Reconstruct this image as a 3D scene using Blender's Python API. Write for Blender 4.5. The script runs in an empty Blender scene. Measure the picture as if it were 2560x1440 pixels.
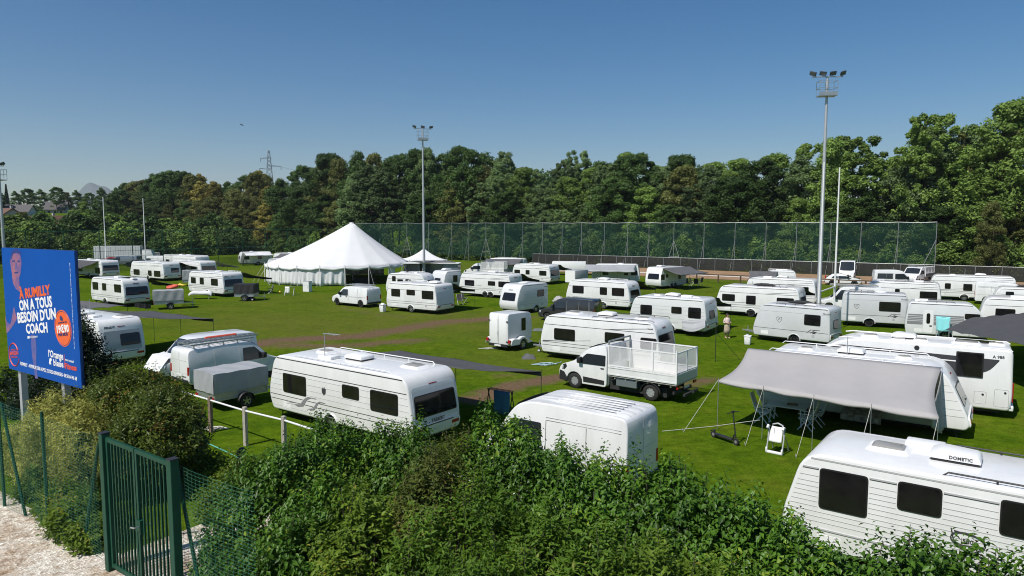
import bpy, bmesh, math, random
import numpy as np
from mathutils import Vector, Matrix

R = math.radians
S = bpy.context.scene
COL = S.collection
RNG = random.Random(7)
NP = np.random.default_rng(11)

# ---------------------------------------------------------------- camera, light, exposure
F, HZ, CAMZ = 1750.0, 562.0, 7.8            # focal length and horizon in pixels of a 2560 wide frame, eye height
TH = math.atan((720 - HZ) / F)
CT, ST = math.cos(TH), math.sin(TH)
cam = bpy.data.cameras.new('camera')
cam.sensor_width = 36.0
cam.lens = F / 2560 * 36
cam.clip_start, cam.clip_end = 0.2, 20000
camo = bpy.data.objects.new('camera', cam)
COL.objects.link(camo)
camo.location = (0, 0, CAMZ)
camo.rotation_euler = (R(90) - TH, 0, 0)
S.camera = camo

SUN_AZ = math.atan2(-0.70, -0.71)           # direction towards the sun, seen from above
SUN_EL = R(53)
sv = Vector((math.cos(SUN_EL) * math.cos(SUN_AZ), math.cos(SUN_EL) * math.sin(SUN_AZ), math.sin(SUN_EL)))
sun = bpy.data.lights.new('sun', 'SUN')
sun.energy, sun.angle, sun.color = 4.8, R(0.53), (1.0, 0.955, 0.88)
suno = bpy.data.objects.new('sun', sun)
COL.objects.link(suno)
suno.rotation_euler = sv.to_track_quat('Z', 'Y').to_euler()
suno.location = (0, 0, 60)

W = bpy.data.worlds.new('World')
S.world = W
W.use_nodes = True
wn = W.node_tree.nodes
wl = W.node_tree.links
wn.clear()
sky = wn.new('ShaderNodeTexSky')
sky.sky_type = 'NISHITA'
sky.sun_disc = False
sky.sun_elevation = SUN_EL
sky.sun_rotation = math.atan2(sv.x, sv.y)
sky.altitude, sky.air_density, sky.dust_density, sky.ozone_density = 350, 1.0, 0.35, 2.6
wb = wn.new('ShaderNodeBackground')
wb.inputs['Strength'].default_value = 0.080
wo = wn.new('ShaderNodeOutputWorld')
hs_ = wn.new('ShaderNodeHueSaturation')
hs_.inputs['Saturation'].default_value = 1.40
wl.new(sky.outputs[0], hs_.inputs['Color'])
wl.new(hs_.outputs[0], wb.inputs['Color'])
wl.new(wb.outputs[0], wo.inputs['Surface'])
S.view_settings.view_transform = 'Standard'
S.view_settings.look = 'None'
S.view_settings.exposure = 0.09
S.view_settings.gamma = 1.0
S.cycles.use_denoising = True
S.cycles.filter_width = 1.05
S.cycles.max_bounces = 6
S.cycles.transparent_max_bounces = 24

# ---------------------------------------------------------------- placing: pixel of the survey photograph -> point in the world
def at(px, py, z=0.0):
    dx, dv = (px - 1280) / F, (py - 720) / F
    d = Vector((dx, CT - dv * ST, -ST - dv * CT))
    return Vector((0, 0, CAMZ)) + d * ((z - CAMZ) / d.z)

def depth_of(p):
    return p.y * CT + (CAMZ - p.z) * ST

def px_of(p):
    return 1280 + F * p.x / depth_of(p)

def py_of(p):
    dep = depth_of(p)
    return 720 + F * ((CAMZ - p.z) * CT - p.y * ST) / dep

def along(p, yaw, px):                      # distance t with px_of(p + t*d) == px
    d = Vector((math.cos(yaw), math.sin(yaw), 0))
    k = (px - 1280) / F
    return (k * depth_of(p) - p.x) / (d.x - k * d.y * CT)

PU, PV = Vector((0.82, -0.57, 0)).normalized(), Vector((0.57, 0.82, 0)).normalized()   # along / across the pitch
def uv(u, v, z=0.0):
    p = PU * u + PV * v
    return Vector((p.x, p.y, z))
def vline(px, v, z=0.0):                    # point above the line "v" seen at column px
    k = (px - 1280) / F
    y = (v + PV.x * k * 0) / (PV.y + PV.x * k)
    for _ in range(4):
        dep = y * CT + (CAMZ - z) * ST
        y = (v - PV.x * k * dep) / PV.y
    return Vector((k * (y * CT + (CAMZ - z) * ST), y, z))
def smooth(a, b, x):
    t = min(1, max(0, (x - a) / (b - a)))
    return t * t * (3 - 2 * t)
def ground(x, y):
    u, v = PU.x * x + PU.y * y, PV.x * x + PV.y * y
    z = 2.47 * (1 - smooth(7.4, 13.0, v))
    z += 13 * smooth(170, 330, -u) * smooth(-30, 60, v)
    z += 16 * smooth(150, 330, v) * (1 - smooth(120, 260, -u) * 0.4)
    return z

# ---------------------------------------------------------------- materials
MATS = {}
def mat(name, col, rough=0.5, metal=0.0, var=0.0, scale=3.0, bump=0.0, bscale=40.0, coat=0.0, trans=0.0, stretch=None, col2=None, spec=0.5):
    m = bpy.data.materials.new(name)
    m.use_nodes = True
    nt = m.node_tree
    b = nt.nodes['Principled BSDF']
    b.inputs['Roughness'].default_value = rough
    b.inputs['Metallic'].default_value = metal
    b.inputs['Coat Weight'].default_value = coat
    b.inputs['Specular IOR Level'].default_value = spec
    b.inputs['Base Color'].default_value = (*col, 1)
    if var or col2 or bump:
        tc = nt.nodes.new('ShaderNodeTexCoord')
        mp = nt.nodes.new('ShaderNodeMapping')
        if stretch:
            mp.inputs['Scale'].default_value = stretch
        nt.links.new(tc.outputs['Object'], mp.inputs[0])
    if var or col2:
        n = nt.nodes.new('ShaderNodeTexNoise')
        n.inputs['Scale'].default_value = scale
        n.inputs['Detail'].default_value = 6
        n.inputs['Roughness'].default_value = 0.65
        nt.links.new(mp.outputs[0], n.inputs['Vector'])
        r = nt.nodes.new('ShaderNodeValToRGB')
        c2 = col2 or tuple(c * (1 - var) for c in col)
        r.color_ramp.elements[0].position = 0.32
        r.color_ramp.elements[1].position = 0.66
        r.color_ramp.elements[0].color = (*c2, 1)
        r.color_ramp.elements[1].color = (*col, 1)
        nt.links.new(n.outputs['Fac'], r.inputs[0])
        nt.links.new(r.outputs[0], b.inputs['Base Color'])
    if bump:
        n2 = nt.nodes.new('ShaderNodeTexNoise')
        n2.inputs['Scale'].default_value = bscale
        n2.inputs['Detail'].default_value = 4
        nt.links.new(mp.outputs[0], n2.inputs['Vector'])
        bp = nt.nodes.new('ShaderNodeBump')
        bp.inputs['Strength'].default_value = bump
        bp.inputs['Distance'].default_value = 0.02
        nt.links.new(n2.outputs['Fac'], bp.inputs['Height'])
        nt.links.new(bp.outputs[0], b.inputs['Normal'])
    if trans:
        tr = nt.nodes.new('ShaderNodeBsdfTranslucent')
        tr.inputs['Color'].default_value = (*col, 1)
        mx = nt.nodes.new('ShaderNodeMixShader')
        mx.inputs[0].default_value = trans
        out = nt.nodes['Material Output']
        nt.links.new(b.outputs[0], mx.inputs[1])
        nt.links.new(tr.outputs[0], mx.inputs[2])
        nt.links.new(mx.outputs[0], out.inputs['Surface'])
    MATS[name] = m
    return m

mat('white_paint', (0.80, 0.80, 0.79), 0.28, var=0.10, scale=1.0, coat=0.3, stretch=(1.6, 1.6, 0.4))
mat('clean_white', (0.82, 0.82, 0.81), 0.35, var=0.04, scale=1.5)
mat('silver_paint', (0.60, 0.61, 0.62), 0.3, var=0.06, scale=0.9, coat=0.3)
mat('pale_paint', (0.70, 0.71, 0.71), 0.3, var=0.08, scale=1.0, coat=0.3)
mat('van_white', (0.80, 0.80, 0.80), 0.22, var=0.10, scale=1.2, coat=0.5, stretch=(1.5, 1.5, .5))
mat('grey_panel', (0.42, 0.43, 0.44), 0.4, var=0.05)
mat('grime_white', (0.82, 0.82, 0.81), 0.5, col2=(0.42, 0.43, 0.44), scale=1.7, stretch=(0.4, 2.6, 1))
mat('dark_glass', (0.016, 0.015, 0.015), 0.05, spec=0.55, col2=(0.005, 0.005, 0.006), scale=1.3)
mat('car_glass', (0.02, 0.025, 0.03), 0.04, spec=0.6)
mat('seal', (0.018, 0.018, 0.018), 0.45)
mat('stripe_dark', (0.05, 0.05, 0.055), 0.4)
mat('stripe_grey', (0.22, 0.22, 0.23), 0.4)
mat('seam', (0.44, 0.44, 0.44), 0.5)
mat('black_plastic', (0.022, 0.022, 0.024), 0.55, var=0.2)
mat('rubber', (0.022, 0.021, 0.02), 0.8, var=0.3, scale=8)
mat('alloy', (0.55, 0.56, 0.58), 0.3, 0.85)
mat('steel_rim', (0.36, 0.37, 0.38), 0.45, 0.3)
mat('dark_alloy', (0.03, 0.03, 0.032), 0.35, 0.5)
mat('galvanised', (0.50, 0.52, 0.54), 0.42, 0.7, var=0.2, scale=6)
mat('post_grey', (0.24, 0.25, 0.26), 0.6, 0.2)
mat('mast_grey', (0.46, 0.48, 0.50), 0.5, 0.35, var=0.1, scale=2)
mat('chassis', (0.03, 0.03, 0.032), 0.8, var=0.3)
mat('hatch_dome', (0.30, 0.29, 0.27), 0.15)
mat('tail_red', (0.35, 0.01, 0.012), 0.2)
mat('amber', (0.5, 0.16, 0.02), 0.25)
mat('sun_shade', (0.16, 0.46, 0.60), 0.6, col2=(.7, .75, .75), scale=3)
mat('lamp_off', (0.10, 0.11, 0.12), 0.2)
mat('lamp_glass', (0.55, 0.57, 0.6), 0.12, coat=0.5)
mat('plate', (0.72, 0.72, 0.70), 0.4)
mat('blue_plate', (0.02, 0.06, 0.35), 0.4)
mat('dark_cloth', (0.075, 0.073, 0.076), 0.85, var=0.22, scale=1.6, bump=0.25, bscale=9)
mat('mid_cloth', (0.11, 0.11, 0.115), 0.85, var=0.2, scale=1.6, bump=0.25, bscale=9)
mat('pale_cloth', (0.385, 0.368, 0.360), 0.8, var=0.07, scale=0.9, bump=0.5, bscale=3.5)
mat('white_cloth', (0.80, 0.80, 0.80), 0.7, var=0.05, scale=1.0, bump=0.15, bscale=4, trans=0.12)
mat('tarp_grey', (0.36, 0.37, 0.38), 0.6, var=0.14, scale=2.2, bump=0.4, bscale=6)
mat('black_tarp', (0.02, 0.02, 0.022), 0.7, var=0.3, bump=0.3, bscale=8)
mat('turquoise', (0.25, 0.68, 0.70), 0.9, bump=0.4, bscale=60)
mat('blue_cloth', (0.05, 0.20, 0.34), 0.85, var=0.2, bump=0.2)
mat('charcoal_paint', (0.030, 0.031, 0.034), 0.22, var=0.1, coat=0.6)
mat('red_paint', (0.28, 0.02, 0.015), 0.25, coat=0.5)
mat('black_paint', (0.012, 0.012, 0.014), 0.2, coat=0.6)
mat('steel_paint', (0.22, 0.25, 0.29), 0.25, 0.4, coat=0.4)
mat('gate_green', (0.008, 0.064, 0.036), 0.5, var=0.25, scale=4, spec=0.25)
mat('wire_green', (0.02, 0.12, 0.075), 0.5)
mat('wood_post', (0.24, 0.18, 0.13), 0.85, var=0.4, scale=5, stretch=(6, 6, 0.6))
mat('weathered_wood', (0.50, 0.46, 0.40), 0.9, var=0.45, scale=6, stretch=(5, 5, 0.5))
mat('brown_rail', (0.12, 0.075, 0.045), 0.8, var=0.3)
mat('white_tube', (0.78, 0.78, 0.77), 0.35, var=0.06)
mat('rope', (0.55, 0.53, 0.48), 0.9)
mat('hose', (0.35, 0.50, 0.55), 0.5)
mat('green_rope', (0.10, 0.40, 0.34), 0.7)
mat('orange_ring', (0.75, 0.12, 0.06), 0.4)
mat('yellow', (0.70, 0.52, 0.05), 0.5)
mat('skin', (0.48, 0.27, 0.19), 0.55, var=0.1)
mat('hair_dark', (0.03, 0.02, 0.016), 0.6)
mat('beard', (0.30, 0.28, 0.26), 0.8)
mat('shirt_pink', (0.72, 0.58, 0.54), 0.85, var=0.12, scale=6)
mat('skirt_beige', (0.46, 0.37, 0.27), 0.9, var=0.15, scale=6)
mat('orange_shirt', (0.62, 0.14, 0.03), 0.85)
mat('cap_green', (0.055, 0.06, 0.05), 0.85)
mat('jeans', (0.04, 0.06, 0.11), 0.85)
mat('board_blue', (0.001, 0.078, 0.37), 0.6, var=0.12, scale=0.6, spec=0.15)
mat('board_side', (0.01, 0.05, 0.20), 0.5)
mat('print_white', (0.80, 0.80, 0.80), 0.4)
mat('print_orange', (0.78, 0.115, 0.02), 0.4)
mat('print_red', (0.70, 0.06, 0.03), 0.4)
mat('print_navy', (0.015, 0.03, 0.16), 0.4)
mat('duo_light', (0.20, 0.11, 0.24), 0.5, col2=(0.02, 0.08, 0.33), scale=2.2)
mat('duo_warm', (0.42, 0.14, 0.15), 0.5, col2=(0.03, 0.07, 0.30), scale=2.4)
mat('duo_dark', (0.012, 0.035, 0.22), 0.4)
mat('roof_tile', (0.16, 0.085, 0.06), 0.85, var=0.35, scale=6)
mat('grey_tile', (0.13, 0.12, 0.12), 0.85, var=0.3, scale=6)
mat('render_wall', (0.55, 0.50, 0.45), 0.9, var=0.1)
mat('white_wall', (0.75, 0.74, 0.72), 0.9, var=0.06)
mat('bark', (0.085, 0.065, 0.048), 0.9, var=0.4, scale=5, stretch=(5, 5, 1))
mat('pale_bark', (0.22, 0.19, 0.16), 0.9, var=0.3, scale=5)
mat('pylon_steel', (0.16, 0.18, 0.20), 0.6, 0.4)
mat('wood_top', (0.33, 0.23, 0.15), 0.7, var=0.3)
mat('plank_pale', (0.46, 0.43, 0.40), 0.8, var=0.25, scale=3, stretch=(1, 5, 1))

def see_thru(name, col, alpha, stripe=None):
    """netting / expanded metal: thin threads with air between them"""
    m = bpy.data.materials.new(name)
    m.use_nodes = True
    nt = m.node_tree
    b = nt.nodes['Principled BSDF']
    b.inputs['Base Color'].default_value = (*col, 1)
    b.inputs['Roughness'].default_value = 0.8
    t = nt.nodes.new('ShaderNodeBsdfTransparent')
    mx = nt.nodes.new('ShaderNodeMixShader')
    tc = nt.nodes.new('ShaderNodeTexCoord')
    n = nt.nodes.new('ShaderNodeTexNoise')
    n.inputs['Scale'].default_value = 0.5
    n.inputs['Detail'].default_value = 5
    nt.links.new(tc.outputs['Object'], n.inputs['Vector'])
    mr = nt.nodes.new('ShaderNodeMapRange')
    mr.inputs['From Min'].default_value, mr.inputs['From Max'].default_value = 0.3, 0.7
    mr.inputs['To Min'].default_value, mr.inputs['To Max'].default_value = alpha * 0.8, alpha * 1.2
    nt.links.new(n.outputs['Fac'], mr.inputs['Value'])
    nt.links.new(mr.outputs[0], mx.inputs[0])
    nt.links.new(t.outputs[0], mx.inputs[1])
    nt.links.new(b.outputs[0], mx.inputs[2])
    nt.links.new(mx.outputs[0], nt.nodes['Material Output'].inputs['Surface'])
    MATS[name] = m
see_thru('green_net', (0.004, 0.050, 0.036), 0.33)
see_thru('dark_net', (0.020, 0.020, 0.018), 0.82)
see_thru('pale_net', (0.05, 0.08, 0.06), 0.13)
see_thru('cage_mesh', (0.80, 0.80, 0.79), 0.46)
see_thru('grey_mesh', (0.35, 0.36, 0.37), 0.6)

def leaf_mat(name, lo, hi, odd=None, rough=0.5, trans=0.33, objvar=0.34, spec=0.2, bright=1.0):
    """foliage: colour from the leaf's own tint, each plant a little different"""
    m = bpy.data.materials.new(name)
    m.use_nodes = True
    nt = m.node_tree
    b = nt.nodes['Principled BSDF']
    b.inputs['Roughness'].default_value = rough
    b.inputs['Specular IOR Level'].default_value = spec
    a = nt.nodes.new('ShaderNodeAttribute')
    a.attribute_name = 'tint'
    r = nt.nodes.new('ShaderNodeValToRGB')
    e = r.color_ramp.elements
    k_ = bright
    e[0].color, e[1].color = (*[c * k_ for c in lo], 1), (*[c * k_ for c in hi], 1)
    e[0].position, e[1].position = 0.05, 0.85
    if odd:
        x = e.new(0.98)
        x.color = (*odd, 1)
    nt.links.new(a.outputs['Fac'], r.inputs[0])
    oi = nt.nodes.new('ShaderNodeObjectInfo')
    hs = nt.nodes.new('ShaderNodeHueSaturation')
    mr = nt.nodes.new('ShaderNodeMapRange')
    mr.inputs['To Min'].default_value, mr.inputs['To Max'].default_value = 1 - objvar, 1 + objvar
    nt.links.new(oi.outputs['Random'], mr.inputs['Value'])
    nt.links.new(mr.outputs[0], hs.inputs['Value'])
    nt.links.new(r.outputs[0], hs.inputs['Color'])
    nt.links.new(hs.outputs[0], b.inputs['Base Color'])
    tr = nt.nodes.new('ShaderNodeBsdfTranslucent')
    nt.links.new(hs.outputs[0], tr.inputs['Color'])
    mx = nt.nodes.new('ShaderNodeMixShader')
    mx.inputs[0].default_value = trans
    nt.links.new(b.outputs[0], mx.inputs[1])
    nt.links.new(tr.outputs[0], mx.inputs[2])
    nt.links.new(mx.outputs[0], nt.nodes['Material Output'].inputs['Surface'])
    MATS[name] = m
leaf_mat('leaf_oak', (0.018, 0.038, 0.010), (0.055, 0.095, 0.022), bright=1.85)
leaf_mat('leaf_locust', (0.035, 0.062, 0.022), (0.105, 0.150, 0.055), bright=1.85)
leaf_mat('leaf_olive', (0.036, 0.044, 0.012), (0.100, 0.110, 0.030), bright=1.85)
leaf_mat('leaf_yellow', (0.060, 0.060, 0.014), (0.190, 0.165, 0.040), bright=1.85)
leaf_mat('leaf_fresh', (0.040, 0.070, 0.014), (0.125, 0.185, 0.040), bright=1.85)
leaf_mat('leaf_fir', (0.010, 0.024, 0.012), (0.028, 0.052, 0.024), bright=1.85)
leaf_mat('leaf_gloss', (0.030, 0.078, 0.010), (0.105, 0.225, 0.020), (0.24, 0.33, 0.03), rough=0.42, objvar=0.12, spec=0.3)
leaf_mat('leaf_fine', (0.036, 0.080, 0.009), (0.125, 0.225, 0.022), (0.22, 0.25, 0.05), objvar=0.12)
leaf_mat('leaf_lime', (0.045, 0.092, 0.010), (0.175, 0.260, 0.028), (0.30, 0.28, 0.04), objvar=0.1)
leaf_mat('leaf_brown', (0.044, 0.066, 0.012), (0.135, 0.165, 0.030), (0.20, 0.12, 0.04), objvar=0.1)
leaf_mat('leaf_gold', (0.150, 0.165, 0.030), (0.50, 0.50, 0.12), (0.62, 0.58, 0.22), objvar=0.02)
leaf_mat('leaf_photinia', (0.032, 0.056, 0.008), (0.145, 0.195, 0.030), (0.34, 0.17, 0.045), rough=0.42, objvar=0.05, spec=0.3)
leaf_mat('leaf_laurel', (0.008, 0.020, 0.008), (0.026, 0.050, 0.018), rough=0.42, objvar=0.05, spec=0.3)

# ---------------------------------------------------------------- mesh building
def tag(o, label, cat, group=None, kind=None):
    if label: o['label'] = label
    if cat: o['category'] = cat
    if group: o['group'] = group
    if kind: o['kind'] = kind
    return o

def empty(name, loc, yaw, label, cat, group=None):
    o = bpy.data.objects.new(name, None)
    COL.objects.link(o)
    o.location, o.rotation_euler = loc, (0, 0, yaw)
    o.empty_display_size = 0.2
    return tag(o, label, cat, group)

def link_mesh(name, me, parent=None, loc=None):
    o = bpy.data.objects.new(name, me)
    COL.objects.link(o)
    if parent is not None:
        o.parent = parent
    if loc is not None:
        o.location = loc
    return o

class MB:
    def __init__(s):
        s.v, s.f, s.m = [], [], []
        s.cur = 0
    def add(s, vs, fs):
        n = len(s.v)
        s.v += [tuple(v) for v in vs]
        s.f += [tuple(i + n for i in f) for f in fs]
        s.m += [s.cur] * len(fs)
        return s
    def box(s, x0, x1, y0, y1, z0, z1, M=None):
        vs = [Vector((x, y, z)) for z in (z0, z1) for y in (y0, y1) for x in (x0, x1)]
        if M is not None:
            vs = [M @ v for v in vs]
        return s.add(vs, [(0, 2, 3, 1), (4, 5, 7, 6), (0, 1, 5, 4), (2, 6, 7, 3), (0, 4, 6, 2), (1, 3, 7, 5)])
    def bar(s, a, b, w, h=None):
        a, b = Vector(a), Vector(b)
        h = h or w
        d = (b - a)
        L = d.length
        if L < 1e-6: return s
        M = Matrix.Translation(a) @ d.to_track_quat('X', 'Z').to_matrix().to_4x4()
        return s.box(0, L, -w / 2, w / 2, -h / 2, h / 2, M)
    def tube(s, pts, r, n=6, cap=True):
        pts = [Vector(p) for p in pts]
        rs = r if isinstance(r, (list, tuple)) else [r] * len(pts)
        rings, vs, fs = [], [], []
        for i, p in enumerate(pts):
            a = pts[max(0, i - 1)]
            b = pts[min(len(pts) - 1, i + 1)]
            t = (b - a).normalized()
            ref = Vector((0, 0, 1)) if abs(t.z) < 0.9 else Vector((1, 0, 0))
            x = t.cross(ref).normalized()
            y = x.cross(t)
            rings.append(len(vs))
            for k in range(n):
                an = 2 * math.pi * k / n
                vs.append(p + x * math.cos(an) * rs[i] + y * math.sin(an) * rs[i])
        for i in range(len(pts) - 1):
            for k in range(n):
                a, b = rings[i] + k, rings[i] + (k + 1) % n
                c, d = rings[i + 1] + (k + 1) % n, rings[i + 1] + k
                fs.append((a, d, c, b))
        if cap:
            fs.append(tuple(range(n)))
            fs.append(tuple(rings[-1] + k for k in reversed(range(n))))
        return s.add(vs, fs)
    def lathe(s, prof, n=20, M=None, axis='z'):
        vs, fs = [], []
        for r, z in prof:
            for k in range(n):
                a = 2 * math.pi * k / n
                v = Vector((r * math.cos(a), r * math.sin(a), z))
                if axis == 'y': v = Vector((v.x, v.z, v.y))
                vs.append(M @ v if M is not None else v)
        for i in range(len(prof) - 1):
            for k in range(n):
                f = (i * n + k, i * n + (k + 1) % n, (i + 1) * n + (k + 1) % n, (i + 1) * n + k)
                fs.append(f if axis == 'z' else f[::-1])
        return s.add(vs, fs)
    def prism(s, pts, off):
        """pts: outline of 3D points, extruded by the vector off"""
        n = len(pts)
        off = Vector(off)
        vs = [Vector(p) for p in pts] + [Vector(p) + off for p in pts]
        fs = [tuple(range(n)), tuple(range(2 * n - 1, n - 1, -1))]
        fs += [(i, i + n, (i + 1) % n + n, (i + 1) % n) for i in range(n)]
        return s.add(vs, fs)
    def grid(s, fn, nu, nv):
        vs = [fn(i / nu, j / nv) for j in range(nv + 1) for i in range(nu + 1)]
        fs = [(j * (nu + 1) + i, j * (nu + 1) + i + 1, (j + 1) * (nu + 1) + i + 1, (j + 1) * (nu + 1) + i) for j in range(nv) for i in range(nu)]
        return s.add(vs, fs)
    def build(s, name, mats, parent=None, smooth=None, bevel=0, loc=None, solid=0, recalc=True):
        me = bpy.data.meshes.new(name)
        me.from_pydata([tuple(v) for v in s.v], [], s.f)
        finish(me, mats, smooth, bevel, s.m, recalc)
        o = link_mesh(name, me, parent, loc)
        if solid:
            md = o.modifiers.new('thickness', 'SOLIDIFY')
            md.thickness = solid
            md.offset = 0
        return o

def finish(me, mats, smooth=None, bevel=0, idx=None, recalc=True):
    mats = mats if isinstance(mats, (list, tuple)) else [mats]
    for m in mats:
        me.materials.append(MATS[m])
    if idx is not None and len(mats) > 1:
        me.polygons.foreach_set('material_index', idx)
    if recalc or smooth is not None or bevel:
        bm = bmesh.new()
        bm.from_mesh(me)
        if recalc:
            bmesh.ops.recalc_face_normals(bm, faces=bm.faces)
        if bevel:
            ed = [e for e in bm.edges if len(e.link_faces) == 2 and e.calc_face_angle(0) > R(40)]
            bmesh.ops.bevel(bm, geom=ed, offset=bevel, segments=2, profile=0.5, affect='EDGES', clamp_overlap=True)
        if smooth is not None:
            for f in bm.faces: f.smooth = True
            for e in bm.edges:
                if len(e.link_faces) == 2 and e.calc_face_angle(0) > R(smooth): e.smooth = False
        bm.to_mesh(me)
        bm.free()

def rpoly(pts, rad, seg=5):
    """polygon of 2D points with rounded corners"""
    out, n = [], len(pts)
    rad = rad if isinstance(rad, (list, tuple)) else [rad] * n
    for i, p in enumerate(pts):
        p = Vector(p); a = Vector(pts[i - 1]); b = Vector(pts[(i + 1) % n])
        r = rad[i]
        if r < 1e-4:
            out.append((p.x, p.y)); continue
        da, db = (a - p), (b - p)
        ta, tb = min(r, da.length * 0.49), min(r, db.length * 0.49)
        A, B = p + da.normalized() * ta, p + db.normalized() * tb
        for k in range(seg + 1):
            t = k / seg
            q = A * (1 - t) ** 2 + p * 2 * t * (1 - t) + B * t * t
            out.append((q.x, q.y))
    return out

def rrect(x0, x1, z0, z1, r=0.06, seg=3):
    return rpoly([(x0, z0), (x1, z0), (x1, z1), (x0, z1)], r, seg)

def slab(name, prof, width, material, parent, bev=0.06, seg=3, shape=None, smooth=32):
    """side outline (x, z) extruded over y = 0..width, its two side edges rounded"""
    bm = bmesh.new()
    a = [bm.verts.new((x, 0, z)) for x, z in prof]
    b = [bm.verts.new((x, width, z)) for x, z in prof]
    n = len(prof)
    fa, fb = bm.faces.new(a), bm.faces.new(b[::-1])
    for i in range(n):
        bm.faces.new((a[i], b[i], b[(i + 1) % n], a[(i + 1) % n]))
    bmesh.ops.recalc_face_normals(bm, faces=bm.faces)
    bmesh.ops.bevel(bm, geom=list(set(fa.edges) | set(fb.edges)), offset=bev, segments=seg, profile=0.5, affect='EDGES', clamp_overlap=True)
    if shape:
        for v in bm.verts:
            v.co = shape(v.co)
    bmesh.ops.triangulate(bm, faces=[f for f in bm.faces if len(f.verts) > 4])
    me = bpy.data.meshes.new(name)
    bm.to_mesh(me)
    bm.free()
    finish(me, material, smooth)
    return link_mesh(name, me, parent)

TXT = {}
def text(parent, name, string, size, M, material, align='LEFT', bold=0.0, shear=0.0, depth=0.003, sx=1.0, width=None):
    """lettering as a thin mesh; M maps text space (x right, y up) into the parent"""
    cu = bpy.data.curves.new('lettering', 'FONT')
    cu.body, cu.size, cu.align_x, cu.offset, cu.shear = string, size, align, bold * size, shear
    cu.extrude = depth
    cu.resolution_u = 2
    tmp = bpy.data.objects.new('lettering_curve', cu)
    COL.objects.link(tmp)
    me = bpy.data.meshes.new_from_object(tmp)
    COL.objects.unlink(tmp)
    bpy.data.objects.remove(tmp)
    if width:
        xs = [v.co.x for v in me.vertices]
        if xs:
            sx = width / max(1e-3, max(xs) - min(xs))
    me.transform(M @ Matrix.Diagonal((sx, 1, 1, 1)))
    me.materials.clear()
    me.materials.append(MATS[material])
    return link_mesh(name, me, parent)

def leaf_mesh(name, P, D, N, size, width, tint, material, parent=None, fold=0.18, bend=0.0):
    """many small pointed leaves in one mesh: P base, D leaf direction, N leaf normal"""
    n = len(P)
    D = D / np.maximum(np.linalg.norm(D, axis=1, keepdims=True), 1e-6)
    Sd = np.cross(D, N)
    Sd /= np.maximum(np.linalg.norm(Sd, axis=1, keepdims=True), 1e-6)
    Nn = np.cross(Sd, D)
    size = size[:, None]
    w = size * width
    V = np.empty((n, 4, 3), np.float32)
    V[:, 0] = P
    mid = P + D * size * 0.45
    V[:, 1] = mid + Sd * w * 0.5 + Nn * w * fold
    V[:, 2] = P + D * size - Nn * size * bend
    V[:, 3] = mid - Sd * w * 0.5 + Nn * w * fold
    me = bpy.data.meshes.new(name)
    me.vertices.add(4 * n)
    me.vertices.foreach_set('co', V.reshape(-1))
    base = np.arange(n, dtype=np.int32)[:, None] * 4
    idx = (base + np.array([[0, 1, 2, 0, 2, 3]], np.int32)).reshape(-1)
    me.loops.add(6 * n)
    me.loops.foreach_set('vertex_index', idx)
    me.polygons.add(2 * n)
    me.polygons.foreach_set('loop_start', np.arange(2 * n, dtype=np.int32) * 3)
    me.update(calc_edges=True)
    at_ = me.attributes.new('tint', 'FLOAT', 'POINT')
    at_.data.foreach_set('value', np.repeat(tint.astype(np.float32), 4))
    me.materials.append(MATS[material])
    me.validate()
    return link_mesh(name, me, parent)

def unit(n):
    v = NP.normal(size=(n, 3))
    return v / np.linalg.norm(v, axis=1, keepdims=True)
# ---------------------------------------------------------------- wheels
WH = {}
def wheel(parent, x, y, r=0.32, w=0.2, rim='alloy', side=-1):
    key = (round(r, 3), round(w, 3), rim, side)
    if key not in WH:
        h = w / 2
        q = .86 if rim == 'steel' else 1.0
        t = MB().lathe([(r * .62 * q, -h * .9), (r * .9, -h), (r, -h * .7), (r, h * .7), (r * .9, h), (r * .62 * q, h * .9), (r * .62 * q, -h * .9)], 22, axis='y')
        a = t.build('wheel', 'rubber', parent, smooth=50)
        m = MB()
        m.lathe([(r * .64 * q, side * h * .86), (r * .6 * q, side * h * .7), (r * .56 * q, side * h * .45)], 22, axis='y')
        m.lathe([(0.001, side * h * .72), (r * .16, side * h * .72), (r * .18, side * h * .5)], 12, axis='y')
        for k in range(5 if rim != 'steel' else 8):
            an = 2 * math.pi * k / (5 if rim != 'steel' else 8) + .3
            c, s_ = math.cos(an), math.sin(an)
            p0, p1 = Vector((c * r * .12, side * h * .62, s_ * r * .12)), Vector((c * r * .6, side * h * .66, s_ * r * .6))
            m.bar(p0, p1, 0.03, r * .2 if rim != 'steel' else r * .26)
        b = m.build('rim', 'steel_rim' if rim == 'steel' else rim, a, smooth=40)
        d = MB().lathe([(0.001, side * h * .3), (r * .62, side * h * .3)], 16, axis='y').build('brake_disc', 'chassis', a)
        WH[key] = (a.data, b.data, d.data)
    else:
        ma, mb, md = WH[key]
        a = link_mesh('wheel', ma, parent)
        link_mesh('rim', mb, a)
        link_mesh('brake_disc', md, a)
    a.location = (x, y, r)
    return a

def fit_right(xr, y, z, xl, yaw):
    """near side given by its right end (pixel xr, y at height z) and the column of its left end"""
    p = at(xr, y, z)
    yw = R(yaw)
    t = -along(p, yw + math.pi, xl)
    L = -t if t < 0 else t
    d = Vector((math.cos(yw), math.sin(yw), 0))
    o = p - d * L
    return Vector((o.x, o.y, 0)), L

def fit_left(xl, y, z, xr, yaw, L=None):
    p = at(xl, y, z)
    if L is None:
        L = along(p, R(yaw), xr)
    return Vector((p.x, p.y, 0)), L

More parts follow.
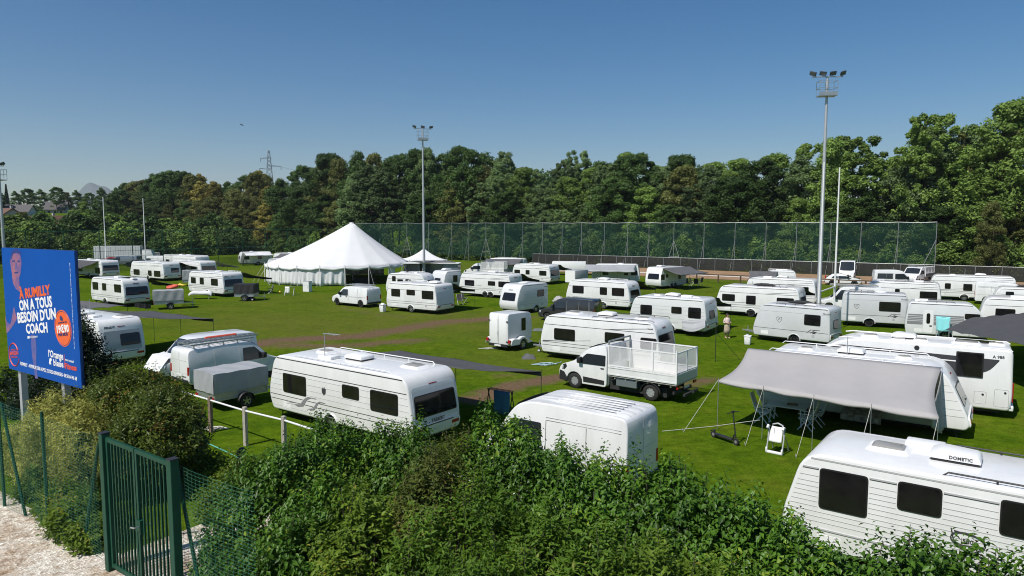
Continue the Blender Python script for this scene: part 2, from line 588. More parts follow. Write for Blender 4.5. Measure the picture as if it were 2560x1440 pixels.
class Veh:
    """a vehicle: local x runs along its near side, y = 0 is that side, z = 0 the ground"""
    def __init__(s, name, label, cat, P, yaw, L, W, Ht, group=None):
        s.root = empty(name, P, R(yaw), label, cat, group)
        s.P, s.yaw, s.L, s.W, s.Ht = P, R(yaw), L, W, Ht
        s.d = Vector((math.cos(s.yaw), math.sin(s.yaw), 0))
    def lx(s, px):
        return along(s.P, s.yaw, px)
    def lz(s, x, py):
        p = s.P + s.d * x
        lo, hi = -1, 5
        for _ in range(30):
            m = (lo + hi) / 2
            if py_of(Vector((p.x, p.y, m))) > py: lo = m
            else: hi = m
        return lo
    def world(s, x, y, z):
        n = Vector((-s.d.y, s.d.x, 0))
        return s.P + s.d * x + n * y + Vector((0, 0, z))

MS = Matrix(((1, 0, 0, 0), (0, 0, -1, 0), (0, 1, 0, 0), (0, 0, 0, 1)))         # text onto the near side
MR = Matrix(((0, 0, 1, 0), (1, 0, 0, 0), (0, 1, 0, 0), (0, 0, 0, 1)))          # onto the right end
ML = Matrix(((0, 0, -1, 0), (-1, 0, 0, 0), (0, 1, 0, 0), (0, 0, 0, 1)))        # onto the left end
MT = Matrix(((1, 0, 0, 0), (0, 1, 0, 0), (0, 0, 1, 0), (0, 0, 0, 1)))
def T(x, y, z): return Matrix.Translation((x, y, z))

def awning(veh, label, x0, x1, depth, zf, cloth='dark_cloth', side='far', zr=None, poles=3, valance=0.18, sag=0.10, group='sun awnings of the caravans', skew=0.0, wrap=False, guy=False, tip=0.0, flare=0.0):
    """cloth canopy stretched from the caravan's roof rail out to a row of poles"""
    e = empty('awning', veh.P, veh.yaw, label, 'awning', group)
    W = veh.W
    zr = zr or veh.Ht - 0.06
    sgn = 1 if side == 'far' else -1
    y0 = W - 0.03 if side == 'far' else 0.03
    def pt(a, b):
        x = x0 + (x1 - x0) * a + skew * b + tip * b * a ** 3 + .16 * (1 - 2 * a) * math.sin(math.pi * b)
        y = y0 + sgn * depth * b * (1 + flare * a)
        z = zr + (zf - zr) * b - sag * math.sin(math.pi * b) * (0.6 + .4 * math.cos(a * math.pi * 2 * max(1, poles - 1)))
        if b > 0.9: z -= 0.05 * (0.5 - .5 * math.cos(a * math.pi * 2 * (poles - 1))) * (b - .9) * 10
        # near the rail the cloth bends over the roof edge
        z += 0.03 * math.sin(math.pi * min(1, b * 4)) if b < .25 else 0
        z += (0.012 * math.sin(a * 23) + .014 * math.sin(a * 9 + b * 7)) * math.sin(b * math.pi)
        return (x, y, z)
    m = MB().grid(pt, 28, 14)
    if valance:
        m.grid(lambda a, b: (pt(a, 1)[0], pt(a, 1)[1] + sgn * .015 * math.sin(a * 40) * b, pt(a, 1)[2] - valance * b), 28, 2)
    if wrap:
        m.grid(lambda a, b: (x1 + .02 + 0.25 * math.sin(math.pi * a) * b * (1 - a) + skew * a + .05 * math.sin(a * 30) * b, y0 + sgn * depth * a * (1 - .15 * b), pt(1, a)[2] * (1 - b) + max(0.5, 1.1 * a) * b), 20, 8)
    m.build('canopy', cloth, e, smooth=60, solid=0.008)
    for k in range(poles):
        a = k / (poles - 1)
        q = pt(a, 1)
        MB().tube([(q[0], q[1], 0), (q[0], q[1], q[2] + .06)], 0.014, 6).build('pole', 'galvanised' if cloth == 'pale_cloth' else 'black_plastic', e)
        if guy:
            g = MB().tube([(q[0], q[1], q[2] + .03), (q[0] - (0.9 if k == 0 else .25), q[1] + sgn * 1.15, 0.02)], 0.008, 5)
            g.tube([(q[0] - (0.9 if k == 0 else .25), q[1] + sgn * 1.15, 0), (q[0] - (0.92 if k == 0 else .27), q[1] + sgn * 1.2, .14)], 0.012, 5)
            g.build('guy_rope', 'rope', e)
    return e

CARAVANS = 'caravans parked on the sports field'
def caravan(label, fit, yaw=-35, Ht=2.58, W=2.5, paint='white_paint', lend=(0.28, 1.0, 0.42, 0.5), rend=(0.14, 0.95, 0.26, 0.4),
            wins=(), wz=(1.15, 1.76), axle=0.55, double=False, style='lines', endwin='big', endmat='white_paint', lendwin=None, name_end=None,
            roof=(), tow=None, door=None, rim='alloy', hatch_low=True, tail=True, text_side=(), edge='stripe_dark', emblem=None):
    P, L = fit
    v = Veh('caravan', label, 'caravan', P, yaw, L, W, Ht, CARAVANS)
    zb = 0.36
    root = v.root
    corners = [(lend[0], zb), (L - rend[0], zb), (L, rend[1]), (L - rend[2], Ht), (lend[2], Ht), (0, lend[1])]
    prof = rpoly(corners, [0.12, 0.12, 0.55, rend[3], lend[3], 0.6], 6)
    xw = [axle * L] if not double else [axle * L - 0.36, axle * L + 0.36]
    bot = []
    for x in xw:
        for k in range(9):
            a = math.pi - 0.17 - (math.pi - 0.34) * k / 8
            bot.append((x + 0.37 * math.cos(a), 0.30 + 0.37 * math.sin(a)))
    prof = prof[:7] + bot + prof[7:]
    def xe(end, z):
        best = None
        n = len(prof)
        for i in range(n):
            (xa, za), (xb, zc) = prof[i], prof[(i + 1) % n]
            if (za - z) * (zc - z) <= 0 and abs(za - zc) > 1e-6:
                x = xa + (xb - xa) * (z - za) / (zc - za)
                if z < .75 and (x > L * .25 and x < L * .75): continue
                if best is None or (end == 'r' and x > best) or (end == 'l' and x < best): best = x
        return best if best is not None else (L if end == 'r' else 0)
    v.xe = xe
    slab('body', prof, W, paint, root, bev=0.07)
    ch = MB().box(0.35, L - 0.3, 0.22, W - 0.22, 0.24, 0.62)
    ch.bar((L * .3, .4, .3), (L * .9, .4, .3), .06, .1)
    for x in (0.5, L - .45):
        for y in (.3, W - .3): ch.tube([(x, y, .34), (x, y, 0.0)], .025, 5)
    ch.build('chassis', 'chassis', root)
    for x in xw:
        wheel(root, x, 0.16, 0.32, 0.19, rim, -1)
        wheel(root, x, W - 0.16, 0.32, 0.19, rim, 1)
    # arch lip
    m = MB()
    for x in xw:
        pts = [(x + .40 * math.cos(a), -0.012, .30 + .40 * math.sin(a)) for a in [math.pi * k / 10 for k in range(11)]]
        m.tube(pts, 0.035, 6)
    m.build('wheel_arch', paint, root, smooth=60)
    def side_panel(mb, x0, x1, z0, z1, dep, r=0.07):
        mb.prism([(x, -dep, z) for x, z in rrect(x0, x1, z0, z1, r)], (0, dep + .01, 0))
    v.wx = []
    for w in wins:
        a, b = (v.lx(w[0]), v.lx(w[1])) if w[1] > 1.5 else (w[0] * L, w[1] * L)
        if len(w) > 3:
            c = (a + b) / 2
            z1, z0 = v.lz(c, w[2]), v.lz(c, w[3])
        else:
            z0, z1 = wz
        v.wx.append((a, b, z0, z1))
        m = MB(); side_panel(m, a, b, z0, z1, 0.018, 0.09)
        f = m.build('window', 'seal', root, smooth=30)
        m = MB(); m.prism([(x, -0.024, z) for x, z in rrect(a + .03, b - .03, z0 + .03, z1 - .03, 0.08)], (0, .012, 0))
        m.build('pane', 'dark_glass', f)
    def clear(x0, x1, z):
        """pieces of the span x0..x1 at height z that no window covers"""
        out, c = [], x0
        for a, b, z0, z1 in sorted(v.wx):
            if z0 - .02 < z < z1 + .02:
                if a - .02 > c: out.append((c, a - .02))
                c = max(c, b + .02)
        if c < x1: out.append((c, x1))
        return out
    def hline(mb, z, x0=None, x1=None, t=0.018, dep=0.006):
        x0 = xe('l', z) + .09 if x0 is None else x0
        x1 = xe('r', z) - .09 if x1 is None else x1
        for a, b in clear(x0, x1, z):
            mb.box(a, b, -dep, 0.004, z - t / 2, z + t / 2)
    # roof edge profile
    m = MB()
    x0, x1 = lend[2] + lend[3] * .35, L - rend[2] - rend[3] * .35
    m.box(x0, x1, -0.007, .01, Ht - 0.135, Ht - 0.10)
    m.build('roof_trim', edge, root)
    sd, sg = MB(), MB()
    if style in ('lines', 'swoosh', 'crest'):
        hline(sd, 2.02, t=.026); hline(sd, 0.98, t=.022); hline(sd, 0.80, t=.022)
        hline(sg, 0.55, t=.01)
        if style == 'swoosh':
            sd.prism([(L * .62, -.006, 2.03), (L * .80, -.006, 2.16), (L * .95, -.006, 2.26), (L * .95, -.006, 2.285), (L * .79, -.006, 2.185), (L * .6, -.006, 2.04)], (0, .01, 0))
            sd.prism([(L * .03, -.006, 1.0), (L * .2, -.006, 1.08), (L * .45, -.006, 1.28), (L * .45, -.006, 1.295), (L * .2, -.006, 1.11), (L * .03, -.006, 1.05)], (0, .01, 0))
        if style == 'crest':
            for z in (1.86, 1.62, 1.40, 1.2): hline(sg, z, t=.012)
            x = L * .30
            sg2 = MB()
            sg2.prism([(x - .55, -.008, .66), (x - .2, -.008, .72), (x + .05, -.008, 1.02), (x + .3, -.008, 1.12), (x + .62, -.008, 1.12), (x + .62, -.008, 1.15), (x + .1, -.008, 1.15), (x - .1, -.008, 1.05), (x - .4, -.008, .78), (x - .75, -.008, .72)], (0, .004, 0))
            sg2.prism([(x + .25, -.008, .62), (x + .5, -.008, .7), (x + .75, -.008, .98), (x + .9, -.008, 1.03), (x + 1.15, -.008, 1.03), (x + 1.15, -.008, 1.06), (x + .8, -.008, 1.07), (x + .62, -.008, .98), (x + .4, -.008, .74), (x + .1, -.008, .68)], (0, .004, 0))
            for dz in (0, .06): sg2.bar((x - 1.25, -.006, .69 + dz), (x - .5, -.006, .75 + dz), .004, .012)
            sg2.build('stripe_emblem', 'stripe_grey', root)
            c = MB()
            xx = (v.wx[0][1] + v.wx[1][0]) / 2
            c.prism([(xx - .11, -.008, 1.45), (xx, -.008, 1.34), (xx + .11, -.008, 1.45), (xx + .12, -.008, 1.62), (xx + .06, -.008, 1.6), (xx + .05, -.008, 1.68), (xx, -.008, 1.6), (xx - .05, -.008, 1.68), (xx - .06, -.008, 1.6), (xx - .12, -.008, 1.62)], (0, .01, 0))
            c.build('crest_badge', 'stripe_dark', root)
    elif style == 'ribs':
        for k in range(9): hline(sg, 1.02 + .115 * k, t=.012)
        hline(sg, 2.27, t=.035, dep=.02); hline(sd, 2.245, t=.012, dep=.012); hline(sg, 0.86, t=.035, dep=.02); hline(sg, 2.08, t=.012)  # dark line just below the raised trim is its shadow, put in as colour
    elif style == 'fine':
        for z in (1.95, 1.72, 1.42, 1.1): hline(sg, z, t=.012)
        hline(sg, .85, t=.02)
    elif style == 'shield':
        hline(sd, 0.92, x1=L - .1, t=.022); hline(sg, 2.08, t=.014)
        x = L * .72
        for dx, dz in ((0, .0), (.25, -.05)):
            sd.prism([(x + dx, -.006, .86), (x + .25 + dx, -.006, 1.06), (x + .55 + dx, -.006, 1.06), (x + .57 + dx, -.006, 1.09), (x + .22 + dx, -.006, 1.09), (x - .05 + dx, -.006, .86)], (0, .01, 0))
        sd.prism([(x + .32, -.007, .84), (x + .42, -.007, .97), (x + .62, -.007, .97), (x + .5, -.007, .84)], (0, .01, 0))
        xs = L * (emblem or .4)
        o_ = rpoly([(xs - .17, 1.72), (xs - .17, 1.52), (xs, 1.36), (xs + .17, 1.52), (xs + .17, 1.72)], [.03, .12, .04, .12, .03], 4)
        sd.tube([(x_, -.004, z_) for x_, z_ in o_ + o_[:1]], .011, 4)
        sd.box(xs - .08, xs + .08, -.006, .004, 1.58, 1.6); sd.bar((xs - .06, -.004, 1.54), (xs + .05, -.004, 1.66), .012)
    elif style == 'bands':
        a0 = v.lx(door[0]) if door else 0
        a1 = v.lx(door[1]) if door else 0
        gaps = [(a0 - .04, a1 + .04)]
        for z0, z1 in ((1.62, 1.72), (1.50, 1.58), (1.39, 1.47), (1.28, 1.36), (1.02, 1.24)):
            for a, b in ((xe('l', z0) + .1, a0 - .04), (a1 + .04, xe('r', z1) - .25)):
                for p, q in [(a, b)]:
                    for w in v.wx:
                        if w[0] < q and w[1] > p and z0 < w[3] and z1 > w[2]: q = w[0] - .03
                    if q > p: sg.box(p, q, -.006, .004, z0, z1)
    if sd.v: sd.build('side_stripe_and_shade', 'stripe_dark', root)
    if sg.v: sg.build('side_line', 'seam' if style != 'bands' else 'stripe_grey', root)
    if door:
        a, b = v.lx(door[0]), v.lx(door[1])
        m = MB(); side_panel(m, a, b, .48, 2.0, 0.016, .1)
        dd = m.build('door', 'clean_white', root, smooth=30)
        m = MB(); m.prism([(x, -.024, z) for x, z in rrect(a + .17, b - .17, 1.1, 1.82, .12)], (0, .012, 0))
        m.build('pane', 'dark_glass', dd)
        MB().box(b - .2, b - .06, -.035, -.01, .92, 1.0).build('handle', 'black_plastic', dd)
    if hatch_low:
        m = MB(); side_panel(m, L * .12, L * .12 + .5, .5, .74, .005, .03)
        m.build('service_flap', 'clean_white', root)
        m = MB(); side_panel(m, L * .78, L * .78 + .16, .62, .78, .012, .02)
        m.build('socket_box', 'grey_panel', root)
    # ---- ends
    def end_panel(end, y0, y1, z0, z1, dep, r=.1, flare=0.0, rows=10):
        sgn = 1 if end == 'r' else -1
        mb = MB()
        vs = []
        zs = [z0 + (z1 - z0) * k / rows for k in range(rows + 1)]
        zs = sorted(set(zs + [z0 + r * .15, z0 + r * .5, z1 - r * .15, z1 - r * .5]))
        for z in zs:
            d = min(z - z0, z1 - z)
            ins = 0 if d > r else r - math.sqrt(max(0, r * r - (r - d) ** 2))
            fl = flare * (z1 - z) / (z1 - z0)
            x = xe(end, z)
            for y in (y0 + ins - fl, y1 - ins + fl):
                vs.append((x + sgn * dep, y, z)); vs.append((x - sgn * .012, y, z))
        fs = []
        n = len(zs)
        for j in range(n - 1):
            a, b = j * 4, (j + 1) * 4
            fs += [(a, a + 2, b + 2, b), (a, b, b + 1, a + 1), (a + 2, a + 3, b + 3, b + 2)]
        fs += [(0, 1, 3, 2), ((n - 1) * 4, (n - 1) * 4 + 2, (n - 1) * 4 + 3, (n - 1) * 4 + 1)]
        return mb.add(vs, fs)
    for end, spec in (('r', endwin), ('l', lendwin)):
        sgn = 1 if end == 'r' else -1
        xo = lambda z: xe(end, z)
        if spec == 'big':
            if end == 'r' and endmat != paint:
                end_panel(end, .16, W - .16, 1.0, 2.12, .006, .1).build('end_panel', endmat, root)
            f = end_panel(end, .36, W - .36, 1.18, 1.86, .02, .1, .06).build('end_window', 'seal', root)
            end_panel(end, .39, W - .39, 1.21, 1.83, .027, .08, .055).build('pane', 'dark_glass', f)
        elif spec == 'wide':
            end_panel(end, .14, W - .14, .98, 2.2, .006, .1).build('end_panel', endmat, root)
            f = end_panel(end, .22, W - .22, 1.12, 1.90, .02, .08, .04).build('end_window', 'seal', root)
            end_panel(end, .25, W - .25, 1.15, 1.87, .027, .07, .04).build('pane', 'dark_glass', f)
        elif spec == 'offset':
            end_panel(end, .2, W - .2, .9, 2.0, .006, .1).build('end_panel', endmat, root)
            f = end_panel(end, W * .44, W - .26, 1.15, 1.80, .02, .1).build('end_window', 'seal', root)
            end_panel(end, W * .44 + .03, W - .29, 1.18, 1.77, .027, .08).build('pane', 'dark_glass', f)
        elif spec == 'small':
            f = end_panel(end, W * .28, W * .72, 1.15, 1.75, .02, .1).build('end_window', 'seal', root)
            end_panel(end, W * .28 + .03, W * .72 - .03, 1.18, 1.72, .027, .08).build('pane', 'dark_glass', f)
        elif spec == 'plain':
            end_panel(end, .1, W - .1, .9, 1.95, .004, .1).build('end_panel', endmat, root)
        if end == 'r' and tail and spec:
            m = end_panel('r', .05, W - .05, .46, .86, .05, .12)
            m.build('bumper', paint, root, smooth=40)
            for y0 in (.12, W - .50):
                end_panel('r', y0, y0 + .38, .62, .74, .058, .03).build('tail_light', 'tail_red', root)
            end_panel('r', .42, W - .42, .80, .84, .056, .01).build('bumper_line', 'stripe_dark', root)
            end_panel('r', W / 2 - .26, W / 2 + .26, .60, .71, .058, .01).build('number_plate', 'plate', root)
            end_panel('r', W / 2 - .2, W / 2 + .2, 2.2, 2.235, .01, .01).build('brake_light', 'tail_red', root)
        if name_end and end == name_end[0]:
            z = name_end[2]
            x = xo(z)
            x2 = xo(z + .2)
            tilt = math.atan2((x2 - x) * sgn, .2)
            Mx = MR if end == 'r' else ML
            text(root, 'lettering', name_end[1], name_end[3], T(x + sgn * .012, W * name_end[4], z) @ Mx @ Matrix.Rotation(tilt, 4, 'X'), 'stripe_dark', 'CENTER', .02)
    if tow:
        sgn = -1 if tow == 'L' else 1
        x0 = 0.3 if tow == 'L' else L - .3
        m = MB()
        for dy in (-.5, .5): m.bar((x0, W / 2 + dy, .42), (x0 + sgn * 1.25, W / 2, .44), .07, .09)
        m.box(min(x0, x0 + sgn * 1.5), max(x0, x0 + sgn * 1.5), W / 2 - .05, W / 2 + .05, .42, .5)
        m.tube([(x0 + sgn * 1.15, W / 2 + .12, .75), (x0 + sgn * 1.15, W / 2 + .12, .1)], .03, 6)
        m.tube([(x0 + sgn * 1.15 - .08, W / 2 + .12, .09), (x0 + sgn * 1.15 + .08, W / 2 + .12, .09)], .09, 8)
        m.build('drawbar', 'galvanised', root)
        MB().box(x0 + sgn * .25 - .25, x0 + sgn * .25 + .35, W / 2 - .45, W / 2 + .45, .44, .74).build('gas_box', 'clean_white', root, bevel=.04, smooth=40)
    for t in text_side:
        x = v.lx(t[1]) if t[1] > 1.5 else t[1] * L
        text(root, 'lettering', t[0], t[3], T(x, -.006, t[2]) @ MS, 'stripe_dark', 'CENTER', t[4] if len(t) > 4 else .01, shear=t[5] if len(t) > 5 else 0)
    roof_items(v, roof)
    return v

def roof_items(v, items):
    root, L, W, Ht = v.root, v.L, v.W, v.Ht
    for it in items:
        k = it[0]
        x, y = it[1] * L, it[2] * W
        if k == 'ac':
            m = MB()
            m.prism([(x - .5, y - .34, z) if 0 else (x + a, y - .34, Ht + b) for a, b in rpoly([(-.5, .06), (.48, .06), (.44, .2), (-.3, .25), (-.5, .14)], [.02, .02, .08, .12, .05], 4)], (0, .68, 0))
            a = m.build('roof_air_conditioner', 'clean_white', root, bevel=.03, smooth=40)
            MB().box(x - .46, x + .45, y - .31, y + .31, Ht - .01, Ht + .065).build('grille', 'black_plastic', a)
        elif k == 'hatch':
            s = it[3] if len(it) > 3 else .45
            m = MB()
            o_, i_ = rrect(x - s * .62, x + s * .62, y - s * .5, y + s * .5, .05), rrect(x - s * .5, x + s * .5, y - s * .38, y + s * .38, .05)
            n = len(o_)
            m.add([(a, b, Ht - .01) for a, b in o_] + [(a, b, Ht + .07) for a, b in i_], [(j, (j + 1) % n, n + (j + 1) % n, n + j) for j in range(n)] + [tuple(range(n, 2 * n))])
            a = m.build('roof_hatch', 'clean_white', root, smooth=40)
            m = MB()
            c = rrect(x - s * .46, x + s * .46, y - s * .34, y + s * .34, .06)
            c2 = rrect(x - s * .38, x + s * .38, y - s * .27, y + s * .27, .06)
            n = len(c)
            m.add([(p, q, Ht + .068) for p, q in c] + [(p, q, Ht + .105) for p, q in c2], [(j, (j + 1) % n, n + (j + 1) % n, n + j) for j in range(n)] + [tuple(range(n, 2 * n))])
            m.build('dome', 'hatch_dome' if not (len(it) > 4) else it[4], a, smooth=40)
        elif k == 'rails':
            for yy in (.13, W - .13):
                m = MB().tube([(L * it[1], yy, Ht - .02), (L * it[1] + .1, yy, Ht + .07), (L * it[2] - .1, yy, Ht + .07), (L * it[2], yy, Ht - .02)], .02, 6)
                for q in range(1, 4):
                    xx = L * (it[1] + (it[2] - it[1]) * q / 4)
                    m.tube([(xx, yy, Ht - .02), (xx, yy, Ht + .06)], .022, 5)
                m.build('roof_rail', it[3] if len(it) > 3 else 'white_tube', root, smooth=50)
        elif k == 'antenna':
            h = it[3] if len(it) > 3 else .7
            m = MB().tube([(x, y, Ht - .02), (x, y, Ht + h)], .018, 6)
            m.tube([(x - .05, y, Ht + h), (x + .75, y + .12, Ht + h)], .012, 5)
            for q in range(6):
                m.tube([(x + .05 + q * .13, y - .12, Ht + h + .01), (x + .07 + q * .13, y + .18, Ht + h + .01)], .006, 4)
            m.build('antenna', 'galvanised', root)
        elif k == 'mast':
            MB().tube([(x, y, Ht - .02), (x, y, Ht + (it[3] if len(it) > 3 else .6))], .016, 6).build('antenna', 'galvanised', root)
        elif k == 'dish':
            m = MB().lathe([(0.001, .12), (.28, .1), (.42, .04), (.42, .0), (.3, -.03)], 18, T(x, y, Ht + .02))
            m.build('satellite_dish', 'clean_white', root, smooth=50)
        elif k == 'box':
            MB().box(x - .4, x + .4, y - .25, y + .25, Ht - .01, Ht + .13).build('roof_box', 'clean_white', root, bevel=.04, smooth=40)
        elif k == 'solar':
            MB().box(x - .7, x + .7, y - .33, y + .33, Ht + .03, Ht + .06).build('solar_panel', 'dark_glass', root)
        elif k == 'roll':
            MB().tube([(x - .9, y, Ht + .08), (x - .3, y, Ht + .13), (x + .3, y + .03, Ht + .12), (x + .9, y, Ht + .07)], [.05, .12, .13, .05], 8).build('rolled_cover', 'black_tarp', root, smooth=60)

# ---------------------------------------------------------------- vans and cars
KINDS = {
    # hood height, hood end x, screen top x, roof x, roof drop front, wheel centres from front / rear, radius, tumble
    'small': dict(hz=1.00, hx=1.05, sx=1.75, rx=2.3, fw=0.88, rw=0.85, r=.33, tum=.12),
    'big': dict(hz=1.22, hx=.95, sx=1.75, rx=2.5, fw=0.95, rw=1.05, r=.38, tum=.07),
    'car': dict(hz=.92, hx=1.25, sx=1.95, rx=2.6, fw=0.85, rw=0.85, r=.31, tum=.24),
}
def van(label, P, yaw, L, W=1.9, Ht=1.95, face='L', kind='small', paint='van_white', name='van', cat='van', group=None, rear_glass=False, cargo_glass=False, cut=None, roof_mat=None, rim='dark_alloy', body_cut=None, screen='car_glass'):
    v = Veh(name, label, cat, P, yaw, L, W, Ht, group)
    k = KINDS[kind]
    root = v.root
    fx = (lambda x: x) if face == 'L' else (lambda x: L - x)
    hz, hx, sx, rx = k['hz'], k['hx'], k['sx'], k['rx']
    Lb = body_cut or L
    back = [(Lb, .42), (Lb, Ht - .35), (Lb - .1, Ht - .06)] if kind != 'car' else [(Lb, .42), (Lb - .02, .85), (Lb - .75, Ht - .12)]
    zb = .30
    corners = [(.2, zb), (Lb - .08, zb)] + back + [(rx, Ht), (sx, Ht - .14), (hx, hz + .12), (.18, hz - .12), (.0, hz - .38), (.02, .45)]
    rad = [.06, .06, .08, .4, .25, .8, .35, .25, .3, .25, .1]
    prof = rpoly(corners, rad, 5)
    bot = []
    xw = [k['fw']] + ([L - k['rw']] if not body_cut else [])
    rr = k['r'] + .07
    for x in xw:
        d = math.asin(min(.9, (zb - k['r']) / rr))
        for q in range(9):
            a = math.pi - d - (math.pi - 2 * d) * q / 8
            bot.append((x + rr * math.cos(a), k['r'] + rr * math.sin(a)))
    prof = prof[:6] + bot + prof[6:]
    def hw(x, z):
        s = 1 - k['tum'] * smooth(hz * .95, Ht + .1, z)
        s *= 1 - .14 * (1 - smooth(-.1, .8, x)) 
        s *= 1 - .02 * smooth(L - .6, L, x)
        return W / 2 * s
    def shape(c):
        s = hw(c.x, c.z) / (W / 2)
        return Vector((fx(c.x), W / 2 + (c.y - W / 2) * s, c.z))
    slab('body', prof, W, paint, root, bev=.07, shape=shape)
    v.hw, v.fx, v.kind = hw, fx, k
    MB().box(min(fx(.45), fx(L - .35)), max(fx(.45), fx(L - .35)), .3, W - .3, .2, .62).build('chassis', 'chassis', root)
    for x in [k['fw'], L - k['rw']]:
        wheel(root, fx(x), .15, k['r'], .21, rim, -1)
        wheel(root, fx(x), W - .15, k['r'], .21, rim, 1)
    def panel(poly, name, material, out=.008, both=True, parent=root, thick=.03):
        o = None
        for s in ((-1, 1) if both else (-1,)):
            m = MB()
            vs = [(fx(x), W / 2 + s * (hw(x, z) + out), z) for x, z in poly]
            m.prism(vs, (0, -s * thick, 0))
            o = m.build(name, material, parent)
        return o
    zt = Ht - .30 if kind != 'big' else min(Ht - .45, 1.9)
    zs = hz + .06 if kind != 'car' else hz
    # side door glass
    slope = (sx - hx) / (Ht - .14 - hz - .12)
    gx = lambda z: hx + (z - hz - .12) * slope
    poly = rpoly([(gx(zs) + .2, zs), (rx + .15, zs), (rx + .15, zt), (gx(zt) + .22, zt)], [.03, .06, .06, .06], 3)
    panel(poly, 'side_window', 'car_glass', .010)
    if kind == 'car':
        panel(rpoly([(rx + .22, zs), (Lb - .75, zs + .02), (Lb - 1.0, zt), (rx + .22, zt)], .05, 3), 'side_window', 'car_glass', .010)
    elif cargo_glass:
        panel(rpoly([(rx + .4, zs), (Lb - .3, zs), (Lb - .35, zt), (rx + .4, zt)], .06, 3), 'side_window', 'car_glass', .010)
    # windscreen: laid on the sloping front
    m = MB()
    a, b = Vector((hx + .02, hz + .14)), Vector((sx - .03, Ht - .18))
    nrm = Vector((-(b.y - a.y), b.x - a.x)).normalized()
    def scr(i, j):
        q = a + (b - a) * j + nrm * (.012 + .05 * math.sin(math.pi * i))
        h = (hw(q.x, q.y) - .11) * (2 * i - 1)
        return (fx(q.x), W / 2 + h, q.y)
    m.grid(scr, 8, 4)
    m.build('windscreen', screen, root, smooth=60)
    if kind == 'big':
        panel(rpoly([(.02, .32), (k['fw'] - .5, .32), (k['fw'] - .47, .56), (.34, .74), (.05, .80)], .05, 3), 'bumper_corner', 'black_plastic', .012)
        panel(rpoly([(.16, .92), (.34, .84), (.52, 1.02), (.46, 1.16), (.24, 1.08)], .03, 3), 'headlight_corner', 'car_glass', .010)
        panel([(k['fw'] + .52, .40), ((Lb - .12) if body_cut else rx + .3, .40), ((Lb - .12) if body_cut else rx + .3, .60), (k['fw'] + .50, .66)], 'sill', 'black_plastic', .012)
    # lamps, bumper, seams
    for s in (-1, 1):
        m = MB()
        c = Vector((fx(.24), W / 2 + s * (hw(.3, hz - .3) - .2), hz - .26))
        M = T(*c) @ Matrix.Rotation(s * (.5 if face == 'L' else -.5) * -1, 4, 'Z')
        m.box(-.14, .14, -.2, .2, -.1, .1, M)
        m.build('headlight', 'lamp_glass', root, bevel=.04, smooth=50)
    m = MB()
    hb_ = .5 if kind == 'big' else .3
    m.grid(lambda i, j: (fx(-.035 + .6 * abs(2 * i - 1) ** 5), W / 2 + (2 * i - 1) * (hw(.1 + .6 * abs(2 * i - 1) ** 5, .5) + .014), .28 + hb_ * j * (1 - .5 * abs(2 * i - 1) ** 6)), 18, 3)
    m.build('front_bumper', 'black_plastic', root, smooth=60, solid=.03)
    m = MB()
    for x in (rx + .32, ) + ((L - 1.3, ) if kind != 'car' and not body_cut else ()):
        for s in (-1, 1):
            m.bar((fx(x), W / 2 + s * (hw(x, .5) + .001), .42), (fx(x), W / 2 + s * (hw(x, hz) + .001), hz), .012)
            m.bar((fx(x), W / 2 + s * (hw(x, hz) + .001), hz), (fx(x), W / 2 + s * (hw(x, zt) + .001), zt + .1), .012)
    if kind != 'car' and not body_cut:
        for s in (-1, 1):
            m.bar((fx(rx + .32), W / 2 + s * (hw(rx, .95) + .002), .98), (fx(L - .15), W / 2 + s * (hw(L - .2, .95) + .002), .98), .014)
    if kind == 'big' and not body_cut:
        for s in (-1, 1):
            for z in (Ht - .42, Ht - .50):
                m.bar((fx(rx + .32), W / 2 + s * (hw(rx, z) + .002), z), (fx(L - .2), W / 2 + s * (hw(L - .2, z) + .002), z), .012)
    m.build('door_seam', 'seam', root)
    for s in (-1, 1):
        m = MB().box(fx(hx + .35) - .1, fx(hx + .35) + .1, W / 2 + s * (hw(1, hz) + .11) - .1, W / 2 + s * (hw(1, hz) + .11) + .1, hz + .12, hz + .38)
        m.build('mirror', 'black_plastic', root, bevel=.03, smooth=50)
    panel([(rx - .1, .98 * hz - .06), (rx + .08, .98 * hz - .06), (rx + .08, .98 * hz - .02), (rx - .1, .98 * hz - .02)], 'door_handle', 'black_plastic', .02)
    if not body_cut:
        xb = fx(Lb)
        sg = 1 if face == 'L' else -1
        for s in (-1, 1):
            y = W / 2 + s * (hw(L, 1) - .09)
            MB().box(min(xb - sg * .1, xb + sg * .012), max(xb - sg * .1, xb + sg * .012), y - .075, y + .075, .75, 1.15).build('tail_light', 'tail_red', root, bevel=.02)
        m = MB()
        if kind != 'car':
            m.box(min(xb, xb + sg * .006), max(xb, xb + sg * .006), W / 2 - .006, W / 2 + .006, .5, Ht - .2)
            for z in (.8, 1.4): m.box(min(xb, xb + sg * .006), max(xb, xb + sg * .006), .2, W - .2, z, z + .01)
            m.build('rear_door_seam', 'seam', root)
        MB().box(min(xb, xb + sg * .015), max(xb, xb + sg * .015), W / 2 - .26, W / 2 + .26, .62, .73).build('number_plate', 'plate', root)
        MB().box(min(xb - sg * .05, xb + sg * .06), max(xb - sg * .05, xb + sg * .06), .1, W - .1, .36, .52).build('rear_bumper', 'black_plastic', root, bevel=.03, smooth=50)
        if rear_glass and kind != 'car':
            for s in (-1, 1):
                c = W / 2 + s * (hw(L, 1.5) * .46)
                MB().box(min(xb, xb + sg * .012), max(xb, xb + sg * .012), c - .27, c + .27, 1.12, Ht - .42).build('rear_window', 'car_glass', root, bevel=.01)
